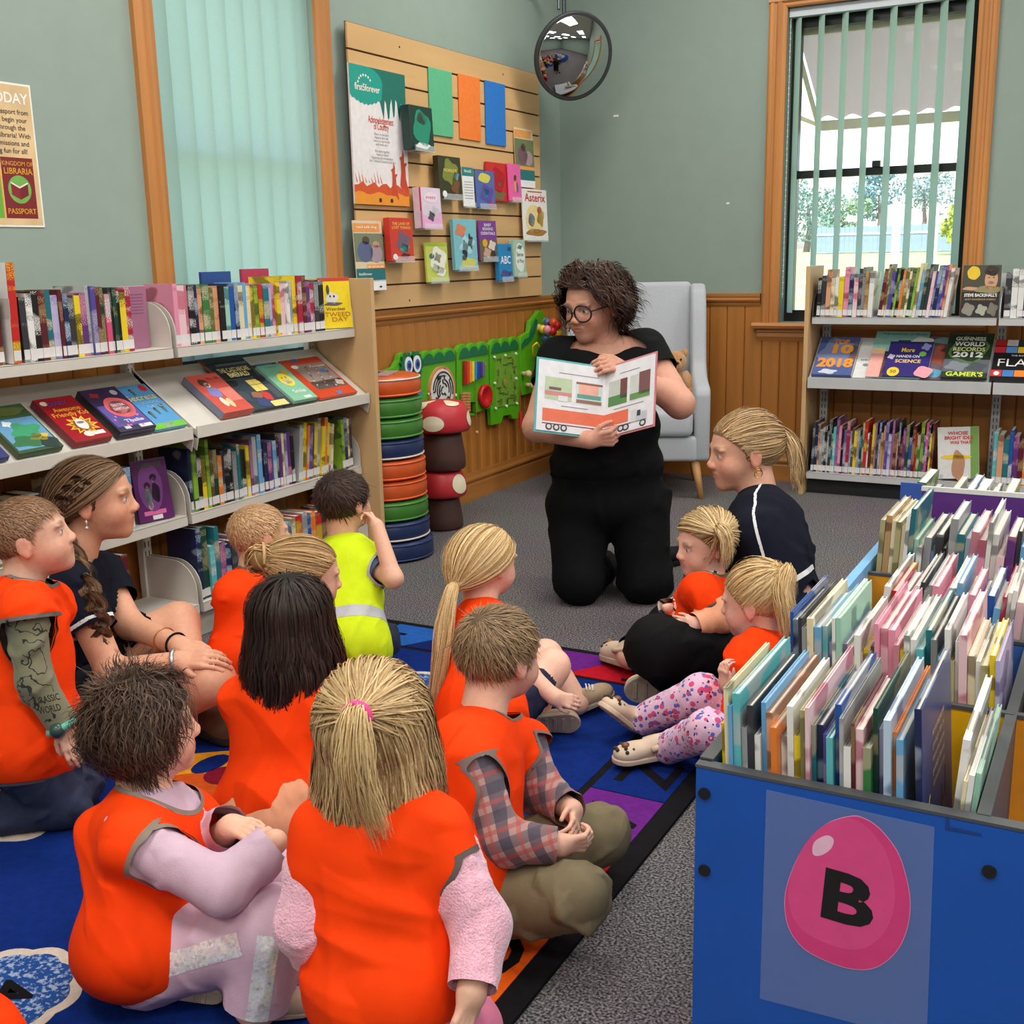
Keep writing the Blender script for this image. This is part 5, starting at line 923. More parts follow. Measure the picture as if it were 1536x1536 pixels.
def faceB(name, label, xc, z, y, w, h, th, rgb, art, lean, sidetilt=0.0):
    """cover faces -y; leans back"""
    t = thing(name, label, 'book', (xc, y, z)); t.rotation_euler = (Matrix.Rotation(-math.pi / 2, 3, 'Z') @ Matrix.Rotation(-lean, 3, 'Y') @ Matrix.Rotation(sidetilt, 3, 'X')).to_euler()
    MB().box(-th, 0, -w / 2, w / 2, 0, h).build('cover', ink(rgb, 0.25), t, world=False, bevel=0.0012)
    MB().box(-th + 0.002, -0.002, -w / 2 + 0.002, w / 2 + 0.0005, 0.002, h + 0.0004).build('pages', m_page, t, world=False)
    cover_print(t, 0.0007, w, h, art); return t
SLB = math.atan2(0.245, 0.2)      # lean of the display shelf covers
def slopeB(name, label, xc, lay, w, h, th, rgb, art):
    o_ = th + 0.0015 + lay; return faceB(name, label, xc, 0.6139 + 0.775 * o_, -0.318 - 0.632 * o_, w, h, th, rgb, art, SLB)
faceB('wildlife_album', 'dark wildlife album with smiling man and yellow badge face out', 2.345, 0.9185, -0.26, 0.17, 0.245, 0.012, (56, 54, 46), [('r', -0.5, 0.45, 0.5, 1.0, (70, 70, 54)), ('b', -0.22, 0.85, 0.17, 0.13, (236, 196, 40), 0.03, 14), ('b', 0.25, 0.72, 0.17, 0.2, (206, 156, 122)), ('b', 0.25, 0.89, 0.19, 0.1, (46, 36, 30), 0.08), ('b', 0.25, 0.66, 0.08, 0.03, (240, 232, 226)), ('b', 0.19, 0.76, 0.025, 0.014, (40, 30, 28)), ('b', 0.31, 0.76, 0.025, 0.014, (40, 30, 28)), ('b', 0.2, 0.53, 0.36, 0.07, (150, 138, 96), 0.1), ('b', -0.28, 0.55, 0.2, 0.035, (206, 160, 126), 0.1), ('r', -0.5, 0.0, 0.5, 0.48, (30, 28, 28)), ('t', "STEVE BACKSHALL'S", 0.0, 0.42, 0.085, (240, 238, 234), 0.86, 0.03), ('t', 'MOST DANGEROUS ANIMALS', 0, 0.34, 0.045, (200, 160, 90), 0.8), ('b', -0.3, 0.15, 0.16, 0.12, (140, 134, 120), 0.15), ('b', 0.05, 0.14, 0.14, 0.1, (168, 166, 150), 0.2), ('b', 0.34, 0.15, 0.13, 0.12, (120, 112, 100), 0.2)], 0.12)
zl = 0.622
slopeB('sports_annual', 'blue annual with chunky orange 2018 lettering on the sloping shelf', 1.672, 0, 0.2, 0.275, 0.02, (84, 100, 156), [('b', 0, 0.6, 0.44, 0.34, (120, 132, 176), 0.2), ('t', 'TOP', 0.05, 0.86, 0.16, (246, 160, 40), 0.4, 0.05), ('t', '10', 0.08, 0.66, 0.3, (250, 160, 30), 0.52, 0.05), ('t', '2018', 0.02, 0.3, 0.3, (250, 150, 26), 0.9, 0.05), ('r', -0.3, 0.46, 0.45, 0.49, (196, 90, 50)), ('b', 0.42, 0.6, 0.09, 0.3, (120, 96, 96)), ('b', -0.1, 0.08, 0.22, 0.06, (206, 210, 226), 0.2)])
slopeB('white_booklet', 'thin white booklet standing beside the blue 2018 annual', 1.826, 0, 0.1, 0.26, 0.004, (226, 224, 222), [('t', 'WRITE', 0, 0.48, 0.06, (80, 84, 90), 0.6), ('b', 0, 0.35, 0.14, 0.04, (120, 140, 130))])
slopeB('music_book', 'pale aqua music school book behind the purple science book', 1.972, 0.006, 0.26, 0.33, 0.008, (150, 204, 190), [('t', 'THE SCHOOL OF MUSIC', 0.05, 0.93, 0.06, (70, 120, 116), 0.84), ('r', -0.5, 0.0, -0.1, 0.5, (236, 170, 160)), ('r', -0.5, 0.5, -0.25, 0.62, (240, 206, 160)), ('r', -0.25, 0.0, 0.0, 0.55, (40, 40, 44)), ('b', 0.05, 0.62, 0.2, 0.12, (226, 130, 120), 0.05), ('r', -0.05, 0.72, 0.18, 0.8, (50, 40, 40)), ('b', 0.4, 0.78, 0.2, 0.1, (226, 232, 226), 0.1)])
slopeB('science_book', 'indigo hands-on science book with yellow heading on sloping shelf', 2.03, 0.016, 0.21, 0.245, 0.008, (58, 46, 122), [('t', 'More', -0.05, 0.74, 0.17, (246, 214, 60), 0.3, 0.02), ('t', 'HANDS-ON', -0.02, 0.56, 0.1, (240, 240, 244), 0.52, 0.02), ('t', 'SCIENCE', 0.0, 0.42, 0.13, (246, 206, 90), 0.58, 0.02), ('b', -0.28, 0.12, 0.14, 0.13, (246, 206, 40)), ('t', '50', -0.28, 0.12, 0.12, (60, 40, 30), 0.13), ('b', 0.4, 0.13, 0.2, 0.16, (232, 160, 170), 0.1), ('b', 0.35, 0.85, 0.1, 0.1, (140, 150, 200), 0.2), ('b', 0.3, 0.64, 0.08, 0.07, (130, 200, 90)), ('b', -0.4, 0.55, 0.08, 0.07, (200, 190, 220), 0.2)])
slopeB('toy_book', 'rusty red robot picture book partly behind the records book', 2.19, 0, 0.17, 0.3, 0.008, (110, 92, 100), [('b', 0, 0.55, 0.36, 0.26, (150, 76, 60), 0.2), ('b', 0.1, 0.7, 0.2, 0.1, (90, 60, 60), 0.2), ('b', -0.2, 0.14, 0.26, 0.1, (90, 160, 190), 0.1), ('b', 0, 0.9, 0.4, 0.08, (120, 150, 160), 0.1)])
slopeB('records_book', 'black and green 2012 records book on the sloping shelf', 2.303, 0.01, 0.21, 0.31, 0.016, (40, 56, 36), [('b', 0, 0.62, 0.42, 0.3, (84, 116, 66), 0.1), ('b', 0, 0.62, 0.36, 0.26, (46, 64, 40), 0.1), ('t', 'GUINNESS', 0, 0.86, 0.11, (236, 240, 230), 0.66, 0.03), ('t', 'WORLD', 0, 0.74, 0.13, (236, 240, 230), 0.66, 0.03), ('t', 'RECORDS', 0, 0.62, 0.12, (214, 226, 150), 0.7, 0.03), ('t', '2012', 0, 0.5, 0.15, (240, 244, 236), 0.66, 0.04), ('r', -0.5, 0.1, 0.5, 0.4, (88, 92, 100)), ('b', -0.2, 0.25, 0.24, 0.1, (126, 132, 140), 0.2), ('b', 0.24, 0.24, 0.2, 0.1, (70, 76, 84), 0.2), ('r', -0.5, 0, 0.5, 0.12, (36, 44, 30)), ('t', "GAMER'S", 0.0, 0.07, 0.13, (206, 226, 60), 0.8, 0.03)])
slopeB('flag_book', 'black flag book with rows of coloured flags on the sloping shelf', 2.548, 0, 0.26, 0.28, 0.014, (28, 28, 30), [('t', 'FLAGS', 0.02, 0.42, 0.26, (236, 234, 232), 0.86, -0.004), ('t', 'THE BOOK OF', 0, 0.6, 0.05, (230, 230, 230), 0.4)] + [('r', -0.5 + i * 0.2, 0.84 - 0.17 * j, -0.31 + i * 0.2, 0.99 - 0.17 * j, [(206, 40, 40), (240, 200, 60), (40, 90, 170), (236, 232, 230), (60, 140, 80), (196, 40, 60), (60, 60, 70), (226, 120, 40), (90, 150, 210), (206, 50, 44)][(i * 3 + j * 5) % 10]) for i in range(5) for j in range(2)] + [('r', -0.5 + i * 0.2, 0.1, -0.31 + i * 0.2, 0.25, [(206, 40, 40), (60, 120, 190), (246, 130, 40), (236, 232, 228), (40, 60, 140)][i]) for i in range(5)] + [('b', -0.4, 0.17, 0.05, 0.05, (240, 236, 232))])
faceB('idea_book', 'white invention book with yellow pencil on the bottom shelf', 2.305, 0.1315, -0.285, 0.19, 0.255, 0.012, (226, 224, 222), [('r', 0.3, 0.0, 0.5, 1.0, (120, 160, 80)), ('b', 0, 0.25, 0.16, 0.3, (190, 140, 110), 0.1), ('t', 'WHOSE', 0.0, 0.88, 0.09, (206, 60, 60), 0.5, 0.03), ('t', 'BRIGHT IDEA', 0.02, 0.79, 0.09, (206, 60, 60), 0.7, 0.03), ('t', 'WAS THAT?', 0.08, 0.7, 0.08, (206, 60, 60), 0.55, 0.03), ('b', -0.05, 0.42, 0.38, 0.045, (240, 200, 40), 0.02), ('b', -0.42, 0.05, 0.05, 0.04, (180, 190, 200))], 0.1, 0.08)
# ================================================================ PICTURE-BOOK BROWSER BIN
m_bin = M('bin_blue', (20, 82, 176), 0.42, 0.05, 10, 0.04, 200); m_edge = M('bin_edge_grey', (74, 76, 78), 0.5, 0.08, 20); m_lt = M('bin_side_lightblue', (120, 178, 226), 0.4, 0.05)
BZ = 0.57; bx0, bx1 = 2.525, 3.70; by0, by1 = -4.79, -2.98
bn = thing('book_browser_bin', 'blue browser bin with a pink egg sign and yellow dividers', 'book bin', ((bx0 + bx1) / 2, (by0 + by1) / 2, 0))
MB().box(bx0, bx1, by0, by0 + 0.016, 0.06, BZ - 0.004).build('front_panel', m_bin, bn)
MB().box(bx0 - 0.001, bx1, by0 - 0.001, by0 + 0.018, BZ - 0.004, BZ).build('front_edge', m_edge, bn)
MB().box(bx0, bx0 + 0.016, by0 + 0.016, by1, 0.06, BZ).build('side_panel', m_bin, bn)
MB().box(bx0 - 0.001, bx0 + 0.018, by0 + 0.018, -3.95, BZ, BZ + 0.003).build('side_edge', m_edge, bn)
MB().box(bx0 - 0.002, bx0 + 0.017, -3.95, by1, BZ - 0.05, BZ + 0.02).build('side_rail', m_lt, bn)
MB().box(bx1, bx1 + 0.016, by0, by1, 0.06, BZ).build('side_panel', m_bin, bn)
MB().box(bx0, bx1, by1 - 0.016, by1, 0.06, BZ).build('rear_panel', m_bin, bn)
FLZ = 0.40
MB().box(bx0 + 0.016, bx1, by0 + 0.016, by1 - 0.016, FLZ - 0.012, FLZ).build('tray_floor', m_bin, bn)
for xx in (bx0 + 0.03, bx1 - 0.06):
    for yy in (by0 + 0.04, by1 - 0.08): MB().box(xx, xx + 0.04, yy, yy + 0.04, 0, 0.06).build('foot', m_edge, bn)
RY_ = [-4.774, -4.425, -4.08, -3.733, -3.385, -3.0]
divc = [(232, 176, 18), (60, 110, 190), (238, 152, 20), (60, 110, 190)]
cols_x = [bx0 + 0.016, 2.892, 3.27, bx1]
for i in range(1, 5):
    for c in range(3):
        nm = divc[(i - 1 + (1 if c == 1 else 0)) % 4] if not (c == 1 and i == 1) else (244, 150, 14)
        MB().box(cols_x[c] + (0.004 if c else 0), cols_x[c + 1], RY_[i] - 0.004, RY_[i] + 0.004, FLZ, BZ - 0.004).build('divider', M('divider_%d_%d_%d' % nm, nm, 0.4, 0.05), bn)
        MB().box(cols_x[c] + (0.004 if c else 0), cols_x[c + 1], RY_[i] - 0.006, RY_[i] + 0.006, BZ - 0.004, BZ + 0.002).build('divider_edge', m_edge, bn)
for xx in cols_x[1:3]: MB().box(xx - 0.012, xx + 0.004, by0 + 0.016, by1 - 0.016, FLZ, BZ + 0.001).build('column_wall', m_edge, bn)
for px in ((1057, 1190), (1057, 1305), (1484, 1307)):
    p = on(px[0], px[1], 1, by0); MB().tube([(p[0], by0, p[2]), (p[0], by0 - 0.003, p[2])], 0.0085, 16).build('bolt_cap', M('black_cap', (24, 24, 26), 0.4, 0.1), bn)
# egg sign: laminated sheet, egg, letter
def FP(u, v, d=0.0): p = on(u, v, 1, by0 - d); return (p[0], p[2])
sg = thing('egg_sign', 'laminated sheet with a pink egg and black letter B on the bin', 'sign', (2.72, by0 - 0.002, 0.42))
c4 = [FP(1150, 1184), FP(1402, 1240), FP(1390, 1562), FP(1140, 1497)]
MB().prism([(a, b) for a, b in c4][::-1], -by0 + 0.0008, -by0 + 0.0014, lambda a, b, d: (a, -d, b)).build('laminate', clear_mat('laminate_film', (150, 170, 214), 0.2, 0.18), sg)
eggpx = [(1277, 1224), (1240, 1236), (1208, 1268), (1187, 1310), (1178, 1350), (1184, 1390), (1205, 1420), (1240, 1440), (1280, 1452), (1315, 1449), (1345, 1425), (1361, 1390), (1365, 1350), (1358, 1310), (1345, 1275), (1320, 1243), (1298, 1228)]
ep = [FP(*q) for q in eggpx]
def smooth_loop(p, n=5):
    p = np.array(p); N = len(p); out = []
    for i in range(N):
        a, b, c, d = p[i - 1], p[i], p[(i + 1) % N], p[(i + 2) % N]
        for k in range(n):
            t_ = k / n; out.append(0.5 * ((2 * b) + (c - a) * t_ + (2 * a - 5 * b + 4 * c - d) * t_ ** 2 + (3 * b - a - 3 * c + d) * t_ ** 3))
    return [tuple(x) for x in out]
ep = smooth_loop(ep)
def front_shape(name, pts, d, mat):
    b = MB(); ar = sum(pts[i][0] * pts[(i + 1) % len(pts)][1] - pts[(i + 1) % len(pts)][0] * pts[i][1] for i in range(len(pts)))
    if ar < 0: pts = pts[::-1]
    b.add([(a, by0 - d, c) for a, c in pts], [tuple(range(len(pts)))]); return b.build(name, mat, sg)
ec = np.mean(np.array(ep), axis=0)
front_shape('egg_rim', [tuple(ec + (np.array(p) - ec) * 1.012) for p in ep], 0.0016, ink((226, 150, 196)))
front_shape('egg', ep, 0.0018, ink((218, 62, 128)))
front_shape('egg_light_area', [tuple(ec + (np.array(p) - ec) * 0.86 + np.array((-0.008, 0.011))) for p in ep], 0.002, ink((226, 76, 140)))
front_shape('egg_glint', smooth_loop([FP(1220, 1280), FP(1222, 1262), FP(1240, 1252), FP(1251, 1258), FP(1247, 1272), FP(1232, 1282)]), 0.0022, ink((240, 190, 216)))
pB = on(1269, 1351, 1, by0)
lettering('B', 0.098, ink((20, 18, 20)), sg, np.array((pB[0], by0 - 0.0018, pB[2])) - np.array(sg.location), (1, 0, -0.06), (0.06, 0, 1), 0.035, width=0.066)
tp = [FP(1419, 1222), FP(1424, 1223), FP(1424, 1240), FP(1472, 1250), FP(1472, 1254), FP(1418, 1244)]
b = MB(); b.add([(a, by0 - 0.0007, c) for a, c in tp[::-1]], [tuple(range(6))]); b.build('pencil_mark', ink((18, 60, 130)), bn)
# picture books in the bin: thin, standing on edge along y, leaning a little
GBN = 'picture books in the browser bin'
def bin_row(cols, x0, x1, ya, yb, where, ref, seed, hr=(0.215, 0.285), tilt0=0.0, tilt1=0.0, yj=0.03, dr=(0.2, 0.27), hmap=None, tmap=None):
    rnd = random.Random(seed); n = len(cols); ws = [1 + 0.4 * rnd.uniform(-1, 1) for _ in cols]; tilt = (tilt0 + tilt1) / 2; x0 += max(0, -math.sin(tilt)) * 0.25; x1 -= max(0, math.sin(tilt)) * 0.17; s = (x1 - x0) / sum(ws); x = x0
    for i, c in enumerate(cols):
        w = ws[i] * s; h = rnd.uniform(*hr); d = rnd.uniform(*dr); tl = tilt; oy = rnd.uniform(0.006, yj)
        if hmap and i in hmap: h = hmap[i]
        ww = w * math.cos(tl) * 0.94
        book('picture_book', '%s picture book, %s from the %s in the %s' % (WORD.get(c, c), ORD[i], ref, where), GBN, (x + w / 2, ya + oy, FLZ + abs(math.sin(tl)) * ww / 2 + 0.001), 0.0, ww, h, min(d, yb - ya - oy - 0.012), c, tl, False, 'book')
        x += w
bin_row(['yellow', 'cream', 'sky', 'aqua', 'grey', 'charcoal', 'white', 'sky', 'peach', 'orange', 'white', 'white', 'yellow', 'khaki', 'palepink', 'teal', 'navy', 'violet', 'aqua', 'blue', 'grey', 'white', 'maroon', 'palepink', 'green', 'dkgreen', 'lavender', 'paleblue', 'orange', 'sky'], 2.545, 2.80, RY_[0], RY_[1], 'front bin row', 'side wall', 41, (0.21, 0.275), -0.05, -0.05)
t = book('picture_book', 'dark blue night picture book with gold verse at the end of the front row', None, (2.822, RY_[0] + 0.012, FLZ + 0.004), 0, 0.008, 0.285, 0.25, 'navy', -0.07, False)
cvt = MB().box(0.0042, 0.005, 0.0, 0.25, 0, 0.285).build('night_cover', ink((66, 76, 130), 0.25), t, world=False)
for i in range(5): lettering('goodnight little one' if i % 2 else 'hush and close your eyes', 0.014, ink((226, 186, 110)), t, (0.0052, 0.125, 0.225 - i * 0.018), (0, 1, 0), UZ, 0.004, width=0.1)
b = MB(); b.add([(0.0054, y_, z_) for y_, z_ in [(0.16, 0.0), (0.2, 0.0), (0.2, 0.06), (0.185, 0.09), (0.195, 0.13), (0.185, 0.135), (0.175, 0.1), (0.16, 0.09), (0.155, 0.12), (0.148, 0.115), (0.15, 0.07)]], [tuple(range(11))]); b.build('cover_animal', ink((126, 86, 56)), t, world=False)
flm = MB(); flm.add([(0.0054, 0.05 + 0.012 * math.cos(a), 0.13 + 0.02 * math.sin(a)) for a in np.linspace(1.2, 5.0, 10)] + [(0.0054, 0.053 + 0.006 * math.cos(a), 0.13 + 0.014 * math.sin(a)) for a in np.linspace(5.0, 1.2, 10)], [tuple(range(20))]); flm.build('cover_moon', ink((232, 214, 120)), t, world=False)
bin_row(['white', 'cream', 'white', 'mint'], 2.84, 2.878, RY_[0], RY_[1], 'front bin row', 'night book', 42, (0.2, 0.27), 0.06, 0.06)
bin_row(['blue', 'navy', 'charcoal', 'grey', 'cream', 'sky', 'aqua', 'lavender', 'white', 'mint', 'violet', 'cream', 'white', 'yellow', 'brown', 'pink', 'palepink', 'pink', 'palepink', 'yellow', 'white', 'white', 'aqua', 'teal', 'charcoal', 'paleblue', 'white', 'khaki', 'white', 'palepink', 'cream', 'white', 'khaki', 'yellow', 'lavender'], 2.545, 2.878, RY_[1] + 0.006, RY_[2], 'second bin row', 'side wall', 43, (0.225, 0.28), 0.0, -0.1)
bin_row(['white', 'red', 'lavender', 'cream', 'peach', 'white', 'charcoal', 'black', 'grey', 'pink', 'hotpink', 'white', 'sky', 'cream', 'pink', 'violet', 'khaki', 'blue', 'sky', 'crimson', 'white', 'white', 'palepink', 'grey'], 2.62, 2.878, RY_[2] + 0.006, RY_[3], 'third bin row', 'side wall', 44, (0.205, 0.26), 0.1, 0.02)
bin_row(['khaki', 'tan', 'cream', 'khaki', 'cream', 'white', 'teal', 'mint', 'white', 'grey', 'paleblue', 'charcoal', 'black', 'grey', 'teal', 'paleblue', 'palepink', 'pink', 'white', 'white', 'palepink', 'purple', 'charcoal', 'sky', 'blue', 'white'], 2.545, 2.878, RY_[3] + 0.006, RY_[4], 'fourth bin row', 'side wall', 45, (0.22, 0.3), 0.0, 0.08, hmap={0: 0.28, 1: 0.29, 6: 0.31})
bin_row(['green', 'navy', 'charcoal', 'paleblue', 'cream', 'blue', 'blue', 'white', 'cream', 'white', 'charcoal', 'khaki', 'white', 'palepink', 'paleblue', 'sky', 'lavender'], 2.545, 2.878, RY_[4] + 0.026, RY_[5] - 0.01, 'rear bin row', 'side wall', 46, (0.22, 0.3), 0.05, 0.12)
bin_row(['white', 'orange', 'cream', 'white', 'grey', 'khaki', 'aqua', 'navy', 'black', 'cream', 'peach', 'white'], 2.9, 3.08, RY_[1] + 0.006, RY_[2], 'second row, next bin column', 'column wall', 47, (0.2, 0.27), 0.1, 0.1)
bin_row(['white', 'peach', 'crimson', 'cream', 'white', 'peach', 'khaki', 'grey', 'cream', 'white', 'navy', 'teal'], 2.9, 3.1, RY_[2] + 0.006, RY_[3], 'third row, next bin column', 'column wall', 48, (0.2, 0.27), 0.1, 0.12)
bin_row(['paleblue', 'white', 'khaki', 'palepink', 'purple', 'grey', 'pink', 'cream', 'white', 'olive', 'lavender', 'white'], 2.9, 3.1, RY_[3] + 0.006, RY_[4], 'fourth row, next bin column', 'column wall', 49, (0.23, 0.3), 0.08, 0.12)
bin_row(['sky', 'white', 'paleblue', 'lavender', 'white', 'blue', 'white', 'cream', 'tan'], 2.9, 3.08, RY_[4] + 0.026, RY_[5] - 0.01, 'rear row, next bin column', 'column wall', 50, (0.24, 0.3), 0.08, 0.1)
# purple starry book standing broadside as a row marker
t = thing('picture_book', 'wide purple picture book with white stars standing across the bin', 'book', (2.84, RY_[4] + 0.008, BZ + 0.023))
MB().box(-0.25, 0.25, 0, 0.006, 0.0, 0.1).build('cover', ink((96, 48, 132), 0.35), t, world=False, bevel=0.001)
MB().box(-0.252, 0.252, -0.0006, 0.0068, 0.092, 0.103).build('white_edge', ink((232, 230, 226)), t, world=False)
MB().box(-0.3, -0.25, 0.001, 0.006, 0.0, 0.108).build('blue_flap', ink((52, 92, 176)), t, world=False)
rnd = random.Random(9)
for i in range(13):
    a, c, s = -0.23 + 0.036 * i + rnd.uniform(-0.01, 0.01), rnd.uniform(0.02, 0.085), rnd.uniform(0.004, 0.009)
    b = MB(); b.add([(a + s * (1 if j % 2 == 0 else 0.4) * math.cos(math.pi * j / 5), -0.0012, c + s * (1 if j % 2 == 0 else 0.4) * math.sin(math.pi * j / 5)) for j in range(10)], [tuple(range(10))]); b.build('star', ink((226, 206, 236)), t, world=False)
# ================================================================ RUG
def rug_mat(name, rgb, var=0.12):
    return M('rug_' + name, rgb, 0.95, var, 60, 0.5, 350, spec=0.1)
rg = thing('alphabet_rug', 'blue alphabet rug with coloured letter border and cloud shapes', 'rug', (1.37, -4.3, 0))
rx0, rx1, ry0, ry1 = 0.56, 2.19, -5.65, -3.02
MB().box(rx0, rx1, ry0, ry1, 0.0006, 0.009).build('black_binding', rug_mat('black', (24, 23, 26)), rg)
MB().box(rx0 + 0.24, rx1 - 0.255, ry0 + 0.24, ry1 - 0.235, 0.009, 0.0105).build('blue_field', rug_mat('blue', (11, 40, 112), 0.16), rg)
def rpoly(name, pts, z, mat):
    ar = sum(pts[i][0] * pts[(i + 1) % len(pts)][1] - pts[(i + 1) % len(pts)][0] * pts[i][1] for i in range(len(pts)))
    if ar < 0: pts = pts[::-1]
    return MB().prism(pts, 0.009, z, lambda a, b, d: (a, b, d)).build(name, mat, rg)
RC = {'purple': (104, 36, 130), 'red': (186, 22, 42), 'orange': (240, 98, 22), 'yellow': (244, 188, 24), 'blue': (11, 40, 112), 'ltblue': (36, 94, 176), 'green': (40, 130, 70), 'navy': (16, 36, 100)}
sx0, sx1 = rx1 - 0.235, rx1 - 0.05
yb = [-3.06, -3.30, -3.63, -3.89, -4.16, -4.45, -4.70, -4.96, -5.22, -5.5]
cs = ['red', 'blue', 'blue', 'purple', 'red', 'orange', 'yellow', 'green', 'ltblue']; lt = ['', 'Y', 'Z', 'A', 'Z', 'D', 'E', 'F', 'G']
lt = ['', '', 'Z', 'A', 'B', 'O', 'E', 'F', 'G']
m_rk = rug_mat('letter_black', (22, 20, 24))
for i, c in enumerate(cs):
    if i == 0: continue
    rpoly('letter_block', [(sx0, yb[i] - 0.002), (sx1, yb[i] - 0.002), (sx1, yb[i + 1] + 0.002), (sx0, yb[i + 1] + 0.002)], 0.0105, rug_mat(c, RC[c]))
    if lt[i]: lettering(lt[i], 0.19, m_rk, rg, np.array(((sx0 + sx1) / 2, (yb[i] + yb[i + 1]) / 2, 0.0105)) - np.array(rg.location), (0, -1, 0), (1, 0, 0), 0.015, width=0.15, name='rug_letter')
fy0, fy1 = ry1 - 0.215, ry1 - 0.03
xb = [2.14, 1.86, 1.57, 1.24, 0.98, 0.72]; cf = ['red', 'red', 'purple', 'navy', 'ltblue']
xs = 0.12
for i, c in enumerate(cf):
    rpoly('letter_block', [(xb[i] + (xs if i else 0), fy1), (xb[i + 1] + xs, fy1), (xb[i + 1], fy0), (xb[i], fy0)], 0.0105, rug_mat(c, RC[c]))
lettering('J', 0.17, m_rk, rg, np.array((1.83, -3.13, 0.0105)) - np.array(rg.location), (1, 0, 0), (0, 1, 0), 0.02, width=0.12, name='rug_letter')
lettering('L', 0.15, m_rk, rg, np.array((0.86, -3.1, 0.0105)) - np.array(rg.location), (1, 0, 0), (0, 1, 0), 0.02, width=0.12, name='rug_letter')
m_cloud = rug_mat('cloud_cream', (206, 190, 176), 0.1)
def cloud_in():
    m = bpy.data.materials.new('rug_cloud_blue'); m.use_nodes = True; nt = m.node_tree; b = nt.nodes['Principled BSDF']
    tc = nt.nodes.new('ShaderNodeTexCoord'); n1 = nt.nodes.new('ShaderNodeTexNoise'); n1.inputs['Scale'].default_value = 120; n1.inputs['Detail'].default_value = 2
    nt.links.new(tc.outputs['Object'], n1.inputs['Vector']); r = nt.nodes.new('ShaderNodeValToRGB'); e = r.color_ramp.elements
    e[0].position = 0.5; e[0].color = (*lin((34, 72, 140)), 1); e[1].position = 0.62; e[1].color = (*lin((150, 168, 196)), 1)
    nt.links.new(n1.outputs[0], r.inputs[0]); nt.links.new(r.outputs[0], b.inputs['Base Color']); b.inputs['Roughness'].default_value = 0.95; b.inputs['Specular IOR Level'].default_value = 0.1; return m
m_cin = cloud_in()
def cloud(cx, cy, rx_, ry_, num, k=9, ph=0.0):
    pts = [(cx + rx_ * (1 + 0.09 * abs(math.sin(k * a / 2 + ph))) * math.cos(a), cy + ry_ * (1 + 0.09 * abs(math.sin(k * a / 2 + ph))) * math.sin(a)) for a in np.linspace(0, 2 * math.pi, 72, endpoint=False)]
    rpoly('cloud_outline', pts, 0.0115, m_cloud)
    rpoly('cloud_centre', [(cx + (p - cx) * 0.84, cy + (q - cy) * 0.84) for p, q in pts], 0.0125, m_cin)
    if num: lettering(num, 0.13, m_rk, rg, np.array((cx, cy, 0.0125)) - np.array(rg.location), (0.5, -0.86, 0), (0.86, 0.5, 0), 0.02, name='rug_number')
p = fl(30, 1490); cloud(p[0] - 0.01, p[1] - 0.02, 0.125, 0.125, '4')
p = fl(20, 1215); cloud(p[0] - 0.08, p[1] - 0.02, 0.25, 0.17, '3', 11, 0.6)
p = fl(455, 1440); cloud(p[0], p[1], 0.14, 0.15, '', 9, 0.3)
p = fl(640, 1040); cloud(p[0] - 0.03, p[1], 0.2, 0.12, '', 9, 0.2)
p = fl(318, 1170); rpoly('sun_shape', blob(p[0], p[1], 0.15, 0.15, 24, 0.05, 5), 0.0115, rug_mat('gold', (226, 156, 32))); rpoly('sun_ring', blob(p[0] + 0.02, p[1] - 0.09, 0.12, 0.1, 20), 0.0118, rug_mat('rust', (200, 84, 30))); rpoly('sun_face', blob(p[0] + 0.03, p[1] + 0.015, 0.055, 0.05, 16), 0.0122, rug_mat('maroon', (120, 20, 44))); rpoly('sun_spot', blob(p[0] - 0.05, p[1] + 0.05, 0.035, 0.06, 14), 0.0122, rug_mat('blue', (14, 52, 136)))
p = fl(430, 1290); rpoly('red_patch', blob(p[0], p[1], 0.1, 0.12, 20, 0.1, 3), 0.0115, rug_mat('maroon', (120, 20, 44)))
# ================================================================ FIGURE TOOLS: smooth implicit bodies meshed as one surface
def unit(v): v = np.asarray(v, float); return v / (np.linalg.norm(v) + 1e-12)
RT = unit((CR[0, 0], CR[1, 0], 0)); TW = unit((CR[0, 2], CR[1, 2], 0)); UPV = np.array((0, 0, 1.0))
def hdir(r, u, t): return unit(RT * r + UPV * u + TW * t)
def cap(a, b, ra, rb, k=0.02): return ('c', np.array(a, float), np.array(b, float), ra, rb, k)
def ell(c, r, R=np.eye(3), k=0.02, sub=False): return ('s' if sub else 'e', np.array(c, float), np.array(r, float), np.array(R, float), 0, k)
def infl(prims, d, ks=1.0):
    o = []
    for p in prims:
        if p[0] == 'c': o.append(('c', p[1], p[2], p[3] + d, p[4] + d, p[5] * ks))
        elif p[0] == 'e': o.append(('e', p[1], p[2] + d, p[3], 0, p[5] * ks))
    return o
def pbox(p):
    if p[0] == 'c':
        r = max(p[3], p[4]); return np.minimum(p[1], p[2]) - r, np.maximum(p[1], p[2]) + r
    r = np.max(p[2]); return p[1] - r, p[1] + r
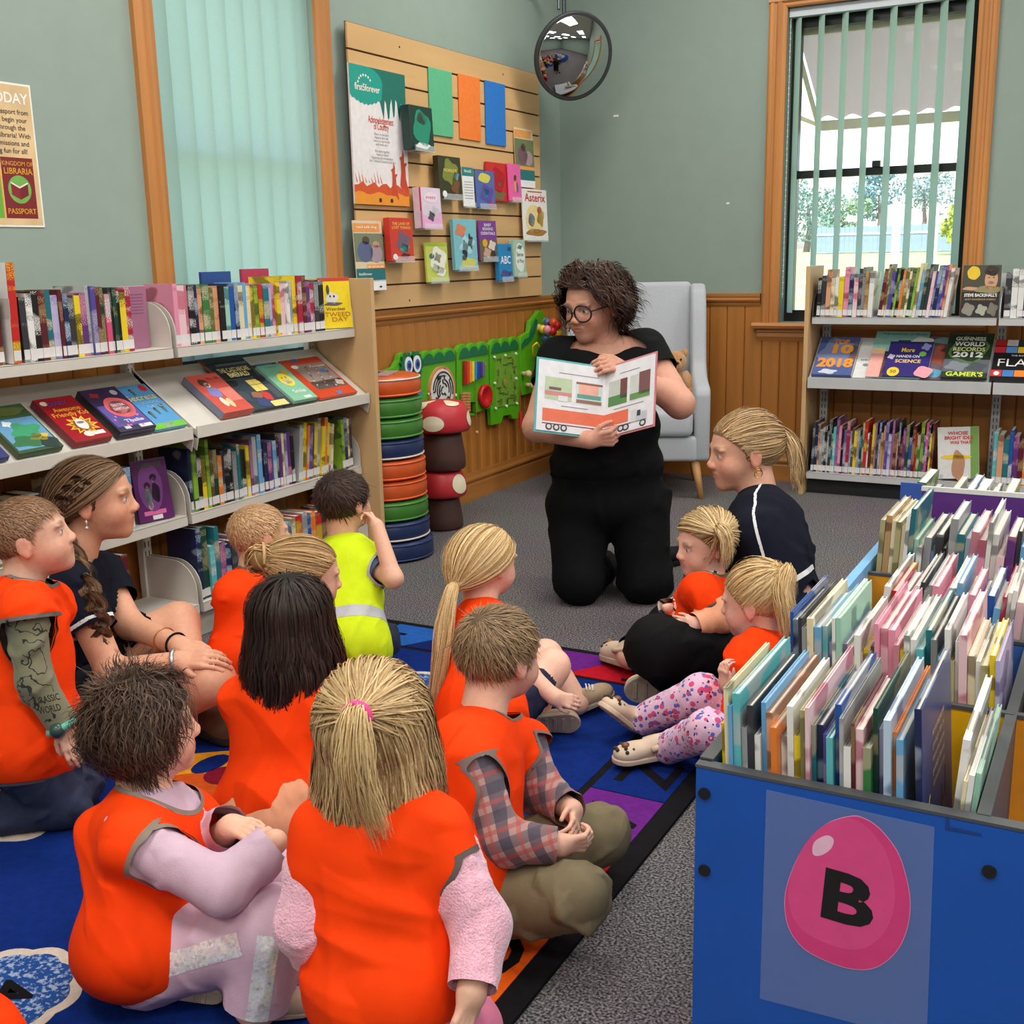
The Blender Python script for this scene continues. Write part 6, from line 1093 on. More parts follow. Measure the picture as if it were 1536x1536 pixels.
def field(prims, h):
    bb = [pbox(p) for p in prims if p[0] != 's']
    lo = np.min([b[0] for b in bb], 0) - 4 * h; hi = np.max([b[1] for b in bb], 0) + 4 * h
    n = np.ceil((hi - lo) / h).astype(int) + 1
    F = np.full(n, 1.0, np.float32)
    ax = [lo[i] + h * np.arange(n[i]) for i in range(3)]
    for p in prims:
        k = p[5]; b0, b1 = pbox(p); pad = 2 * k + 3 * h
        i0 = np.clip(((b0 - pad - lo) / h).astype(int), 0, n - 1); i1 = np.clip(np.ceil((b1 + pad - lo) / h).astype(int) + 1, 1, n)
        if np.any(i1 <= i0): continue
        sl = tuple(slice(a, b) for a, b in zip(i0, i1))
        X = ax[0][sl[0]][:, None, None]; Y = ax[1][sl[1]][None, :, None]; Z = ax[2][sl[2]][None, None, :]
        if p[0] == 'c':
            a, ba = p[1], p[2] - p[1]; L2 = ba @ ba + 1e-12
            x, y, z = X - a[0], Y - a[1], Z - a[2]
            t = np.clip((x * ba[0] + y * ba[1] + z * ba[2]) / L2, 0, 1)
            d = np.sqrt((x - t * ba[0]) ** 2 + (y - t * ba[1]) ** 2 + (z - t * ba[2]) ** 2) - (p[3] + t * (p[4] - p[3]))
        else:
            x, y, z = X - p[1][0], Y - p[1][1], Z - p[1][2]; R = p[3]; r = p[2]
            q = [(x * R[0, i] + y * R[1, i] + z * R[2, i]) / r[i] for i in range(3)]
            k0 = np.sqrt(q[0] ** 2 + q[1] ** 2 + q[2] ** 2); k1 = np.sqrt((q[0] / r[0]) ** 2 + (q[1] / r[1]) ** 2 + (q[2] / r[2]) ** 2) + 1e-9
            d = k0 * (k0 - 1) / k1
        A = F[sl]
        if p[0] == 's':
            d = -d; hh = np.clip(0.5 - 0.5 * (A - d) / k, 0, 1); F[sl] = A * (1 - hh) + d * hh + k * hh * (1 - hh)
        else:
            hh = np.clip(0.5 + 0.5 * (A - d) / k, 0, 1); F[sl] = A * (1 - hh) + d * hh - k * hh * (1 - hh)
    return F, lo
def surfnet(F, lo, h):
    S = F < 0; n = np.array(F.shape)
    c = [S[i:n[0] - 1 + i, j:n[1] - 1 + j, k:n[2] - 1 + k] for i in (0, 1) for j in (0, 1) for k in (0, 1)]
    cnt = sum(x.astype(np.int8) for x in c); act = (cnt > 0) & (cnt < 8)
    I = np.argwhere(act); m = len(I)
    if m == 0: return np.zeros((0, 3)), np.zeros((0, 4), int)
    idx = -np.ones(act.shape, np.int64); idx[tuple(I.T)] = np.arange(m)
    off = np.array([(i, j, k) for i in (0, 1) for j in (0, 1) for k in (0, 1)])
    val = np.stack([F[tuple((I + o).T)] for o in off], 1)
    acc = np.zeros((m, 3)); wt = np.zeros(m)
    for a in range(8):
        for b in range(a + 1, 8):
            if np.abs(off[a] - off[b]).sum() != 1: continue
            va, vb = val[:, a], val[:, b]; x = (va < 0) != (vb < 0)
            t = np.where(x, va / np.where(x, va - vb, 1), 0)
            acc += np.where(x[:, None], off[a] + t[:, None] * (off[b] - off[a]), 0); wt += x
    V = lo + h * (I + acc / wt[:, None])
    Q = []
    for axn in range(3):
        o1, o2 = (axn + 1) % 3, (axn + 2) % 3
        sa = [slice(None)] * 3; sb = [slice(None)] * 3; sa[axn] = slice(0, -1); sb[axn] = slice(1, None)
        ch = S[tuple(sa)] != S[tuple(sb)]
        E = np.argwhere(ch); E = E[(E[:, o1] > 0) & (E[:, o2] > 0) & (E[:, o1] < n[o1] - 1) & (E[:, o2] < n[o2] - 1)]
        ins = S[tuple(E.T)]
        e1 = np.zeros(3, int); e1[o1] = 1; e2 = np.zeros(3, int); e2[o2] = 1
        q = np.stack([idx[tuple((E - e1 - e2).T)], idx[tuple((E - e2).T)], idx[tuple(E.T)], idx[tuple((E - e1).T)]], 1)
        q[~ins] = q[~ins][:, ::-1]; Q.append(q)
    return V, np.concatenate(Q)
def tri(Q): return np.concatenate([Q[:, [0, 1, 2]], Q[:, [0, 2, 3]]])
def vnorm(V, T):
    fn = np.cross(V[T[:, 1]] - V[T[:, 0]], V[T[:, 2]] - V[T[:, 0]]); N = np.zeros_like(V)
    for i in range(3): np.add.at(N, T[:, i], fn)
    return N / (np.linalg.norm(N, axis=1, keepdims=True) + 1e-12)
def clip_mesh(V, T, s, A=None):
    """keep s<0, cutting triangles exactly on s=0; A = optional per-vertex attributes"""
    A = np.zeros((len(V), 0)) if A is None else A
    VA = np.concatenate([V, A], 1); ins = s < 0; c = ins[T].sum(1)
    out = [T[c == 3]]; newv = []; key = {}
    base = len(V)
    def cut(a, b):
        kk = (a, b) if a < b else (b, a)
        if kk not in key:
            t = s[a] / (s[a] - s[b]); key[kk] = base + len(newv); newv.append(VA[a] * (1 - t) + VA[b] * t)
        return key[kk]
    ex = []
    for t in T[(c == 1) | (c == 2)]:
        i = ins[t]
        if i.sum() == 1:
            k = int(np.argmax(i)); a, b, d = t[k], t[(k + 1) % 3], t[(k + 2) % 3]; ex.append((a, cut(a, b), cut(a, d)))
        else:
            k = int(np.argmin(i)); a, b, d = t[k], t[(k + 1) % 3], t[(k + 2) % 3]; p, q = cut(a, b), cut(a, d); ex += [(p, b, d), (p, d, q)]
    if ex: out.append(np.array(ex))
    if newv: VA = np.concatenate([VA, np.array(newv)])
    T2 = np.concatenate(out) if out else np.zeros((0, 3), int)
    used = np.unique(T2); mp = -np.ones(len(VA), int); mp[used] = np.arange(len(used))
    return VA[used, :3], mp[T2], VA[used, 3:]
def put(name, V, T, mat, parent, C=None, label=None, thick=0.0, extra=None):
    me = bpy.data.meshes.new(name); nv, nt_ = len(V), len(T)
    me.vertices.add(nv); me.vertices.foreach_set('co', np.asarray(V, np.float32).ravel())
    k = T.shape[1]; me.loops.add(nt_ * k); me.loops.foreach_set('vertex_index', T.astype(np.int32).ravel())
    me.polygons.add(nt_); me.polygons.foreach_set('loop_start', np.arange(0, nt_ * k, k, dtype=np.int32))
    me.polygons.foreach_set('use_smooth', np.ones(nt_, bool))
    if C is not None:
        at_ = me.color_attributes.new('Col', 'FLOAT_COLOR', 'POINT'); at_.data.foreach_set('color', np.concatenate([C, np.ones((nv, 1))], 1).astype(np.float32).ravel())
    if extra:
        for nm, vals in extra.items():
            a_ = me.attributes.new(nm, 'FLOAT', 'POINT'); a_.data.foreach_set('value', np.asarray(vals, np.float32))
    me.update(calc_edges=True); me.validate()
    o = obj(name, me, mat, parent, True, label=label)
    if thick:
        s = o.modifiers.new('cloth', 'SOLIDIFY'); s.thickness = thick; s.offset = -1
    return o
def folds(P, seed, amp, fr=26.0, n=5):
    r = np.random.RandomState(seed); d = np.zeros(len(P))
    wx = np.sin(P @ (r.normal(size=3) * fr * 0.5) + r.uniform(0, 6)); wy = np.sin(P @ (r.normal(size=3) * fr * 0.4) + r.uniform(0, 6))
    for i in range(n):
        kv = r.normal(size=3); kv /= np.linalg.norm(kv); kv *= fr * (0.6 + 0.5 * i)
        d += (1 - 2 * np.abs(np.sin(P @ kv + r.uniform(0, 6) + 1.3 * wx + 1.1 * wy))) / (1 + 0.55 * i)
    m = 0.5 + 0.5 * np.sin(P @ (r.normal(size=3) * fr * 0.35) + 1.0)
    return amp * np.maximum(d, -0.7) * (0.45 + 0.55 * m)
# ---------------------------------------------------------------- heads
class Head:
    def __init__(s, c, fwd, up=UPV, h=0.19, roll=0.0, adult=False, w=1.0):
        s.c = np.array(c, float); s.f = unit(fwd); u = unit(np.array(up) - s.f * (np.array(up) @ s.f)); s.l = np.cross(u, s.f)
        if roll: u, s.l = math.cos(roll) * u + math.sin(roll) * s.l, math.cos(roll) * s.l - math.sin(roll) * u
        s.u = u; s.h = h; s.R = np.stack([s.l, s.f, s.u], 1); s.adult = adult; s.w = w       # columns: left, forward, up
    def P(s, l, f, u): return s.c + s.h * (s.l * l + s.f * f + s.u * u)
    def loc(s, Pts): return (np.asarray(Pts) - s.c) @ s.R / s.h
    def cran(s, off=0.0): return s.P(0, -0.045, 0.115), np.array((0.375 * s.w, 0.455, 0.39)) * s.h + off
    def prims(s):
        h = s.h; R = s.R; P = s.P; E = lambda l, f, u, a, b, c, k=0.03, sub=False: ell(P(l, f, u), np.array((a, b, c)) * h, R, k * h / 0.2, sub)
        c, r = s.cran(); q = [ell(c, r, R, 0.03)]
        jw = 0.25 if s.adult else 0.285
        q += [E(0, 0.1, -0.16, jw + 0.03, 0.33, 0.30), E(0, 0.2, -0.33, 0.16 if s.adult else 0.17, 0.19, 0.145), E(0, 0.335, -0.41, 0.085, 0.065, 0.07, 0.02)]
        for sg in (-1, 1):
            q += [E(sg * 0.17, 0.25, -0.15 if s.adult else -0.19, 0.12, 0.13, 0.13, 0.02)]
            q += [E(sg * 0.135, 0.37, 0.10, 0.12, 0.05, 0.035, 0.012)]
        q += [E(sg * 0.15, 0.435, 0.02, 0.075, 0.05, 0.045, 0.012, True) for sg in (-1, 1)]
        q += [E(sg * 0.148, 0.345, 0.015, 0.062, 0.062, 0.055, 0.003) for sg in (-1, 1)]
        q += [cap(P(0, 0.40, 0.04), P(0, 0.46, -0.095), 0.028 * h, 0.04 * h, 0.012), E(0, 0.47, -0.115, 0.042, 0.042, 0.036, 0.01)]
        q += [E(sg * 0.05, 0.455, -0.135, 0.032, 0.04, 0.03, 0.008) for sg in (-1, 1)]
        q += [E(0, 0.405, -0.235, 0.095, 0.04, 0.022, 0.008), E(0, 0.40, -0.28, 0.08, 0.04, 0.024, 0.008), E(0, 0.455, -0.257, 0.09, 0.03, 0.007, 0.004, True)]
        for sg in (-1, 1):
            q += [E(sg * 0.385 * s.w, -0.03, -0.035, 0.03, 0.085, 0.125, 0.008), E(sg * 0.375 * s.w, -0.015, -0.13, 0.028, 0.045, 0.05, 0.006), E(sg * 0.425 * s.w, 0.0, -0.02, 0.022, 0.045, 0.075, 0.006, True)]
        return q
    def colour(s, V, skin, hairc, rosy=0.12, brow=True):
        q = s.loc(V); C = np.tile(np.array(lin(skin)), (len(V), 1)); r = np.array(lin((226, 110, 96)))
        def blend(w, col): C[:] = C * (1 - w[:, None]) + np.array(col) * w[:, None]
        face = q[:, 1] > 0.1
        ch = np.exp(-(((np.abs(q[:, 0]) - 0.2) / 0.1) ** 2 + ((q[:, 2] + 0.14) / 0.1) ** 2)) * face; blend(rosy * 2 * ch, r)
        blend(0.3 * np.exp(-(((q[:, 0]) / 0.07) ** 2 + ((q[:, 2] + 0.11) / 0.06) ** 2 + ((q[:, 1] - 0.5) / 0.07) ** 2)), r)
        ear = (np.abs(q[:, 0]) > 0.345 * s.w) & (np.abs(q[:, 2] + 0.05) < 0.17) & (np.abs(q[:, 1] + 0.02) < 0.11); blend(0.25 * ear, r)
        lip = np.exp(-((q[:, 0] / 0.1) ** 4 + ((q[:, 2] + 0.257) / 0.045) ** 4)) * (q[:, 1] > 0.33); blend(0.55 * lip, lin((190, 92, 88)))
        if brow:
            bw = np.exp(-(((np.abs(q[:, 0]) - 0.15) / 0.085) ** 4 + ((q[:, 2] - 0.125 + 0.25 * (np.abs(q[:, 0]) - 0.15) ** 2 * 4) / 0.022) ** 4)) * (q[:, 1] > 0.25); blend(0.65 * bw, lin(tuple(x * 0.6 for x in hairc)))
        for sg in (-1, 1):
            d = np.sqrt(((q[:, 0] - sg * 0.148) / 0.062) ** 2 + ((q[:, 2] - 0.012) / 0.036) ** 2); e = (q[:, 1] > 0.33)
            blend(np.clip((1 - d) * 4, 0, 1) * e, lin((228, 222, 216)))
            di = np.sqrt((q[:, 0] - sg * 0.148) ** 2 + (q[:, 2] - 0.014) ** 2); blend(np.clip((0.03 - di) / 0.006, 0, 1) * e * (d < 1.05), lin((62, 60, 62))); blend(np.clip((0.013 - di) / 0.004, 0, 1) * e, (0.005, 0.005, 0.005))
            lid = np.exp(-((d - 1.05) / 0.18) ** 2) * (q[:, 2] > 0.015) * e; blend(0.55 * lid, lin((110, 70, 60)))
        return C
def hairline(q, ear=0.10, nape=-0.30, fore=0.30):
    """scalar: <0 where hair grows, in head units (left, forward, up)"""
    u = q[:, 2]; a = np.abs(q[:, 0])
    fm = np.interp(u, [-0.5, -0.14, -0.06, 0.05, 0.2, fore, fore + 0.1], [-0.12, -0.12, ear - 0.02, ear, ear + 0.13, ear + 0.24, 1.2])
    fm = np.where((u > 0.1) & (u < fore + 0.05), fm + 0.25 * np.clip(0.2 - a, 0, 0.2) * 0, fm)
    return np.maximum(q[:, 1] - fm, nape - u)
# ---------------------------------------------------------------- hair strands
HN, HW = 2.0, 0.7                              # strand count and width factors
def strands(paths, wid, cols, out_c, taper=True):
    """paths (N,K,3) -> tapered locks"""
    P = np.asarray(paths, float); N, K, _ = P.shape
    t = np.gradient(P, axis=1); t /= np.linalg.norm(t, axis=2, keepdims=True) + 1e-12
    o = P - np.asarray(out_c); o /= np.linalg.norm(o, axis=2, keepdims=True) + 1e-12
    s = np.cross(t, o); s /= np.linalg.norm(s, axis=2, keepdims=True) + 1e-9; nn = np.cross(s, t)
    w = HW * np.asarray(wid).reshape(-1, 1, 1) * (np.interp(np.linspace(0, 1, K), [0, 0.15, 0.6, 1], [0.75, 1, 0.9, 0.12]) if taper else np.ones(K))[None, :, None]
    V = np.stack([P - s * w, P + s * w], 2).reshape(-1, 3)
    b = (np.arange(N)[:, None] * K + np.arange(K - 1)[None, :]).ravel() * 2
    Q = np.stack([b, b + 1, b + 3, b + 2], 1)
    C = np.repeat(np.asarray(cols), K * 2, axis=0)
    return V, tri(Q), C
def fib(n):
    i = np.arange(n) + 0.5; ph = np.arccos(1 - 2 * i / n); th = math.pi * (1 + 5 ** 0.5) * i
    return np.stack([np.cos(th) * np.sin(ph), np.sin(th) * np.sin(ph), np.cos(ph)], 1)
def hug(P, H, off):
    """push points out to the skull ellipsoid + off"""
    c, r = H.cran(); q = (P - c) @ H.R / (r + np.asarray(off)[..., None] if np.ndim(off) else r + off); m = np.linalg.norm(q, axis=-1, keepdims=True)
    q2 = np.where(m < 1, q / (m + 1e-9), q)
    return c + (q2 * (r + (np.asarray(off)[..., None] if np.ndim(off) else off))) @ H.R.T
def roots(H, n, rnd, lim=0.0, **hl):
    n = int(n * HN)
    c, r = H.cran(); d = fib(n) + rnd.normal(size=(n, 3)) * 0.02; d /= np.linalg.norm(d, axis=1, keepdims=True)
    P = c + (d * r) @ H.R.T; q = H.loc(P); ok = hairline(q, **hl) < lim
    return P[ok]
def shade(n, rnd, c0, c1, var=0.085):
    t = rnd.uniform(0, 1, (n, 1)); c = np.array(lin(c0)) * (1 - t) + np.array(lin(c1)) * t
    return c * (1 + var * rnd.normal(size=(n, 1))).clip(0.5, 1.6)
m_hair = attr_mat('hair_strands', 0.45, spec=0.22, var=0.18, vscale=240)
def arcs(A, B, H, K, off0, off1, rnd, jit=0.004):
    """over-the-skull paths from A to B (N,3)"""
    c, r = H.cran(); a = (A - c) @ H.R / r; b = (B - c) @ H.R / r
    la = np.linalg.norm(a, axis=1, keepdims=True); lb = np.linalg.norm(b, axis=1, keepdims=True); a = a / la; b = b / lb
    om = np.arccos(np.clip((a * b).sum(1), -1, 1))[:, None] + 1e-6; t = np.linspace(0, 1, K)[None, :, None]
    so = np.sin(om)[:, None]; om = om[:, None]
    p = np.sin((1 - t) * om) / so * a[:, None] + np.sin(t * om) / so * b[:, None]
    rad = 1 + (lb[:, None] - 1) * t ** 3
    off = off0 + (off1 - off0) * t + rnd.normal(size=(len(A), 1, 1)) * jit * np.sin(math.pi * t)
    return c + (p * rad * (r + 0.0) + p * off) @ H.R.T
def hair_cap(H, off, C, vox=0.006, jag=0.0, seed=1, **hl):
    c, r = H.cran(); F, lo = field([ell(c, r + off, H.R, 0.02)], vox); V, Q = surfnet(F, lo, vox); T = tri(Q)
    V2, T2, _ = clip_mesh(V, T, hairline(H.loc(V), **hl) + (folds(V, seed, jag, 160) if jag else 0))
    return V2, T2, np.tile(np.array(lin(C)), (len(V2), 1))
def merge(parts):
    Vs, Ts, Cs = [], [], []; n = 0
    for V, T, C in parts:
        Vs.append(V); Ts.append(T + n); Cs.append(C); n += len(V)
    return np.concatenate(Vs), np.concatenate(Ts), np.concatenate(Cs)
def curve_pts(pts, n):
    p = [np.array(q, float) for q in pts]; p = [2 * p[0] - p[1]] + p + [2 * p[-1] - p[-2]]; out = []
    segs = len(p) - 3
    for x in np.linspace(0, segs - 1e-6, n):
        i = int(x); t = x - i; a, b, c, d = p[i:i + 4]
        out.append(0.5 * ((2 * b) + (c - a) * t + (2 * a - 5 * b + 4 * c - d) * t * t + (3 * b - a - 3 * c + d) * t ** 3))
    return np.array(out)
def tail(guide, n, K, r0, r1, rnd, c0, c1, wid, wave=0.004, length_var=0.25):
    n = int(n * 2); g = curve_pts(guide, K); u = rnd.normal(size=(n, 3)); u /= np.linalg.norm(u, axis=1, keepdims=True); u *= rnd.uniform(0.15, 1, (n, 1)) ** 0.5
    rad = np.interp(np.linspace(0, 1, K), [0, 0.1, 0.5, 1], [r0 * 0.35, r0, r1, r1 * 0.7])
    lv = 1 - length_var * rnd.uniform(0, 1, n)
    G = np.stack([np.stack([np.interp(np.linspace(0, l, K), np.linspace(0, 1, K), g[:, j]) for j in range(3)], 1) for l in lv])
    P = G + u[:, None, :] * rad[None, :, None]
    ph = rnd.uniform(0, 6, (n, 1)); s = np.linspace(0, 9, K)[None, :]
    P = P + np.stack([np.sin(s + ph), np.cos(s * 0.8 + ph), np.zeros_like(s + ph)], 2) * wave * np.linspace(0, 1, K)[None, :, None]
    return strands(P, rnd.uniform(0.6, 1.3, n) * wid, shade(n, rnd, c0, c1), g.mean(0) + np.array((0, 0, 0)))
def hair_short(H, c0, c1, seed, n=1500, L=0.035, off=0.008, lift=0.006, crown=(0, -0.3, 0.42), wid=0.0016, **hl):
    rnd = np.random.RandomState(seed); A = roots(H, n, rnd, **hl); cr = H.P(*crown); K = 5
    d = A - cr; c, r = H.cran(); nrm_ = A - c; nrm_ /= np.linalg.norm(nrm_, axis=1, keepdims=True)
    d -= nrm_ * (d * nrm_).sum(1, keepdims=True); d /= np.linalg.norm(d, axis=1, keepdims=True) + 1e-9
    d += 0.25 * rnd.normal(size=d.shape); ll = L * rnd.uniform(0.6, 1.2, (len(A), 1))
    t = np.linspace(0, 1, K)[None, :, None]
    P = A[:, None] + d[:, None] * ll[:, None] * t; o = (off * 0.6 + lift * t[..., 0] * rnd.uniform(0.3, 1.3, (len(A), 1)))
    P = hug(P, H, o)
    return merge([hair_cap(H, off * 0.7, tuple(x * 0.8 for x in c0), seed=seed, jag=0.02, **hl), strands(P, rnd.uniform(0.7, 1.4, len(A)) * wid, shade(len(A), rnd, c0, c1), H.c)])
def hair_back(H, tie, c0, c1, seed, n=1300, off=0.010, wid=0.0016, K=9, capc=None, flat=0.006, **hl):
    """combed over the skull to a tie"""
    rnd = np.random.RandomState(seed); A = roots(H, n, rnd, **hl); B = np.tile(np.array(tie), (len(A), 1)) + rnd.normal(size=(len(A), 3)) * 0.004
    P = arcs(A, B, H, K, flat, off, rnd); q = H.loc(P.reshape(-1, 3)).reshape(P.shape); ok = ~((q[..., 1] > 0.25) & (q[..., 2] < 0.22)).any(1); P = P[ok]; A = A[ok]
    return merge([hair_cap(H, flat * 0.7, capc or tuple(x * 0.88 for x in c0), seed=seed, jag=0.015, **hl), strands(P, rnd.uniform(0.7, 1.4, len(A)) * wid, shade(len(A), rnd, c0, c1), H.c, taper=False)])
def hair_loose(H, c0, c1, seed, n=1100, length=0.2, off=0.012, wid=0.0019, crown=(0, -0.1, 0.5), K=13, flare=0.01, wave=0.004, back=None, **hl):
    """parted at the crown, over the skull, then hanging"""
    rnd = np.random.RandomState(seed); A = roots(H, n, rnd, **hl); c, r = H.cran(); cr = unit((H.P(*crown) - c) @ H.R / r)
    a = (A - c) @ H.R / r; a /= np.linalg.norm(a, axis=1, keepdims=True)
    th0 = np.arccos(np.clip(a @ cr, -1, 1)); ax_ = a - np.outer(a @ cr, cr); ax_ /= np.linalg.norm(ax_, axis=1, keepdims=True) + 1e-9
    L = length * rnd.uniform(0.8, 1.1, len(A)); R_ = r.mean(); paths = np.zeros((len(A), K, 3)); s = np.linspace(0, 1, K)
    thmax = 1.75
    ofs = off * rnd.uniform(0.5, 1.3, len(A))
    for i in range(len(A)):
        arc = max(0.0, (thmax - th0[i])) * R_; d = s * L[i] + 0.0
        th = th0[i] + np.minimum(d, arc) / R_
        p = np.cos(th)[:, None] * cr + np.sin(th)[:, None] * ax_[i]
        w = c + (p * (r + ofs[i] * np.minimum(1, 0.3 + d / 0.05)[:, None])) @ H.R.T
        ex = np.maximum(0, d - arc); o = ax_[i] @ H.R.T
        w = w - UPV[None] * ex[:, None] + (o * flare)[None] * (np.minimum(ex, 0.1) / 0.1)[:, None]
        w += wave * np.stack([np.sin(ex * 50 + i), np.cos(ex * 43 + i * 2), np.zeros(K)], 1) * np.minimum(1, ex / 0.06)[:, None]
        paths[i] = w
    return merge([hair_cap(H, off * 0.5, tuple(x * 0.82 for x in c0), seed=seed, jag=0.015, **hl), strands(paths, rnd.uniform(0.7, 1.5, len(A)) * wid, shade(len(A), rnd, c0, c1), H.c)])
def hair_curly(H, c0, c1, seed, n=1100, L=0.07, off=0.012, rad=0.008, turns=2.0, wid=0.0018, droop=0.03, K=14, crown=(0, -0.2, 0.45), flow=None, **hl):
    rnd = np.random.RandomState(seed); A = roots(H, n, rnd, **hl); c, r = H.cran(); nr = A - c; nr /= np.linalg.norm(nr, axis=1, keepdims=True)
    cr = H.P(*crown); d = A - cr
    if flow is not None: d = (np.array([[1, 0, 0]]) * np.sign(H.loc(A)[:, :1]) * flow[0] + np.array([[0, flow[1], flow[2]]])) @ H.R.T
    d = d - nr * (d * nr).sum(1, keepdims=True); d /= np.linalg.norm(d, axis=1, keepdims=True) + 1e-9
    d = unit_rows(d + 0.16 * rnd.normal(size=d.shape) + 0.55 * np.sin(A * 55 + 1.0)[:, [1, 2, 0]]); e = np.cross(nr, d); t = np.linspace(0, 1, K)
    ll = L * rnd.uniform(0.6, 1.25, len(A)); ph = 5 * np.sin(A @ np.array((41, 17, 29.0))) + 4 * np.sin(A @ np.array((-23, 47, 13.0))) + rnd.uniform(-0.5, 0.5, len(A)); tn = turns * rnd.uniform(0.92, 1.08, len(A))
    ang = ph[:, None] + 2 * math.pi * tn[:, None] * t
    rr = rad * rnd.uniform(0.6, 1.3, (len(A), 1)) * np.sqrt(np.sin(math.pi * np.clip(t, 0.0, 0.97)))[None]
    base = off * (0.35 + 0.9 * np.minimum(1, t * 2.0))[None] * rnd.uniform(0.5, 1.5, (len(A), 1))
    P = A[:, None] + d[:, None] * (ll[:, None] * t)[..., None]; P = hug(P, H, base)
    P = P + nr[:, None] * (rr * (1 + np.sin(ang)))[..., None] * 0.7 + e[:, None] * (rr * np.cos(ang))[..., None] - UPV * (droop * t ** 2)[None, :, None]
    q = H.loc(P.reshape(-1, 3)).reshape(P.shape); ok = ~((q[..., 1] > 0.2) & (q[..., 2] < 0.22) & (np.abs(q[..., 0]) < 0.36)).any(1); P = P[ok]; A = A[ok]
    return merge([hair_cap(H, off * 0.62, c0, seed=seed, jag=0.04, **hl), strands(P, rnd.uniform(0.7, 1.5, len(A)) * wid, shade(len(A), rnd, c0, c1), H.c)])
def unit_rows(a): return a / (np.linalg.norm(a, axis=1, keepdims=True) + 1e-9)
def braid(guide, r, n, c0, c1, seed):
    rnd = np.random.RandomState(seed); K = 60; g = curve_pts(guide, K); t = np.gradient(g, axis=0); t = unit_rows(t); s = unit_rows(np.cross(t, TW)); b = np.cross(s, t)
    parts = []
    L = np.linalg.norm(np.diff(g, axis=0), axis=1).sum(); w = 2 * math.pi * L / (r * 5.2)
    x = np.linspace(0, 1, K)
    for k in range(3):
        a = w * x + k * 2 * math.pi / 3; ctr = g + s * (r * 0.62 * np.sin(a))[:, None] + b * (r * 0.42 * np.sin(2 * a))[:, None]
        m = n // 3; u = rnd.normal(size=(m, 2)); u /= np.linalg.norm(u, axis=1, keepdims=True) + 1e-9; u *= rnd.uniform(0.3, 1, (m, 1)) ** 0.5 * r * 0.5
        P = ctr[None] + s[None] * u[:, :1, None] + b[None] * u[:, 1:, None]
        parts.append(strands(P, rnd.uniform(0.7, 1.3, m) * r * 0.17, shade(m, rnd, c0, c1), g.mean(0), False))
        tb = MB().tube(ctr, r * 0.42, 8); V = np.array(tb.v); T = np.array([f for f in tb.f if len(f) == 4]); parts.append((V, tri(T), np.tile(np.array(lin(tuple(q * 0.75 for q in c0))), (len(V), 1))))
    return merge(parts)
# ---------------------------------------------------------------- hands
def hand_prims(wr, d, n, s, thumb, curl=(0.5, 0.6, 0.5), spread=0.10, tc=0.5):
    """wr wrist, d pointing to the knuckles, n back of the hand, s hand length, thumb = +1 when the thumb is on the d x n side"""
    d = unit(d); n = unit(np.array(n) - d * (np.array(n) @ d)); sd = np.cross(d, n) * thumb; q = []
    pl = 0.47 * s
    offs = (0.155, 0.055, -0.045, -0.135); lens = (0.45, 0.5, 0.46, 0.36); rr = 0.047 * s
    for o, L in zip(offs, lens):
        kn = wr + d * (pl * (1.0 if abs(o) < 0.1 else 0.95)) + sd * o * s
        q.append(cap(wr + d * 0.06 * s + sd * o * 0.5 * s, kn, 0.072 * s, 0.062 * s, 0.03 * s))
        dd = unit(d + sd * spread * o * 4); p = kn; ang = 0.0
        for seg, (f, c) in enumerate(zip((0.45, 0.32, 0.26), curl)):
            ang += c; dv = dd * math.cos(ang) - n * math.sin(ang); e = p + dv * L * s * f
            q.append(cap(p, e, rr * (1 - 0.08 * seg), rr * (0.93 - 0.1 * seg), 0.012 * s)); p = e
    a = wr + d * 0.12 * s + sd * 0.12 * s; dv = unit(d * 0.75 + sd * 0.75 - n * tc * 0.6); b = a + dv * 0.2 * s
    dv2 = unit(d + sd * 0.25 - n * tc); c_ = b + dv2 * 0.15 * s; dv3 = unit(d * 1.0 - sd * 0.1 - n * tc * 1.3); e = c_ + dv3 * 0.12 * s
    q += [cap(a, b, 0.075 * s, 0.058 * s, 0.03 * s), cap(b, c_, 0.055 * s, 0.05 * s, 0.012 * s), cap(c_, e, 0.05 * s, 0.042 * s, 0.012 * s)]
    return q
m_skin = attr_mat('skin', 0.5, sss=0.12, spec=0.35, var=0.05, vscale=90, bump=0.05, bscale=700)
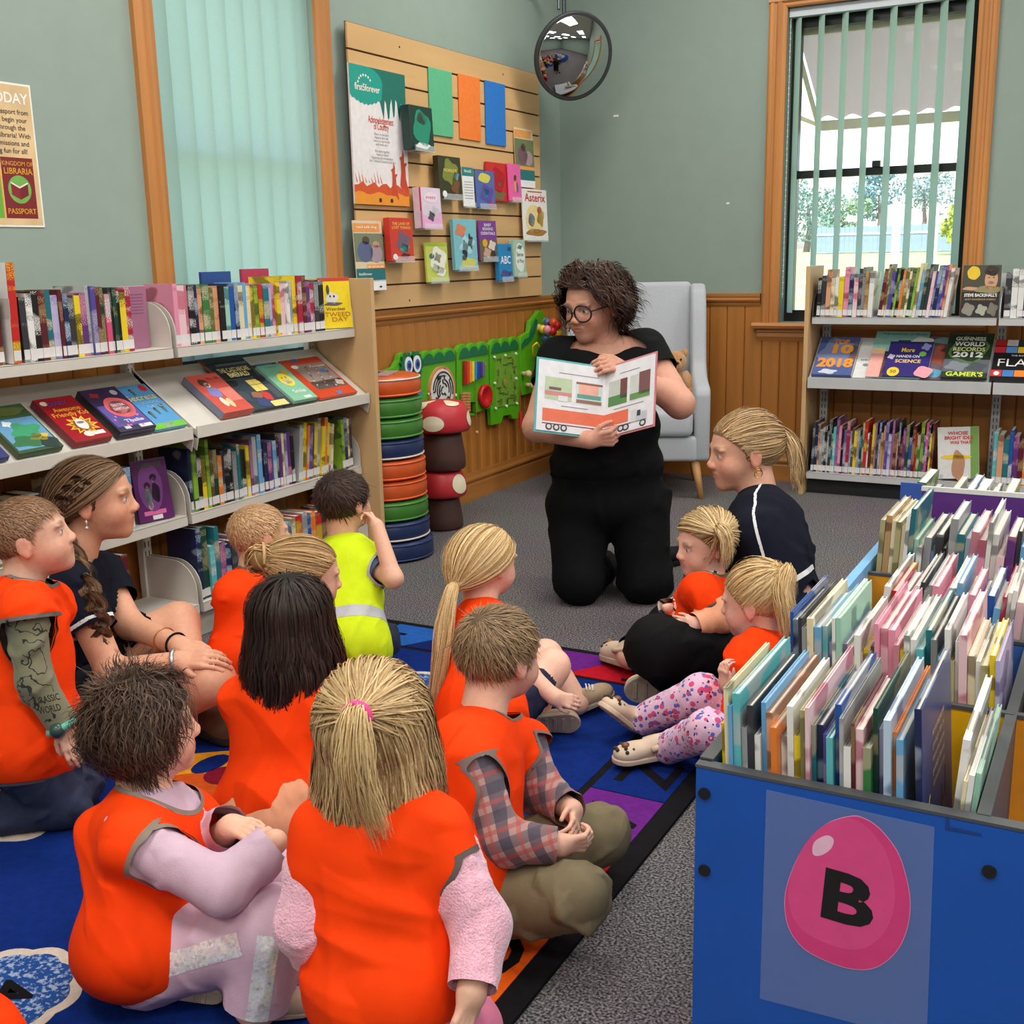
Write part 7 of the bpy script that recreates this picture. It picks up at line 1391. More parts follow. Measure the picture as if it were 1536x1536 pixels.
class Fig:
    """a person: joints in world space, one body surface, clothes and hair as children"""
    def __init__(s, label, J, head, skin, hairc, tw, arms, legs, hand=0.11, group=None, vox=0.006, name='person', neck_r=None, torso=None):
        s.J = {k: np.array(v, float) for k, v in J.items()}; J = s.J; s.H = head; s.skin = skin; s.hairc = hairc; s.vox = vox; s.hand = hand
        base = J['pelvis'].copy(); base[2] = 0
        s.t = thing(name, label, 'person', tuple(base), group=group)
        s.up = unit(J['neck'] - J['pelvis']); lf = J['shL'] - J['shR']; s.left = unit(lf - s.up * (lf @ s.up)); s.fw = np.cross(s.left, s.up)
        s.tw = tw; s.arms = arms; s.legs = legs
        R = np.stack([s.left, s.fw, s.up], 1); s.R = R; L = np.linalg.norm(J['neck'] - J['pelvis']); s.L = L
        ws, wm, wh, dp = tw
        prof = torso or [(-0.02, wh, dp * 1.05, 0.2, 0), (0.22, (wh + wm) / 2, dp * 1.02, 0.2, 0.0), (0.45, wm, dp, 0.2, 0.004), (0.68, ws * 0.92, dp * 0.98, 0.2, 0.0), (0.84, ws * 0.86, dp * 0.82, 0.14, -0.006)]
        s.torso = [ell(J['pelvis'] + (J['neck'] - J['pelvis']) * t + s.fw * o, (w, d, L * hh), R, 0.04) for t, w, d, hh, o in prof]
        nk = J['neck'] - s.up * 0.1 * L
        nk = J['neck'] - s.up * 0.07 * L
        s.shoulder = [cap(nk, J['sh' + q] - s.up * 0.0, arms[0] * 1.05, arms[0] * 1.02, 0.03) for q in 'LR' if 'sh' + q in J]
        nr = neck_r or head.h * 0.235
        s.neck = [cap(J['neck'] - s.up * 0.02, head.P(0, -0.1, -0.2), nr * 1.08, nr, 0.02)]
        s.arm = {}
        for q in 'LR':
            if 'el' + q in J: s.arm[q] = [cap(J['sh' + q], J['el' + q], arms[0], arms[1], 0.02), cap(J['el' + q], J['wr' + q], arms[1] * 1.02, arms[2], 0.02)]
        s.leg = {}
        for q in 'LR':
            if 'kn' + q in J: s.leg[q] = [cap(J['hip' + q], J['kn' + q], legs[0], legs[1], 0.03), cap(J['kn' + q], J['an' + q], legs[1] * 0.98, legs[2], 0.02)]
    def owner(s, P):
        keys, D = [('t', '', 0)], [np.min([(np.linalg.norm(((P - e[1]) @ e[3]) / e[2], axis=1) - 1) * e[2].min() for e in s.torso], 0)]
        for kind, dct in (('a', s.arm), ('l', s.leg)):
            for q in dct:
                for i, c in enumerate(dct[q]):
                    ba = c[2] - c[1]; t = np.clip((P - c[1]) @ ba / (ba @ ba), 0, 1); keys.append((kind, q, i)); D.append(np.linalg.norm(P - c[1] - np.outer(t, ba), axis=1) - (c[3] + t * (c[4] - c[3])))
        s.dt = D[0]; s.da = np.min([d for k_, d in zip(keys, D) if k_[0] == 'a'] + [np.full(len(P), 1.0)], 0); s.dl = np.min([d for k_, d in zip(keys, D) if k_[0] == 'l'] + [np.full(len(P), 1.0)], 0); s.Dk = dict(zip(keys, D))
        k = np.argmin(D, 0); return lambda *w: np.isin(k, [keys.index(x) for x in w if x in keys])
    def along(s, P, a, b): ax_ = unit(b - a); return (P - a) @ ax_, np.linalg.norm(b - a)
    def body(s, hands=None, hv=0.0035, handv=0.0026, bare=(), rosy=0.12):
        parts = []; hv *= 1.2; handv *= 1.12
        P = s.torso + s.shoulder + s.neck
        for q in s.arm: P = P + s.arm[q]
        for q in s.leg: P = P + s.leg[q]
        P = infl(P, -0.004)
        F, lo = field(P, 0.012); V, Q = surfnet(F, lo, 0.012); parts.append((V, tri(Q), np.tile(np.array(lin(s.skin)), (len(V), 1))))
        Pn = s.H.prims() + s.neck
        F, lo = field(Pn, hv); V, Q = surfnet(F, lo, hv); parts.append((V, tri(Q), s.H.colour(V, s.skin, s.hairc, rosy)))
        red = np.array(lin(tuple(np.array(s.skin) * np.array((1.0, 0.86, 0.84)))))
        for q, hp in (hands or {}).items():
            pr = list(hp)
            if q in s.arm: pr = pr + s.arm[q][1:]
            if q in bare: pr = pr + s.arm[q][:1]
            F, lo = field(pr, handv); V, Q = surfnet(F, lo, handv); n_ = len(V); C = np.tile(np.array(lin(s.skin)), (n_, 1)); parts.append((V, tri(Q), C))
        for q in bare:
            if q.startswith('leg'):
                F, lo = field(s.leg[q[3]], 0.005); V, Q = surfnet(F, lo, 0.005); parts.append((V, tri(Q), np.tile(np.array(lin(s.skin)), (len(V), 1))))
        V, T, C = merge(parts); put('body', V, T, m_skin, s.t, C)
    def hair(s, *parts): V, T, C = merge(parts); put('hair', V, T, m_hair, s.t, C)
    def cloth(s, name, prims, mat, clip=None, wr=0.004, fr=26.0, seed=1, vox=None, bind=None, bmat=None, bname='binding', label=None, thick=0.0, extra=None, split=None):
        """garment surface; clip(P)->scalar kept where <0; bind = width of an edge binding; split = (name, fn, mat, label) sub-pieces cut out of the cloth"""
        v = vox or s.vox; F, lo = field(prims, v); V, Q = surfnet(F, lo, v); T = tri(Q)
        if wr: V = V + vnorm(V, T) * folds(V, seed, wr, fr)[:, None]
        main = None
        if clip is not None:
            sc = clip(V)
            if bind:
                g = np.full(len(V), 0.25)
                for a_, b_ in ((0, 1), (1, 2), (2, 0)):
                    i_, j_ = T[:, a_], T[:, b_]; q_ = np.abs(sc[i_] - sc[j_]) / (np.linalg.norm(V[i_] - V[j_], axis=1) + 1e-6); q_ = np.minimum(q_, 6); np.maximum.at(g, i_, q_); np.maximum.at(g, j_, q_)
                sc = sc / g
                Vb, Tb, Ab = clip_mesh(V, T, sc, sc[:, None]); Vb, Tb, _ = clip_mesh(Vb, Tb, -(Ab[:, 0] + bind))
                V, T, _ = clip_mesh(V, T, sc + bind)
            else: V, T, _ = clip_mesh(V, T, sc)
        pieces = []
        for nm, fn, mt, lb in (split or ()):
            sc = fn(V); Vp, Tp, _ = clip_mesh(V, T, sc); V, T, _ = clip_mesh(V, T, -sc)
            if len(Tp): pieces.append((nm, Vp, Tp, mt, lb))
        main = put(name, V, T, mat, s.t, label=label, thick=thick, extra={k: f(V) for k, f in extra.items()} if extra else None)
        if clip is not None and bind and len(Tb):
            lab = np.arange(len(Vb))
            for _ in range(400):
                mn = lab[Tb].min(1); l2 = lab.copy()
                for i in range(3): np.minimum.at(l2, Tb[:, i], mn)
                l2 = l2[l2]
                if np.array_equal(l2, lab): break
                lab = l2
            nb_ = vnorm(Vb, Tb)
            for L in np.unique(lab[Tb[:, 0]]):
                tt = Tb[lab[Tb[:, 0]] == L]
                us = np.unique(tt); mp = np.zeros(len(Vb), int); mp[us] = np.arange(len(us)); tiny = len(tt) < 110; put('vest_panel' if tiny else bname, Vb[us] + nb_[us] * (0 if tiny else 0.0012), mp[tt], mat if tiny else bmat, main)
        for nm, Vp, Tp, mt, lb in pieces:
            if len(Tp): put(nm, Vp + vnorm(Vp, Tp) * 0.0006, Tp, mt, main, label=lb)
        return main
    def vest(s, rgb=(255, 66, 4), bcol=(112, 104, 100), off=0.016, hem=-0.12, neck=0.03, capf=0.06, drape=0.001, amarg=0.017, seed=1, wr=0.007, bind=0.009, extra=(), vtilt=0.45, name='safety_vest', split=None, flare=0.01, bname='binding', hemtilt=0.0, fr=22.0):
        J = s.J; base = infl(s.torso, off) + infl(s.shoulder, off + 0.004) + list(extra)
        base += [ell(J['pelvis'] + s.up * 0.02, (s.tw[2] + off + flare, s.tw[3] * 1.1 + off + flare, s.L * 0.3), s.R, 0.05)]
        nb = J['neck']; up = s.up; fw = s.fw; lf = s.left
        for q in s.arm: base += [cap(J['sh' + q], J['sh' + q] + (J['el' + q] - J['sh' + q]) * 0.4, s.arms[0] + off + drape, s.arms[0] + off + drape, 0.025)]
        def clip(P):
            ow = s.owner(P)
            a = [(P - nb) @ unit(up + vtilt * fw) - neck - 0.8 * np.maximum(0, np.linalg.norm((P - nb) - np.outer((P - nb) @ up, up), axis=1) - s.H.h * 0.3)]
            for q in s.arm:
                t, ln = s.along(P, J['sh' + q], J['el' + q]); a.append(np.minimum.reduce([t - ln * capf, 0.6 * (s.dt - s.Dk[('a', q, 0)] - amarg), ln * 0.9 - t]))
            a.append((J['pelvis'] + up * hem - P) @ unit(up + hemtilt * fw)); return np.max(a, 0)
        return s.cloth(name, base, M('vest_%d_%d_%d' % rgb, rgb, 0.8, 0.05, 30, 0.12, 900, spec=0.15), clip, wr, fr, seed, bind=bind, bmat=M('bind_%d_%d_%d' % bcol, bcol, 0.8, 0.06), bname=bname, split=split)
    def shirt(s, mat, sleeves='LR', long=True, off=0.008, seed=2, wr=0.004, cut=0.55, neck=0.012, name='shirt', hem=-0.1, so=0.008, extra=(), split=None, fr=34.0, tors=True, vt=0.25):
        J = s.J; pr = (infl(s.torso, off) + infl(s.shoulder, off)) if tors else []
        for q in sleeves:
            a = s.arm[q]; pr += infl(a, so) if long else infl(a[:1], so * 1.4)
        nb = J['neck']; up = s.up; fw = s.fw
        def clip(P):
            ow = s.owner(P); aw = s.da - s.dt + 0.01
            a = [np.minimum((P - nb) @ unit(up + vt * fw) - neck, aw), np.minimum((J['pelvis'] + up * hem - P) @ up, aw)]
            for q in sleeves:
                if long: t, ln = s.along(P, J['el' + q], J['wr' + q]); a.append(np.where(ow(('a', q, 1)), t - ln * 0.96, -1.0))
                else: t, ln = s.along(P, J['sh' + q], J['el' + q]); a.append(np.where(ow(('a', q, 0), ('a', q, 1)), t - ln * cut, -1.0))
            return np.max(a, 0)
        return s.cloth(name, pr + list(extra), mat, clip, wr, fr, seed, split=split)
    def pants(s, mat, legs='LR', end=0.92, off=0.012, seed=3, wr=0.005, name='trousers', short=False, waist=0.14, split=None, fr=30.0, extra=()):
        J = s.J; pr = infl(s.torso[:2], off)
        for q in legs: pr += infl(s.leg[q][:1] if short else s.leg[q], off)
        def clip(P):
            ow = s.owner(P)
            a = [np.minimum((P - J['pelvis']) @ s.up - waist, s.dl - s.dt)]
            for q in legs:
                if short: t, ln = s.along(P, J['hip' + q], J['kn' + q]); a.append(np.where(ow(('l', q, 0), ('l', q, 1)), t - ln * end, -1.0))
                else: t, ln = s.along(P, J['kn' + q], J['an' + q]); a.append(np.where(ow(('l', q, 1)), t - ln * end, -1.0))
            return np.max(a, 0)
        return s.cloth(name, pr + list(extra), mat, clip, wr, fr, seed, split=split)
    def shoe(s, ank, toe, size, mat, solemat, up=UPV, name='shoe', tilt=0.0, label=None, holes=None, wide=1.0):
        """shoe from heel under the ankle to the toe; upper and sole"""
        d = unit(np.array(toe) - np.array(ank)); u = unit(np.array(up) - d * (np.array(up) @ d)); l = np.cross(u, d); R = np.stack([l, d, u], 1); c = np.array(ank, float)
        heel = c - d * 0.16 * size - u * 0.12 * size; z = size * wide
        pr = [ell(heel + d * 0.22 * size + u * 0.17 * size, (0.155 * z, 0.21 * size, 0.2 * size), R, 0.02), ell(heel + d * 0.5 * size + u * 0.14 * size, (0.17 * z, 0.26 * size, 0.15 * size), R, 0.02), ell(heel + d * 0.73 * size + u * 0.1 * size, (0.2 * z, 0.24 * size, 0.15 * size), R, 0.02)]
        out = [(0.155 * z * math.sin(a), 0.2 * size - 0.22 * size * math.cos(a)) for a in np.linspace(-1.5, 1.5, 9)] + [(0.215 * z * math.sin(a), 0.73 * size - 0.26 * size * math.cos(a)) for a in np.linspace(1.6, 4.68, 12)]
        up_ = s.cloth(name, pr, mat, lambda P: (heel + u * 0.03 * size - P) @ u, 0.0, vox=0.004, label=label)
        MB().prism(out, -0.03 * size, 0.06 * size, lambda a, b, c_: tuple(heel + l * a + d * b + u * c_)).build('sole', solemat, up_, bevel=0.003)
        gr = MB()
        for k in range(5): gr.prism([(-0.13 * z, (0.2 + 0.15 * k) * size), (0.13 * z, (0.2 + 0.15 * k) * size), (0.13 * z, (0.26 + 0.15 * k) * size), (-0.13 * z, (0.26 + 0.15 * k) * size)], -0.045 * size, -0.03 * size, lambda a, b, c_: tuple(heel + l * a + d * b + u * c_))
        gr.build('tread', solemat, up_, bevel=0.002)
        if holes:
            hb = MB(); ct = pr[2]
            for a in range(3):
                for k in range(5 - (a == 0)):
                    th = -0.9 + 1.8 * (k + 0.5 * (a % 2)) / 4.5; fv = 0.75 - 0.5 * a; v = unit((math.sin(th) * math.sqrt(1 - fv * fv), fv, math.cos(th) * math.sqrt(1 - fv * fv))); hb.ball(ct[1] + R @ (ct[2] * v), 0.0055, 6, 5)
            hb.build('vent_holes', M('hole_dark', (60, 46, 40), 0.8, 0.1), up_)
            MB().tube([heel + d * (0.42 - 0.5 * math.sin(x)) * size * 0.9 + l * 0.17 * z * math.cos(x) * 1.06 + u * (0.2 + 0.1 * math.sin(x)) * size for x in np.linspace(0, math.pi, 14)], 0.008, 6).build('strap', mat, up_, smooth=True)
            MB().ball(ct[1] + R @ (ct[2] * np.array((0.1, 0.15, 1.0))), (0.011, 0.011, 0.009), 8, 6).build('shoe_charm', M('charm_brown', (130, 84, 50), 0.4, 0.3, 60), up_, smooth=True)
        return up_
# ================================================================ PEOPLE
def A(u, v, D): return at(u, v, D)
def Fz(u, v, z): return fl(u, v, z)
def fabric(name, rgb, rough=0.85, var=0.08, bump=0.2, bscale=800, scale=30, sheen=0.0): return M('cloth_' + name, rgb, rough, var, scale, bump, bscale, sheen=sheen, spec=0.15)
m_navyp = fabric('navy_polo', (19, 22, 36)); m_blackt = fabric('black_knit', (11, 11, 13), 0.8); m_blackp = fabric('black_denim', (13, 13, 15), 0.85, 0.12)
m_whitep = fabric('white_piping', (226, 226, 226), 0.6)
m_pinksw = fabric('lilac_sweat', (206, 176, 194), 0.9, 0.06, 0.25, 500); m_fleece = fabric('pink_fleece', (236, 178, 196), 1.0, 0.1, 1.0, 260, 60, 0.6)
m_khaki = fabric('khaki_twill', (122, 110, 84), 0.85, 0.08); m_jean = fabric('dark_jean', (52, 60, 82), 0.85, 0.16, 0.3, 600); m_tee = fabric('slate_tee', (74, 96, 130))
m_grey_s = fabric('sole_grey', (176, 160, 140), 0.8, 0.12); m_croc = M('croc_foam', (214, 190, 164), 0.55, 0.04); m_shoe = fabric('canvas_shoe', (176, 152, 122), 0.85, 0.1)
m_peach = fabric('peach_cotton', (232, 164, 128), 0.9, 0.06)
def pattern_mat(name, build):
    m = bpy.data.materials.new(name); m.use_nodes = True; nt = m.node_tree; b = nt.nodes['Principled BSDF']; b.inputs['Roughness'].default_value = 0.85; b.inputs['Sheen Weight'].default_value = 0.2
    tc = nt.nodes.new('ShaderNodeTexCoord'); build(nt, b, tc); return m
def mixn(nt, f, a, b):
    x = nt.nodes.new('ShaderNodeMix'); x.data_type = 'RGBA'
    if hasattr(f, 'name') or not isinstance(f, float): nt.links.new(f, x.inputs[0])
    else: x.inputs[0].default_value = f
    for s_, q in ((6, a), (7, b)):
        if isinstance(q, tuple): x.inputs[s_].default_value = (*q, 1)
        else: nt.links.new(q, x.inputs[s_])
    return x.outputs[2]
def mth(nt, op, a, b=None):
    m = nt.nodes.new('ShaderNodeMath'); m.operation = op
    for i, q in enumerate((a, b)):
        if q is None: continue
        if isinstance(q, (int, float)): m.inputs[i].default_value = q
        else: nt.links.new(q, m.inputs[i])
    return m.outputs[0]
def plaid(nt, b, tc):
    mp = nt.nodes.new('ShaderNodeMapping'); mp.inputs['Rotation'].default_value = (0.25, 0.5, 0.45); nt.links.new(tc.outputs['Object'], mp.inputs[0])
    sp = nt.nodes.new('ShaderNodeSeparateXYZ'); nt.links.new(mp.outputs[0], sp.inputs[0])
    def band(o, per, w, ph=0.0): return mth(nt, 'LESS_THAN', mth(nt, 'FRACT', mth(nt, 'ADD', mth(nt, 'MULTIPLY', o, 1 / per), ph)), w)
    u = mth(nt, 'ADD', sp.outputs[0], mth(nt, 'MULTIPLY', sp.outputs[1], 0.6)); v = sp.outputs[2]
    c = mixn(nt, mth(nt, 'MULTIPLY', band(u, 0.05, 0.42), 0.75), lin((176, 138, 130)), lin((52, 54, 74)))
    c = mixn(nt, mth(nt, 'MULTIPLY', band(v, 0.05, 0.42, 0.2), 0.6), c, lin((56, 56, 76)))
    c = mixn(nt, mth(nt, 'MULTIPLY', band(v, 0.05, 0.16, 0.55), 0.6), c, lin((170, 70, 66)))
    c = mixn(nt, mth(nt, 'MULTIPLY', band(u, 0.05, 0.14, 0.35), 0.6), c, lin((176, 74, 70))); nt.links.new(c, b.inputs['Base Color'])
m_plaid = pattern_mat('plaid_flannel', plaid)
def floral(nt, b, tc):
    c = None
    nz = nt.nodes.new('ShaderNodeTexNoise'); nz.inputs['Scale'].default_value = 18; nt.links.new(tc.outputs['Object'], nz.inputs['Vector'])
    c = mixn(nt, nz.outputs[0], lin((206, 186, 226)), lin((246, 190, 200)))
    for sc, th, col, jit in ((42, 0.34, (214, 70, 120), 1.0), (55, 0.3, (96, 100, 190), 1.7), (70, 0.2, (40, 40, 90), 2.3), (60, 0.16, (240, 224, 230), 3.1)):
        mp = nt.nodes.new('ShaderNodeMapping'); mp.inputs['Location'].default_value = (jit, jit * 2, 0); nt.links.new(tc.outputs['Object'], mp.inputs[0])
        v = nt.nodes.new('ShaderNodeTexVoronoi'); v.inputs['Scale'].default_value = sc; nt.links.new(mp.outputs[0], v.inputs['Vector'])
        c = mixn(nt, mth(nt, 'LESS_THAN', v.outputs['Distance'], th), c, lin(col))
    nt.links.new(c, b.inputs['Base Color'])
m_floral = pattern_mat('floral_leggings', floral)
def stripes(nt, b, tc):
    sp = nt.nodes.new('ShaderNodeSeparateXYZ'); nt.links.new(tc.outputs['Object'], sp.inputs[0])
    w = mth(nt, 'ADD', mth(nt, 'MULTIPLY', sp.outputs[0], 60.0), mth(nt, 'MULTIPLY', sp.outputs[2], 40.0))
    c = mixn(nt, mth(nt, 'LESS_THAN', mth(nt, 'FRACT', w), 0.3), lin((236, 226, 214)), lin((30, 28, 34))); nt.links.new(c, b.inputs['Base Color'])
m_stripe = pattern_mat('striped_knit', stripes)
def dino(nt, b, tc):
    n = nt.nodes.new('ShaderNodeTexNoise'); n.inputs['Scale'].default_value = 26; n.inputs['Detail'].default_value = 2; nt.links.new(tc.outputs['Object'], n.inputs['Vector'])
    d = mth(nt, 'ABSOLUTE', mth(nt, 'SUBTRACT', n.outputs[0], 0.5)); n2 = nt.nodes.new('ShaderNodeTexNoise'); n2.inputs['Scale'].default_value = 9; nt.links.new(tc.outputs['Object'], n2.inputs['Vector'])
    f = mth(nt, 'MULTIPLY', mth(nt, 'LESS_THAN', d, 0.018), mth(nt, 'GREATER_THAN', n2.outputs[0], 0.5))
    c = mixn(nt, f, lin((120, 118, 92)), lin((34, 34, 32))); nt.links.new(c, b.inputs['Base Color'])
m_dino = pattern_mat('olive_dinosaur_print', dino)
def sequin(nt, b, tc):
    v = nt.nodes.new('ShaderNodeTexVoronoi'); v.inputs['Scale'].default_value = 210; nt.links.new(tc.outputs['Object'], v.inputs['Vector'])
    hs = nt.nodes.new('ShaderNodeHueSaturation'); hs.inputs['Saturation'].default_value = 0.35; hs.inputs['Value'].default_value = 1.0; nt.links.new(v.outputs['Color'], hs.inputs['Color'])
    c = mixn(nt, 0.5, hs.outputs[0], lin((246, 248, 250))); nt.links.new(c, b.inputs['Base Color']); b.inputs['Metallic'].default_value = 0.15; b.inputs['Roughness'].default_value = 0.25
    nm = nt.nodes.new('ShaderNodeBump'); nm.inputs['Strength'].default_value = 1.0; nm.inputs['Distance'].default_value = 0.01; nt.links.new(v.outputs['Color'], nm.inputs['Height']); nt.links.new(nm.outputs[0], b.inputs['Normal'])
m_seq = pattern_mat('silver_sequins', sequin)
SK = (228, 178, 152)
KT = (0.112, 0.104, 0.112, 0.078); KA = (0.031, 0.027, 0.021); KL = (0.058, 0.046, 0.033)

# ---------------------------------------------------------------- the storyteller, kneeling and holding up the open book
J = dict(pelvis=A(912, 745, 4.22), neck=A(905, 512, 4.08), shR=A(838, 536, 4.08), shL=A(968, 524, 4.12), elR=A(806, 640, 4.0), wrR=A(884, 660, 3.86), elL=A(1020, 606, 4.0), wrL=A(940, 556, 3.95),
         hipL=A(958, 760, 4.22), hipR=A(868, 760, 4.22), knL=A(968, 868, 4.16), knR=A(868, 868, 4.16), anL=A(982, 842, 4.60), anR=A(905, 848, 4.60))
H = Head(A(889, 457, 4.02), hdir(-0.66, -0.24, 0.7), h=0.235, adult=True, roll=0.0)
p = Fig('woman in black kneeling on the carpet, reading an open picture book aloud', J, H, (214, 156, 132), (70, 48, 38), (0.185, 0.19, 0.215, 0.145), (0.058, 0.05, 0.031), (0.102, 0.078, 0.055), 0.175, vox=0.0095, neck_r=0.06)
hL = hand_prims(A(938, 552, 3.93), A(905, 543, 3.86) - A(938, 552, 3.93), UPV * 0.6 + TW * 0.8, 0.165, 1, (0.7, 0.6, 0.5)); hR = hand_prims(A(884, 660, 3.86), RT * 0.95 + UPV * 0.1 + TW * 0.2, TW * 0.9 - UPV * 0.3, 0.165, -1, (1.0, 0.9, 0.6))
p.body({'L': hL, 'R': hR}, hv=0.004, handv=0.0035, bare=('L', 'R'), rosy=0.1)
p.shirt(m_blackt, long=False, off=0.014, wr=0.007, cut=0.42, so=0.014, neck=0.022, name='black_top', hem=-0.1, vt=0.65, fr=16)
p.pants(m_blackp, end=0.9, off=0.018, wr=0.006, fr=20, waist=0.1)
for q, tq in (('L', A(1010, 832, 4.66)), ('R', A(928, 842, 4.72))): p.shoe(J['an' + q], tq, 0.22, fabric('black_shoe', (20, 20, 22), 0.6), fabric('black_sole', (26, 26, 26)))
p.hair(hair_curly(H, (44, 29, 22), (82, 53, 38), 5, n=2100, L=0.105, off=0.03, rad=0.011, turns=1.6, wid=0.0024, droop=0.045, flow=(0.9, -0.55, -0.75), nape=-0.42, ear=0.05, fore=0.36))
gl = MB()
for sg in (-1, 1):
    c = H.P(0.165 * sg, 0.47, 0.0); ring = [c + H.h * (H.l * 0.14 * math.cos(a) + H.u * 0.125 * math.sin(a) - H.f * 0.05 * abs(math.cos(a)) * (1 if math.cos(a) * sg > 0 else 0)) for a in np.linspace(0, 2 * math.pi, 25)]
    gl.tube(ring, 0.0032, 6, False); gl.tube([H.P(0.305 * sg, 0.43, 0.03), H.P(0.40 * sg, 0.2, 0.03), H.P(0.41 * sg, -0.02, 0.01)], 0.003, 6)
gl.tube([H.P(0.03, 0.49, 0.02), H.P(-0.03, 0.49, 0.02)], 0.0032, 6)
gl.build('glasses', M('tortoise_frame', (40, 26, 24), 0.3, 0.2), p.t, smooth=True)
# the open book in her hands
ob = thing('open_picture_book', 'open picture book showing a long orange truck, held by the storyteller', 'book', tuple(A(910, 645, 3.86)))
PG = {'l': [A(809, 538, 3.80), A(909, 553, 3.90), A(911, 646, 3.88), A(804, 644, 3.78)], 'r': [A(909, 553, 3.90), A(983, 530, 3.78), 0, 0]}   # TL TR BR BL
PG['l'][2] = PG['l'][1] + PG['l'][3] - PG['l'][0]; PG['r'][3] = PG['l'][2]; PG['r'][2] = PG['r'][1] + PG['r'][3] - PG['r'][0]
def pgp(s, a, b, o=0.0):
    q = PG[s]; nrm_ = unit(np.cross(q[1] - q[0], q[3] - q[0])); nrm_ = nrm_ if nrm_ @ (CC - q[0]) > 0 else -nrm_
    return (q[0] * (1 - a) + q[1] * a) * (1 - b) + (q[3] * (1 - a) + q[2] * a) * b + nrm_ * o
def page_shape(name, s, pts, rgb, o=0.0006): b = MB(); b.add([pgp(s, x, y, o) for x, y in pts], [tuple(range(len(pts)))]); return b.build(name, ink(rgb), ob)
def R4(x0, y0, x1, y1): return [(x0, y1), (x1, y1), (x1, y0), (x0, y0)]
for s_, cv in (('l', (96, 176, 176)), ('r', (206, 130, 136))):
    b = MB(); e = 0.03; cs_ = [(-e if s_ == 'l' else 0, -e), (1 if s_ == 'l' else 1 + e, -e), (1 if s_ == 'l' else 1 + e, 1 + e), (-e if s_ == 'l' else 0, 1 + e)]
    b.add([pgp(s_, x, y, -0.003) for x, y in cs_] + [pgp(s_, x, y, -0.006) for x, y in cs_], [(0, 3, 2, 1), (4, 5, 6, 7), (0, 1, 5, 4), (1, 2, 6, 5), (2, 3, 7, 6), (3, 0, 4, 7)]); b.build('board', ink(cv), ob)
    b = MB(); cs_ = [(0, 0), (1, 0), (1, 1), (0, 1)]
    b.add([pgp(s_, x, y, 0.0) for x, y in cs_] + [pgp(s_, x, y, -0.003) for x, y in cs_], [(0, 3, 2, 1), (4, 5, 6, 7), (0, 1, 5, 4), (1, 2, 6, 5), (2, 3, 7, 6), (3, 0, 4, 7)]); b.build('page', ink((232, 230, 234)), ob)
page_shape('print', 'l', R4(0.1, 0.23, 0.5, 0.55), (190, 206, 170)); page_shape('print', 'l', R4(0.1, 0.43, 0.5, 0.49), (206, 140, 140), 0.0009); page_shape('print', 'l', R4(0.16, 0.37, 0.34, 0.41), (120, 90, 90), 0.0009); page_shape('print', 'l', R4(0.3, 0.48, 0.44, 0.56), (226, 226, 230), 0.0012)
page_shape('print', 'l', R4(0.56, 0.25, 0.96, 0.56), (206, 222, 214)); page_shape('print', 'l', R4(0.6, 0.28, 0.9, 0.42), (240, 176, 160), 0.0009); page_shape('print', 'l', R4(0.58, 0.42, 0.94, 0.48), (96, 160, 150), 0.0009); page_shape('print', 'l', R4(0.56, 0.25, 0.96, 0.28), (140, 96, 80), 0.0009); page_shape('print', 'l', R4(0.57, 0.5, 0.95, 0.55), (150, 110, 96), 0.0009)
page_shape('print', 'r', R4(0.08, 0.22, 0.46, 0.58), (196, 204, 196)); page_shape('print', 'r', R4(0.08, 0.44, 0.46, 0.58), (90, 140, 84), 0.0009); page_shape('print', 'r', R4(0.32, 0.22, 0.46, 0.5), (120, 72, 70), 0.0009)
page_shape('print', 'r', R4(0.52, 0.22, 0.92, 0.58), (206, 210, 206)); page_shape('print', 'r', R4(0.7, 0.2, 0.92, 0.52), (126, 84, 84), 0.0009); page_shape('print', 'r', R4(0.52, 0.48, 0.92, 0.57), (110, 150, 90), 0.0009)
page_shape('truck_trailer', 'l', R4(0.08, 0.68, 1.0, 0.86), (232, 116, 84)); page_shape('truck_trailer', 'r', R4(0.0, 0.68, 0.5, 0.86), (232, 116, 84)); page_shape('truck_chassis', 'l', R4(0.08, 0.885, 1.0, 0.9), (150, 60, 70)); page_shape('truck_chassis', 'r', R4(0.0, 0.885, 0.86, 0.9), (150, 60, 70)); page_shape('truck_cab', 'r', R4(0.56, 0.72, 0.66, 0.9), (214, 216, 222)); page_shape('truck_cab', 'r', R4(0.66, 0.77, 0.88, 0.9), (196, 200, 206)); page_shape('truck_window', 'r', R4(0.68, 0.74, 0.75, 0.82), (60, 64, 70), 0.0009)
for s_, xs_ in (('l', (0.18, 0.29, 0.40, 0.86, 0.97)), ('r', (0.06, 0.36, 0.46, 0.8))):
    for x_ in xs_:
        k_ = 1.0 if s_ == 'l' else 1.35
        page_shape('wheel', s_, [(x_ + 0.05 * k_ * math.cos(a), 0.935 + 0.05 * math.sin(a)) for a in np.linspace(2 * math.pi, 0, 14, endpoint=False)], (70, 64, 74), 0.0012); page_shape('hub', s_, [(x_ + 0.03 * k_ * math.cos(a), 0.935 + 0.03 * math.sin(a)) for a in np.linspace(2 * math.pi, 0, 10, endpoint=False)], (214, 212, 218), 0.0015)
for s_, x0_, x1_, y_ in (('l', 0.3, 0.9, 0.15), ('l', 0.35, 0.75, 0.62), ('r', 0.3, 0.7, 0.13), ('r', 0.2, 0.8, 0.63)): page_shape('text_line', s_, R4(x0_, y_, x1_, y_ + 0.012), (150, 148, 156))

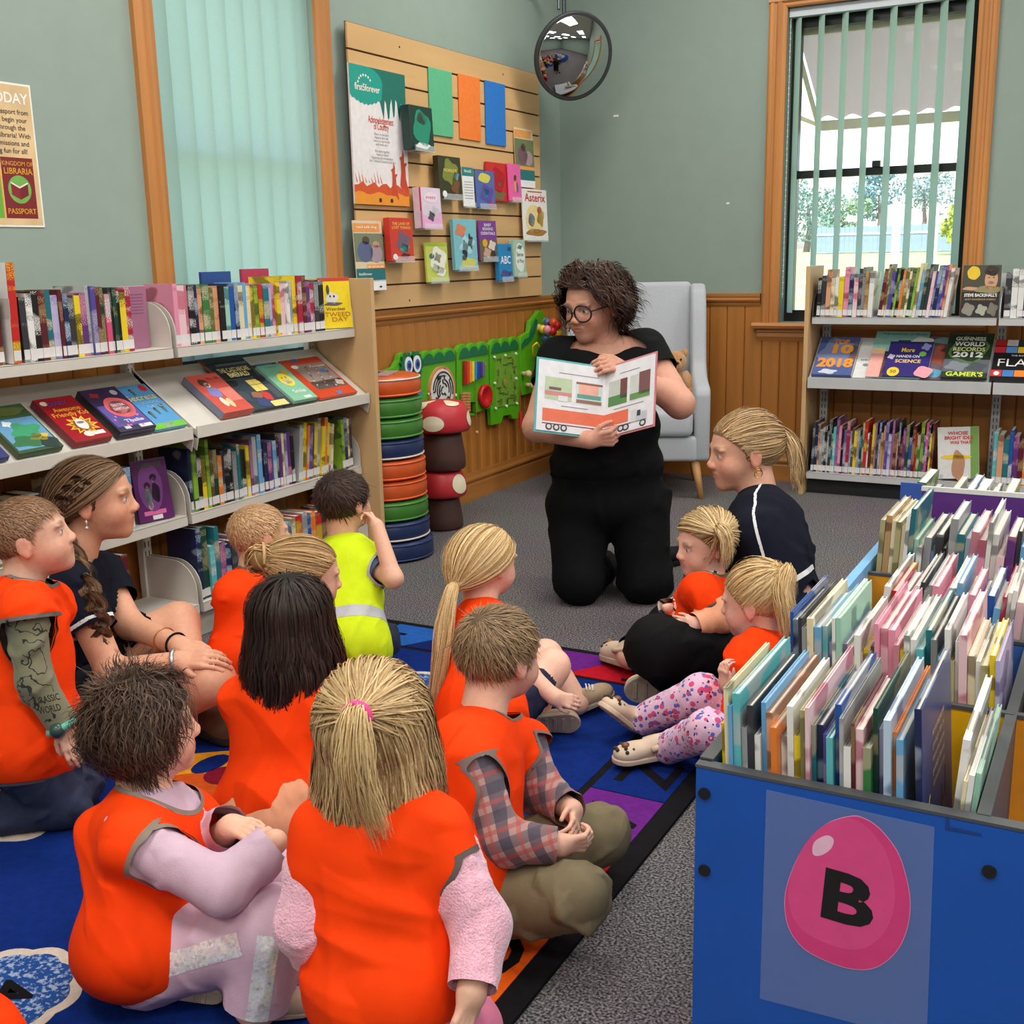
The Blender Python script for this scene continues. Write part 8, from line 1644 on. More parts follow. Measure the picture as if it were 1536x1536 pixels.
# ---------------------------------------------------------------- teenager with a braid, cross-legged by the bookcase
J = dict(pelvis=Fz(95, 1035, 0.10), neck=A(112, 838, 3.05), shR=A(108, 880, 2.92), shL=A(152, 862, 3.20), elR=A(168, 1010, 2.86), wrR=A(268, 992, 2.86), elL=A(195, 938, 3.12), wrL=A(268, 968, 2.96),
         hipR=Fz(110, 1050, 0.1), knR=A(318, 1022, 2.88), anR=Fz(225, 1085, 0.06), hipL=A(125, 1000, 3.16), knL=A(268, 934, 3.26), anL=Fz(298, 1075, 0.07))
H = Head(A(142, 748, 3.04), hdir(0.97, -0.02, -0.12), h=0.222, adult=True)
p = Fig('teenager with a long brown braid sitting cross-legged in a navy polo', J, H, (222, 164, 134), (96, 68, 46), (0.15, 0.125, 0.15, 0.1), (0.046, 0.037, 0.026), (0.078, 0.058, 0.04), 0.165, vox=0.007, neck_r=0.05)
p.body({'R': hand_prims(J['wrR'], A(325, 985, 2.84) - J['wrR'], UPV * 0.8 + TW * 0.6, 0.15, 1, (0.35, 0.5, 0.4)), 'L': hand_prims(J['wrL'], A(322, 990, 2.9) - J['wrL'], UPV * 0.9 + TW * 0.3, 0.15, -1, (0.4, 0.5, 0.4))}, hv=0.0038, handv=0.0032, bare=('R', 'L', 'legR', 'legL'))
pip = lambda P: np.minimum(np.abs((P - J['neck']) @ p.fw + 0.012) - 0.004, 1) + 10 * ((P - J['neck']) @ p.up < -0.13)
cuff = lambda P: np.abs(np.linalg.norm(P - J['shR'], axis=1) - 0.135) - 0.0045 + 10 * (np.linalg.norm(P - A(150, 940, 2.9), axis=1) > 0.09)
p.shirt(m_navyp, long=False, off=0.012, wr=0.005, cut=0.52, so=0.016, neck=0.025, name='navy_polo', hem=-0.1, split=[('white_piping', pip, m_whitep, None), ('white_cuff', cuff, m_whitep, None)])
p.pants(fabric('black_shorts', (30, 30, 36)), end=0.42, off=0.014, short=True, waist=0.1)
p.shoe(J['anL'], Fz(325, 1098, 0.03), 0.23, fabric('brown_boot', (84, 58, 42), 0.6), fabric('dark_sole', (36, 32, 30)), name='boot'); p.shoe(J['anR'], Fz(180, 1100, 0.05), 0.23, fabric('brown_boot', (84, 58, 42), 0.6), fabric('dark_sole', (36, 32, 30)), name='boot')
tie = H.P(-0.2, -0.46, -0.2); c0, c1 = (92, 66, 46), (134, 102, 74)
p.hair(hair_back(H, tie, c0, c1, 8, n=1500, off=0.014, nape=-0.34, ear=0.09), braid([H.P(-0.34, 0.0, 0.32), H.P(-0.40, -0.2, 0.12), H.P(-0.34, -0.36, -0.1), tie, A(112, 835, 2.96), A(135, 885, 2.87), A(150, 935, 2.86), A(152, 975, 2.87)], 0.024, 120, c0, c1, 3))
MB().ball(H.P(-0.40, -0.02, -0.2), 0.004, 8, 6).tube([H.P(-0.40, -0.02, -0.17), H.P(-0.40, -0.02, -0.26)], 0.0012, 5).ball(H.P(-0.40, -0.02, -0.27), 0.005, 8, 6).build('earring', M('silver_pearl', (226, 224, 220), 0.25, 0.02, metal=0.5), p.t, smooth=True)
def bracelet(fig, e, w, t, r, rad, mat, name='bracelet'):
    ax_ = unit(w - e); c = e + (w - e) * t; a = unit(np.cross(ax_, UPV)); b_ = np.cross(ax_, a)
    return MB().tube([c + r * (a * math.cos(x) + b_ * math.sin(x)) for x in np.linspace(0, 2 * math.pi, 25)], rad, 6, False).build(name, mat, fig.t, smooth=True)
bracelet(p, J['elL'], J['wrL'], 0.72, 0.032, 0.0018, M('gold_band', (206, 140, 90), 0.3, 0.02, metal=0.8)); bracelet(p, J['elL'], J['wrL'], 0.95, 0.03, 0.003, fabric('black_band', (24, 24, 26)), 'hair_tie'); bracelet(p, J['elR'], J['wrR'], 0.95, 0.03, 0.006, M('steel_band', (190, 194, 196), 0.3, 0.03, metal=0.8), 'watch')

# ---------------------------------------------------------------- kneeling boy with the watch, beside the teenager
J = dict(pelvis=A(42, 1120, 2.56), neck=A(32, 880, 2.56), shR=A(40, 925, 2.43), shL=A(75, 905, 2.66), elR=A(52, 1020, 2.42), wrR=A(96, 1090, 2.44), hipR=A(35, 1135, 2.5), knR=Fz(95, 1205, 0.06), anR=Fz(-20, 1225, 0.05), hipL=A(55, 1125, 2.62), knL=Fz(110, 1180, 0.06), anL=Fz(0, 1200, 0.05))
H = Head(A(45, 806, 2.56), hdir(0.92, 0.16, -0.25), h=0.186)
p = Fig('boy kneeling in orange vest over an olive dinosaur print sweater, green watch', J, H, SK, (140, 100, 72), KT, KA, KL, vox=0.006)
p.body({'R': hand_prims(J['wrR'], A(112, 1130, 2.43) - J['wrR'], RT * 0.3 + TW * 0.8, 0.105, 1, (0.3, 0.5, 0.4))}, hv=0.0035)
p.shirt(m_dino, 'R', True, off=0.009, so=0.013, seed=4, wr=0.006, neck=0.03, name='dinosaur_sweater')
p.vest(off=0.024, hem=-0.06, seed=11, wr=0.006, neck=0.02)
for k_, tx_ in enumerate(('JURASSIC', 'WORLD')): lettering(tx_, 0.021, ink((30, 30, 28)), p.t, A(70 + 5 * k_, 1049 + 15 * k_, 2.374) - np.array(p.t.location), RT * 0.97 + UPV * 0.2, UPV - RT * 0.2, 0.012, width=0.058 - 0.01 * k_)
p.pants(m_jean, off=0.016, wr=0.008, waist=0.05, name='jeans')
p.shoe(J['anR'], Fz(-60, 1230, 0.04), 0.16, fabric('black_trainer', (26, 26, 28)), fabric('dark_sole', (36, 32, 30)))
bracelet(p, J['elR'], J['wrR'], 0.97, 0.031, 0.009, M('watch_strap', (96, 184, 160), 0.45, 0.05), 'watch_strap')
wc = J['wrR'] + TW * 0.03 + (J['elR'] - J['wrR']) * 0.04; MB().ball(wc, (0.017, 0.017, 0.017), 10, 8).build('watch_case', M('watch_face', (44, 76, 70), 0.3, 0.1), p.t, smooth=True)
p.hair(hair_short(H, (138, 100, 74), (172, 132, 100), 12, n=1700, L=0.016, off=0.004, lift=0.003, nape=-0.28, ear=0.06, fore=0.26))

# ---------------------------------------------------------------- curly toddler with the sequin trousers
J = dict(pelvis=Fz(225, 1425, 0.085), neck=A(222, 1190, 2.0), shR=A(200, 1262, 1.88), shL=A(280, 1228, 2.08), elR=A(335, 1332, 1.84), wrR=A(412, 1264, 1.88), elL=A(325, 1262, 2.06), wrL=A(345, 1240, 1.96),
         hipR=Fz(215, 1440, 0.075), knR=A(404, 1392, 1.88), anR=Fz(385, 1508, 0.04), hipL=Fz(262, 1395, 0.08), knL=A(412, 1332, 2.04), anL=Fz(330, 1455, 0.045))
H = Head(A(218, 1094, 2.0), hdir(0.86, 0.02, -0.5), h=0.185)
p = Fig('curly haired toddler in orange vest and lilac tracksuit with sequin stripes', J, H, SK, (70, 52, 42), (0.105, 0.105, 0.115, 0.085), KA, (0.062, 0.052, 0.042), vox=0.005)
p.body({'L': hand_prims(J['wrL'], A(385, 1250, 1.92) - J['wrL'], UPV * 0.8 + TW * 0.4, 0.1, -1, (0.35, 0.5, 0.4)), 'R': hand_prims(J['wrR'], A(380, 1240, 1.93) - J['wrR'], UPV + TW * 0.2, 0.095, -1, (0.6, 0.6, 0.5))}, hv=0.003, handv=0.0024)
p.shirt(m_pinksw, 'LR', True, off=0.012, so=0.017, seed=6, wr=0.006, neck=0.035, name='lilac_sweater', fr=28)
p.vest(off=0.022, hem=-0.07, seed=14, wr=0.008, neck=0.0, vtilt=0.7, flare=0.008, capf=0.2, bcol=(134, 118, 104), fr=16)
def band_of(a, b, n, w):
    ax_ = unit(b - a); L = np.linalg.norm(b - a); sd = unit(np.cross(ax_, n))
    return lambda P: np.maximum.reduce([np.abs((P - a) @ sd) - w, -((P - a) @ ax_) - 0.0, (P - a) @ ax_ - L, -((P - a) @ n)])
p.pants(m_pinksw, off=0.016, wr=0.006, waist=0.1, end=0.98, seed=7, name='track_pants', fr=24, split=[('sequin_stripe', band_of(J['hipR'] + UPV * 0.02, J['knR'] + UPV * 0.015 - RT * 0.02, TW, 0.018), m_seq, 'silver sequin stripe'), ('sequin_stripe', band_of(J['knR'] + UPV * 0.02, J['anR'], unit(TW + RT * 0.2), 0.018), m_seq, 'silver sequin stripe')])
p.shoe(J['anL'] + TW * 0.05, J['anL'] + TW * 0.05 + RT * -0.9 + UPV * 0.25, 0.13, m_grey_s, m_grey_s, up=unit(-TW * 0.9 + UPV * 0.2), label='pale grooved sole of the tucked shoe'); p.shoe(J['anR'], Fz(455, 1500, 0.03), 0.13, m_grey_s, m_grey_s)
p.hair(hair_curly(H, (52, 38, 31), (98, 75, 60), 15, n=2400, L=0.07, off=0.016, rad=0.007, turns=1.5, wid=0.0014, droop=0.008, nape=-0.34, ear=0.09, fore=0.28))

# ---------------------------------------------------------------- blond boy in front of the bookcase
J = dict(pelvis=Fz(375, 1000, 0.09), neck=A(378, 862, 3.38), shR=A(345, 892, 3.28), shL=A(420, 885, 3.45), hipR=Fz(360, 1005, 0.08), knR=Fz(450, 1000, 0.12), anR=Fz(420, 1020, 0.05))
H = Head(A(390, 803, 3.38), hdir(0.8, 0.05, -0.55), h=0.186)
p = Fig('fair crop-haired boy in orange vest sitting against the bookcase', J, H, SK, (200, 160, 120), KT, KA, KL, vox=0.007)
p.body({}, hv=0.0042); p.shirt(fabric('white_tee', (220, 214, 210)), '', True, off=0.006, neck=0.03); p.vest(off=0.018, hem=-0.12, seed=21, neck=0.02, capf=0.5); p.pants(m_jean, 'R', off=0.012)
p.hair(hair_short(H, (196, 152, 110), (226, 186, 142), 22, n=1600, L=0.02, off=0.005, lift=0.003, nape=-0.28, ear=0.07, fore=0.28))

# ---------------------------------------------------------------- girl with the messy bun
J = dict(pelvis=Fz(440, 1085, 0.09), neck=A(435, 922, 3.0), shR=A(410, 955, 2.9), shL=A(480, 945, 3.08), elR=A(420, 1020, 2.86), wrR=A(470, 1030, 2.8))
H = Head(A(460, 862, 2.98), hdir(0.9, -0.18, -0.38), h=0.19)
p = Fig('girl with a messy blonde bun in orange vest behind the dark haired girl', J, H, SK, (180, 140, 92), KT, KA, KL, vox=0.007)
p.body({}, hv=0.0042); p.shirt(fabric('pale_tee', (226, 190, 180)), '', True, off=0.006, neck=0.03); p.vest(off=0.018, hem=-0.12, seed=23, neck=0.0)
tie = A(392, 838, 2.92); rnd = np.random.RandomState(4); bp = []
for k in range(90):
    ph = rnd.uniform(0, 6.28); R0 = rnd.uniform(0.018, 0.046); tl = rnd.normal(size=3) * 0.5; a_ = np.linspace(0, 4.2, 12); e1 = unit(np.cross(TW + tl, UPV)); e2 = unit(np.cross(e1, TW + tl))
    bp.append(np.array(tie) + rnd.normal(size=3) * 0.006 + R0 * (np.cos(a_ + ph)[:, None] * e1 + np.sin(a_ + ph)[:, None] * e2))
bun = strands(np.array(bp), rnd.uniform(0.7, 1.3, 90) * 0.0042, shade(90, rnd, (158, 118, 76), (214, 176, 124)), tie)
b_ = MB().ball(tie, 0.034, 14, 10); bV = np.array(b_.v); bT = np.array([f for f in b_.f if len(f) == 3] + [t for f in b_.f if len(f) == 4 for t in ((f[0], f[1], f[2]), (f[0], f[2], f[3]))])
p.hair(hair_back(H, tie, (170, 130, 84), (216, 178, 128), 24, n=1300, off=0.012, nape=-0.33), bun, (bV, bT, np.tile(np.array(lin((150, 112, 72))), (len(bV), 1))))

# ---------------------------------------------------------------- hi-vis boy
J = dict(pelvis=Fz(520, 985, 0.09), neck=A(515, 812, 3.56), shR=A(540, 848, 3.46), shL=A(478, 840, 3.6), elR=A(590, 868, 3.38), wrR=A(566, 790, 3.42), hipR=Fz(530, 985, 0.08), knR=Fz(570, 960, 0.1), anR=Fz(530, 975, 0.04))
J['shR'], J['shL'] = A(552, 846, 3.48), A(482, 842, 3.62)
H = Head(A(516, 752, 3.54), hdir(0.62, 0.02, -0.78), h=0.188)
p = Fig('boy in a yellow safety vest holding a hand to his mouth', J, H, SK, (58, 44, 38), (0.118, 0.11, 0.118, 0.082), KA, KL, vox=0.007)
p.body({'R': hand_prims(J['wrR'], A(556, 768, 3.46) - J['wrR'], RT + TW * 0.3, 0.1, -1, (1.0, 1.0, 0.8))}, hv=0.0042, handv=0.003, bare=('R',))
p.shirt(m_tee, 'R', False, off=0.007, cut=0.62, so=0.012, neck=0.035, name='slate_tee')
refl = lambda P: np.abs((P - J['pelvis']) @ p.up - 0.10) - 0.02
p.vest((214, 240, 34), (176, 176, 160), off=0.02, hem=-0.13, seed=25, neck=0.012, split=[('reflective_band', refl, M('silver_tape', (190, 192, 198), 0.5, 0.04), 'silver reflective band')])
p.pants(m_jean, 'R', off=0.012)
p.hair(hair_short(H, (48, 36, 32), (84, 64, 54), 26, n=1900, L=0.032, off=0.009, lift=0.005, nape=-0.26, ear=0.09, fore=0.22, wid=0.0018))

# ---------------------------------------------------------------- dark haired girl
J = dict(pelvis=Fz(425, 1215, 0.09), neck=A(425, 1012, 2.5), shR=A(490, 1050, 2.46), shL=A(362, 1048, 2.5), elR=A(508, 1120, 2.4), wrR=A(520, 1150, 2.3), hipR=Fz(455, 1225, 0.08), knR=Fz(520, 1180, 0.1), anR=Fz(470, 1200, 0.04))
H = Head(A(438, 930, 2.48), hdir(0.38, -0.1, -0.92), h=0.19)
p = Fig('girl with long dark hair in orange vest and peach skirt, seen from behind', J, H, SK, (40, 30, 28), KT, KA, KL, vox=0.0055)
p.body({}, hv=0.0038); p.shirt(m_peach, '', True, off=0.006, neck=0.03, name='peach_dress'); p.vest(off=0.02, hem=-0.045, seed=27, neck=0.02, wr=0.008, bcol=(84, 70, 60), fr=18, flare=0.014)
p.cloth('peach_skirt', [ell(J['pelvis'] - UPV * 0.02, (0.15, 0.14, 0.085), p.R, 0.04), ell(J['pelvis'] + UPV * 0.03, (0.125, 0.11, 0.09), p.R, 0.04), ell(J['pelvis'] + RT * 0.1 - TW * 0.06 - UPV * 0.03, (0.11, 0.11, 0.06), p.R, 0.05)], m_peach, lambda P: 0.006 - P[:, 2], 0.008, 26, 5)
p.hair(hair_loose(H, (30, 23, 22), (62, 46, 40), 28, n=1900, length=0.25, off=0.018, wid=0.0022, flare=0.016, wave=0.006, K=14, nape=-0.34, ear=0.14, fore=0.2))

# ---------------------------------------------------------------- blonde girl with half ponytail, nearest group
J = dict(pelvis=A(578, 1490, 1.70), neck=A(562, 1205, 1.72), shR=A(652, 1246, 1.70), shL=A(488, 1246, 1.72), elR=A(722, 1388, 1.66), wrR=A(708, 1486, 1.60), elL=A(456, 1388, 1.69), wrL=A(508, 1470, 1.76), hipR=A(620, 1520, 1.68), knR=Fz(700, 1545, 0.06), anR=Fz(610, 1600, 0.05), hipL=A(540, 1530, 1.68), knL=Fz(600, 1500, 0.06), anL=Fz(560, 1600, 0.05))
H = Head(A(562, 1096, 1.72), hdir(0.16, -0.12, -0.98), h=0.19)
p = Fig('blonde girl with pink hair tie in orange vest and pink fleece, seen from behind', J, H, SK, (190, 156, 110), (0.106, 0.1, 0.098, 0.076), KA, KL, vox=0.0052)
p.body({'R': hand_prims(J['wrR'], A(690, 1545, 1.58) - J['wrR'], RT * 0.5 + TW * 0.7, 0.1, -1, (0.5, 0.5, 0.4))}, hv=0.0035)
p.shirt(m_fleece, 'LR', True, off=0.006, so=0.017, seed=30, wr=0.004, neck=0.03, name='pink_fleece')
p.vest((255, 66, 4), (96, 82, 78), off=0.019, hem=-0.075, seed=31, neck=0.03, wr=0.007, fr=18, flare=0.0)
p.pants(fabric('pink_leggings', (226, 130, 160)), off=0.01, waist=0.04, name='pink_leggings')
tie = H.P(-0.06, -0.55, 0.29); hc0, hc1 = (150, 116, 76), (218, 186, 134)
rnd = np.random.RandomState(33)
A_ = roots(H, 700, rnd, nape=0.05, ear=0.1); B_ = np.tile(tie, (len(A_), 1)) + rnd.normal(size=(len(A_), 3)) * 0.004
top = strands(arcs(A_, B_, H, 9, 0.014, 0.02, rnd), rnd.uniform(0.7, 1.3, len(A_)) * 0.0015, shade(len(A_), rnd, (176, 142, 98), (222, 190, 140)), H.c, False)
p.hair(hair_loose(H, hc0, hc1, 34, n=2300, length=0.245, off=0.017, wid=0.0015, crown=(0, -0.25, 0.4), flare=0.012, wave=0.005, K=15, nape=-0.36, ear=0.16, fore=0.3), top, tail([tie, tie - H.f * 0.03 + UPV * 0.006, tie - H.f * 0.045 - UPV * 0.06, tie - H.f * 0.04 - UPV * 0.12 + RT * 0.01, tie - H.f * 0.03 - UPV * 0.19 + RT * 0.03], 260, 15, 0.014, 0.03, rnd, (196, 160, 108), (232, 204, 150), 0.0015))
MB().tube([tie - H.f * 0.024 + UPV * 0.004 + 0.017 * (H.l * math.cos(a) + H.u * math.sin(a)) for a in np.linspace(0, 2 * math.pi, 20)], 0.007, 8, False).build('hair_tie', fabric('pink_band', (240, 84, 150)), p.t, smooth=True)

# ---------------------------------------------------------------- boy in the plaid shirt
J = dict(pelvis=Fz(685, 1335, 0.10), neck=A(722, 1082, 2.26), shR=A(706, 1142, 2.12), shL=A(788, 1118, 2.36), elR=A(752, 1262, 2.06), wrR=A(838, 1268, 2.06), elL=A(815, 1190, 2.3), wrL=A(858, 1215, 2.2),
         hipR=Fz(690, 1345, 0.085), knR=A(862, 1345, 2.04), anR=Fz(715, 1375, 0.045), hipL=Fz(745, 1290, 0.09), knL=A(898, 1252, 2.28), anL=Fz(800, 1310, 0.04))
H = Head(A(748, 982, 2.28), hdir(0.72, -0.1, -0.68), h=0.19)
p = Fig('boy in plaid shirt, orange vest and khaki trousers with hands clasped', J, H, SK, (128, 100, 74), KT, KA, (0.054, 0.046, 0.036), vox=0.005)
p.body({'R': hand_prims(J['wrR'], A(885, 1262, 2.07) - J['wrR'], TW * 0.7 + RT * 0.2 - UPV * 0.2, 0.105, 1, (0.8, 0.9, 0.6)), 'L': hand_prims(J['wrL'], A(868, 1262, 2.12) - J['wrL'], RT * 0.9 + UPV * 0.3, 0.105, 1, (0.5, 0.7, 0.5))}, hv=0.0033, handv=0.0026)
p.shirt(m_plaid, 'LR', True, off=0.009, so=0.015, seed=36, wr=0.006, neck=0.03, name='plaid_shirt')
p.vest(off=0.02, hem=-0.05, seed=37, wr=0.006, neck=0.03, bcol=(122, 104, 96), vtilt=0.4, bind=0.007)
p.pants(m_khaki, off=0.016, wr=0.0085, waist=0.07, seed=38, fr=30)
p.hair(hair_short(H, (118, 92, 66), (164, 134, 100), 39, n=2300, L=0.03, off=0.008, lift=0.006, nape=-0.27, ear=0.09, fore=0.28, wid=0.0014))

# ---------------------------------------------------------------- girl with the long ponytail
J = dict(pelvis=Fz(720, 1085, 0.09), neck=A(722, 912, 3.06), shR=A(742, 945, 2.96), shL=A(690, 938, 3.14), elR=A(790, 1010, 2.92), wrR=A(830, 1045, 2.9), hipR=Fz(745, 1090, 0.085), knR=A(828, 1000, 3.0), anR=Fz(800, 1075, 0.05), hipL=Fz(740, 1060, 0.085), knL=A(818, 985, 3.16), anL=Fz(865, 1055, 0.045))
H = Head(A(728, 842, 3.06), hdir(0.74, -0.12, -0.62), h=0.19)
p = Fig('girl with a long blonde ponytail in orange vest with bare knees drawn up', J, H, (232, 184, 160), (208, 174, 118), KT, KA, (0.056, 0.046, 0.034), vox=0.006)
p.body({'R': hand_prims(J['wrR'], A(858, 1052, 2.9) - J['wrR'], UPV * 0.4 + TW * 0.8, 0.1, 1, (0.5, 0.6, 0.5))}, hv=0.0038, handv=0.0028, bare=('R', 'legR', 'legL'))
p.shirt(fabric('coral_tee', (232, 150, 130)), '', True, off=0.006, neck=0.02); p.vest(off=0.016, hem=-0.1, seed=41, neck=0.02)
p.pants(fabric('navy_shorts', (40, 44, 66)), short=True, end=0.5, off=0.012)
p.shoe(J['anL'], Fz(905, 1035, 0.06), 0.155, m_shoe, m_grey_s, name='trainer'); p.shoe(J['anR'] + TW * 0.02, J['anR'] + RT * 0.15 + TW * 0.02, 0.15, m_shoe, m_grey_s, up=unit(-TW + UPV * 0.25), name='trainer', label='pale trainer showing its grooved sole')
lc = MB()
for k in range(4):
    q0 = J['anL'] + (Fz(905, 1035, 0.06) - J['anL']) * (0.35 + 0.12 * k) + UPV * (0.035 - 0.006 * k); lc.tube([q0 - TW * -0.022, q0 + UPV * 0.006, q0 + TW * -0.022], 0.0022, 5)
lc.build('laces', m_whitep, p.t, smooth=True)
tie = A(684, 878, 2.98); hc0, hc1 = (190, 152, 98), (232, 202, 152); rnd = np.random.RandomState(43)
p.hair(hair_back(H, tie, hc0, hc1, 44, n=1700, off=0.012, nape=-0.32, ear=0.1), tail([tie, A(678, 885, 2.94), A(668, 930, 2.92), A(662, 980, 2.92), A(655, 1030, 2.93), A(652, 1068, 2.94)], 420, 16, 0.012, 0.026, rnd, hc0, hc1, 0.0018))
MB().tube([tie + 0.011 * (RT * math.cos(a) + TW * math.sin(a)) for a in np.linspace(0, 2 * math.pi, 18)], 0.0045, 8, False).build('hair_tie', fabric('black_band', (24, 24, 26)), p.t, smooth=True)

# ---------------------------------------------------------------- woman with ponytail, cross-legged at the right
J = dict(pelvis=Fz(1185, 1010, 0.10), neck=A(1138, 742, 3.36), shL=A(1135, 800, 3.2), shR=A(1175, 790, 3.5), elL=A(1226, 945, 3.16), wrL=A(1240, 1020, 3.12),
         hipL=Fz(1150, 1000, 0.11), knL=A(985, 972, 3.03), anL=Fz(1015, 1020, 0.08), hipR=Fz(1150, 960, 0.11), knR=A(1010, 945, 3.5), anR=Fz(945, 985, 0.07))
H = Head(A(1116, 676, 3.36), hdir(-0.95, -0.12, 0.12), h=0.225, adult=True)
p = Fig('woman with blonde ponytail in a navy polo sitting cross-legged by the bin', J, H, (224, 168, 142), (170, 136, 96), (0.165, 0.15, 0.17, 0.115), (0.052, 0.044, 0.03), (0.088, 0.068, 0.045), 0.165, vox=0.007, neck_r=0.052)
p.body({'L': hand_prims(J['wrL'], A(1225, 1050, 3.1) - J['wrL'], TW, 0.15, 1, (0.5, 0.5, 0.4))}, hv=0.004, handv=0.0034, bare=('L',))
p1 = lambda P: np.abs((P - J['shL']) @ p.fw + 0.02) - 0.004 + 10 * (((P - J['shL']) @ p.left < -0.12) | ((P - J['shL']) @ p.up < -0.1))
cuff = lambda P: np.abs((P - J['shL']) @ unit(J['elL'] - J['shL']) - np.linalg.norm(J['elL'] - J['shL']) * 0.53 + 0.006) - 0.007 + 10 * (np.linalg.norm(P - J['shL'] - (J['elL'] - J['shL']) * 0.53, axis=1) > 0.1)
p.shirt(m_navyp, 'L', False, off=0.014, wr=0.006, cut=0.53, so=0.018, neck=0.035, name='navy_polo', hem=-0.12, split=[('white_piping', p1, m_whitep, None), ('white_cuff', cuff, m_whitep, None)], fr=18)
p.pants(m_blackt, off=0.018, wr=0.005, waist=0.08, end=0.95)
p.shoe(J['anR'], Fz(910, 972, 0.05), 0.2, m_croc, m_grey_s, name='clog', wide=0.9, holes=True); p.shoe(J['anL'] + TW * 0.04, J['anL'] + TW * 0.04 - RT * 0.2, 0.185, m_croc, m_grey_s, up=unit(-TW * 0.9 + UPV * 0.1), name='clog', label='beige clog showing its ribbed sole')
tie = A(1163, 655, 3.37); c0, c1 = (140, 108, 74), (212, 176, 128); rnd = np.random.RandomState(46)
p.hair(hair_back(H, tie, c0, c1, 47, n=1900, off=0.012, nape=-0.34, ear=0.1, wid=0.0018), tail([tie, A(1175, 650, 3.36), A(1192, 672, 3.35), A(1197, 705, 3.35), A(1200, 735, 3.34)], 300, 14, 0.016, 0.03, rnd, (160, 126, 84), (224, 190, 140), 0.0024, 0.006))
MB().tube([tie + 0.014 * (UPV * math.cos(a) + TW * math.sin(a)) for a in np.linspace(0, 2 * math.pi, 18)], 0.006, 8, False).build('hair_tie', fabric('black_band', (24, 24, 26)), p.t, smooth=True)
for rr, dz in ((0.012, 0.0), (0.008, 0.01)):
    c_ = H.P(0.41, -0.03, -0.24) + UPV * dz; MB().tube([c_ + rr * (H.f * math.cos(a) + UPV * math.sin(a)) for a in np.linspace(0, 2 * math.pi, 18)], 0.0016, 6, False).build('earring', M('gold_hoop', (226, 170, 90), 0.25, 0.02, metal=1.0), p.t, smooth=True)

# ---------------------------------------------------------------- small girl in the striped top, leaning on the woman
J = dict(pelvis=A(1085, 925, 3.12), neck=A(1064, 862, 3.2), shL=A(1050, 885, 3.1), shR=A(1062, 880, 3.3), elL=A(1078, 928, 3.07), wrL=A(1040, 938, 3.04), elR=A(1024, 918, 3.26), wrR=A(1000, 912, 3.2))
J['pelvis'] = A(1048, 955, 3.25)
H = Head(A(1058, 815, 3.2), hdir(-0.9, -0.12, 0.28), h=0.178)
p = Fig('small fair girl in striped sleeves and orange vest leaning on the seated woman', J, H, (234, 182, 160), (206, 172, 122), (0.1, 0.095, 0.1, 0.07), (0.034, 0.028, 0.02), KL, vox=0.006)
p.body({'L': hand_prims(J['wrL'], A(1020, 934, 3.02) - J['wrL'], TW + UPV * 0.3, 0.085, 1, (0.7, 0.7, 0.6))}, hv=0.004, handv=0.0028)
p.shirt(m_stripe, 'R', True, off=0.003, so=0.012, neck=0.02, name='striped_top', seed=51); p.shirt(m_peach, 'L', True, off=0.007, so=0.014, neck=0.015, name='peach_jacket', seed=50)
p.vest(off=0.013, hem=-0.1, seed=52, neck=0.0, capf=0.7, bcol=(96, 82, 70))
tie = A(1076, 800, 3.1); hc0, hc1 = (176, 142, 96), (228, 198, 148); rnd = np.random.RandomState(53)
p.hair(hair_back(H, tie, hc0, hc1, 54, n=1100, off=0.012, nape=-0.3), tail([tie, A(1080, 792, 3.06), A(1090, 805, 3.05), A(1091, 830, 3.05), A(1087, 850, 3.06)], 200, 12, 0.012, 0.022, rnd, hc0, hc1, 0.0018))

# ---------------------------------------------------------------- girl in floral leggings beside the bin
J = dict(pelvis=Fz(1150, 1120, 0.08), neck=A(1140, 962, 2.86), shL=A(1120, 992, 2.76), shR=A(1165, 985, 2.94), elL=A(1120, 1052, 2.72), wrL=A(1092, 1025, 2.7), hipL=Fz(1140, 1130, 0.075), knL=A(1062, 1095, 2.66), anL=Fz(1002, 1122, 0.05), hipR=Fz(1140, 1090, 0.08), knR=A(1052, 1040, 2.86), anR=Fz(962, 1082, 0.05))
H = Head(A(1134, 900, 2.86), hdir(-0.8, -0.18, -0.45), h=0.186)
p = Fig('girl in floral leggings and orange vest sitting beside the blue bin', J, H, (234, 182, 158), (214, 178, 122), KT, KA, (0.052, 0.042, 0.034), vox=0.0055)
p.body({'L': hand_prims(J['wrL'], A(1082, 1002, 2.68) - J['wrL'], TW * 0.5 - RT * 0.8, 0.085, 1, (0.8, 0.8, 0.6)), 'R': hand_prims(A(1085, 1040, 2.74), A(1082, 1010, 2.72) - A(1085, 1040, 2.74), -RT, 0.082, -1, (0.7, 0.8, 0.6))}, hv=0.0035, handv=0.0026)
p.shirt(m_pinksw, 'L', True, off=0.007, so=0.01, neck=0.02, name='lilac_top', seed=56); p.vest(off=0.017, hem=-0.08, seed=57, neck=0.0, vtilt=0.8, bcol=(112, 100, 92))
p.pants(m_floral, off=0.008, wr=0.004, end=1.0, name='floral_leggings')
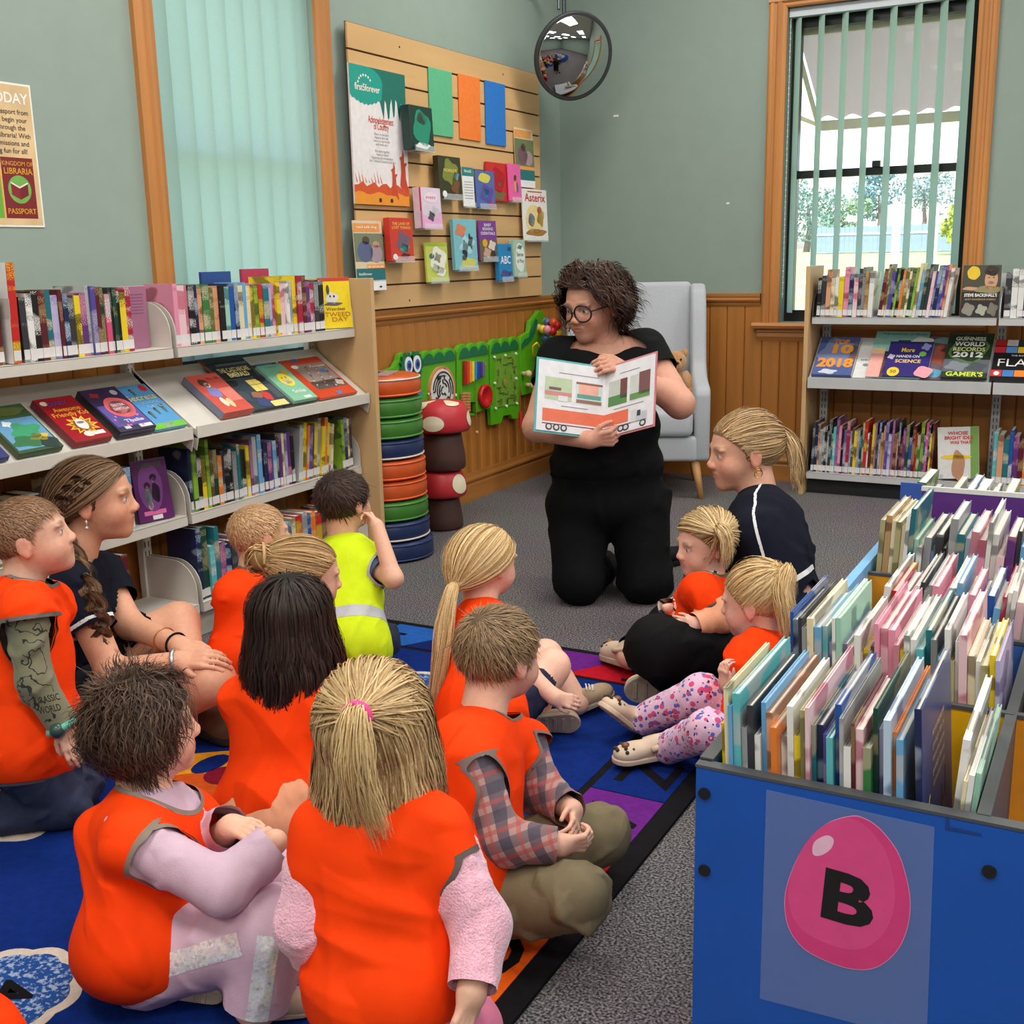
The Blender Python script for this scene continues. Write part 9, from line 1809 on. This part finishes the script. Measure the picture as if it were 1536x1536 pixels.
for q, tq, nm in (('R', Fz(925, 1062, 0.10), 'clog'), ('L', Fz(945, 1128, 0.05), 'clog')):
    p.shoe(J['an' + q] - RT * 0.02, tq, 0.15, m_croc, m_croc, name=nm, wide=1.1, holes=True)
tie = H.P(0.05, -0.38, 0.36); hc0, hc1 = (190, 150, 94), (234, 202, 150); rnd = np.random.RandomState(59)
p.hair(hair_back(H, tie, hc0, hc1, 60, n=1500, off=0.011, nape=-0.32, ear=0.1), tail([tie, tie + RT * 0.02 + UPV * 0.006, A(1172, 880, 2.78), A(1180, 920, 2.76), A(1185, 960, 2.76)], 320, 14, 0.012, 0.034, rnd, hc0, hc1, 0.0018))

# ---------------------------------------------------------------- child only just inside the frame, beside the cloud with the number
J = dict(pelvis=Fz(-110, 1720, 0.09), neck=A(-118, 1500, 1.62), shR=A(-150, 1575, 1.52), shL=A(-28, 1560, 1.64), elL=A(0, 1650, 1.60), wrL=A(40, 1690, 1.55))
H = Head(A(-128, 1420, 1.62), hdir(0.6, 0, -0.8), h=0.186)
p = Fig('child in orange vest and pink sleeve at the very edge, by the number four cloud', J, H, SK, (150, 112, 80), KT, KA, KL, vox=0.006)
p.body({}, hv=0.005); p.shirt(m_pinksw, 'L', True, off=0.008, so=0.014, seed=61, name='pink_top'); p.vest(off=0.02, hem=-0.08, seed=62)
p.hair(hair_short(H, (120, 90, 66), (150, 120, 90), 63, n=900))
# everyone rests on the pile of the rug or on the carpet instead of sinking into it
for root in [o for o in COL.objects if o.get('category') == 'person']:
    for o in root.children_recursive:
        if o.type != 'MESH' or o.name.startswith('lettering'): continue
        me = o.data; n = len(me.vertices); co = np.zeros(n * 3, np.float32); me.vertices.foreach_get('co', co); co = co.reshape(-1, 3)
        onrug = (co[:, 0] > rx0 - 0.02) & (co[:, 0] < rx1 + 0.02) & (co[:, 1] > ry0 - 0.02) & (co[:, 1] < ry1 + 0.02)
        co[:, 2] = np.maximum(co[:, 2], np.where(onrug, 0.0145, 0.0015)); me.vertices.foreach_set('co', co.ravel()); me.update()
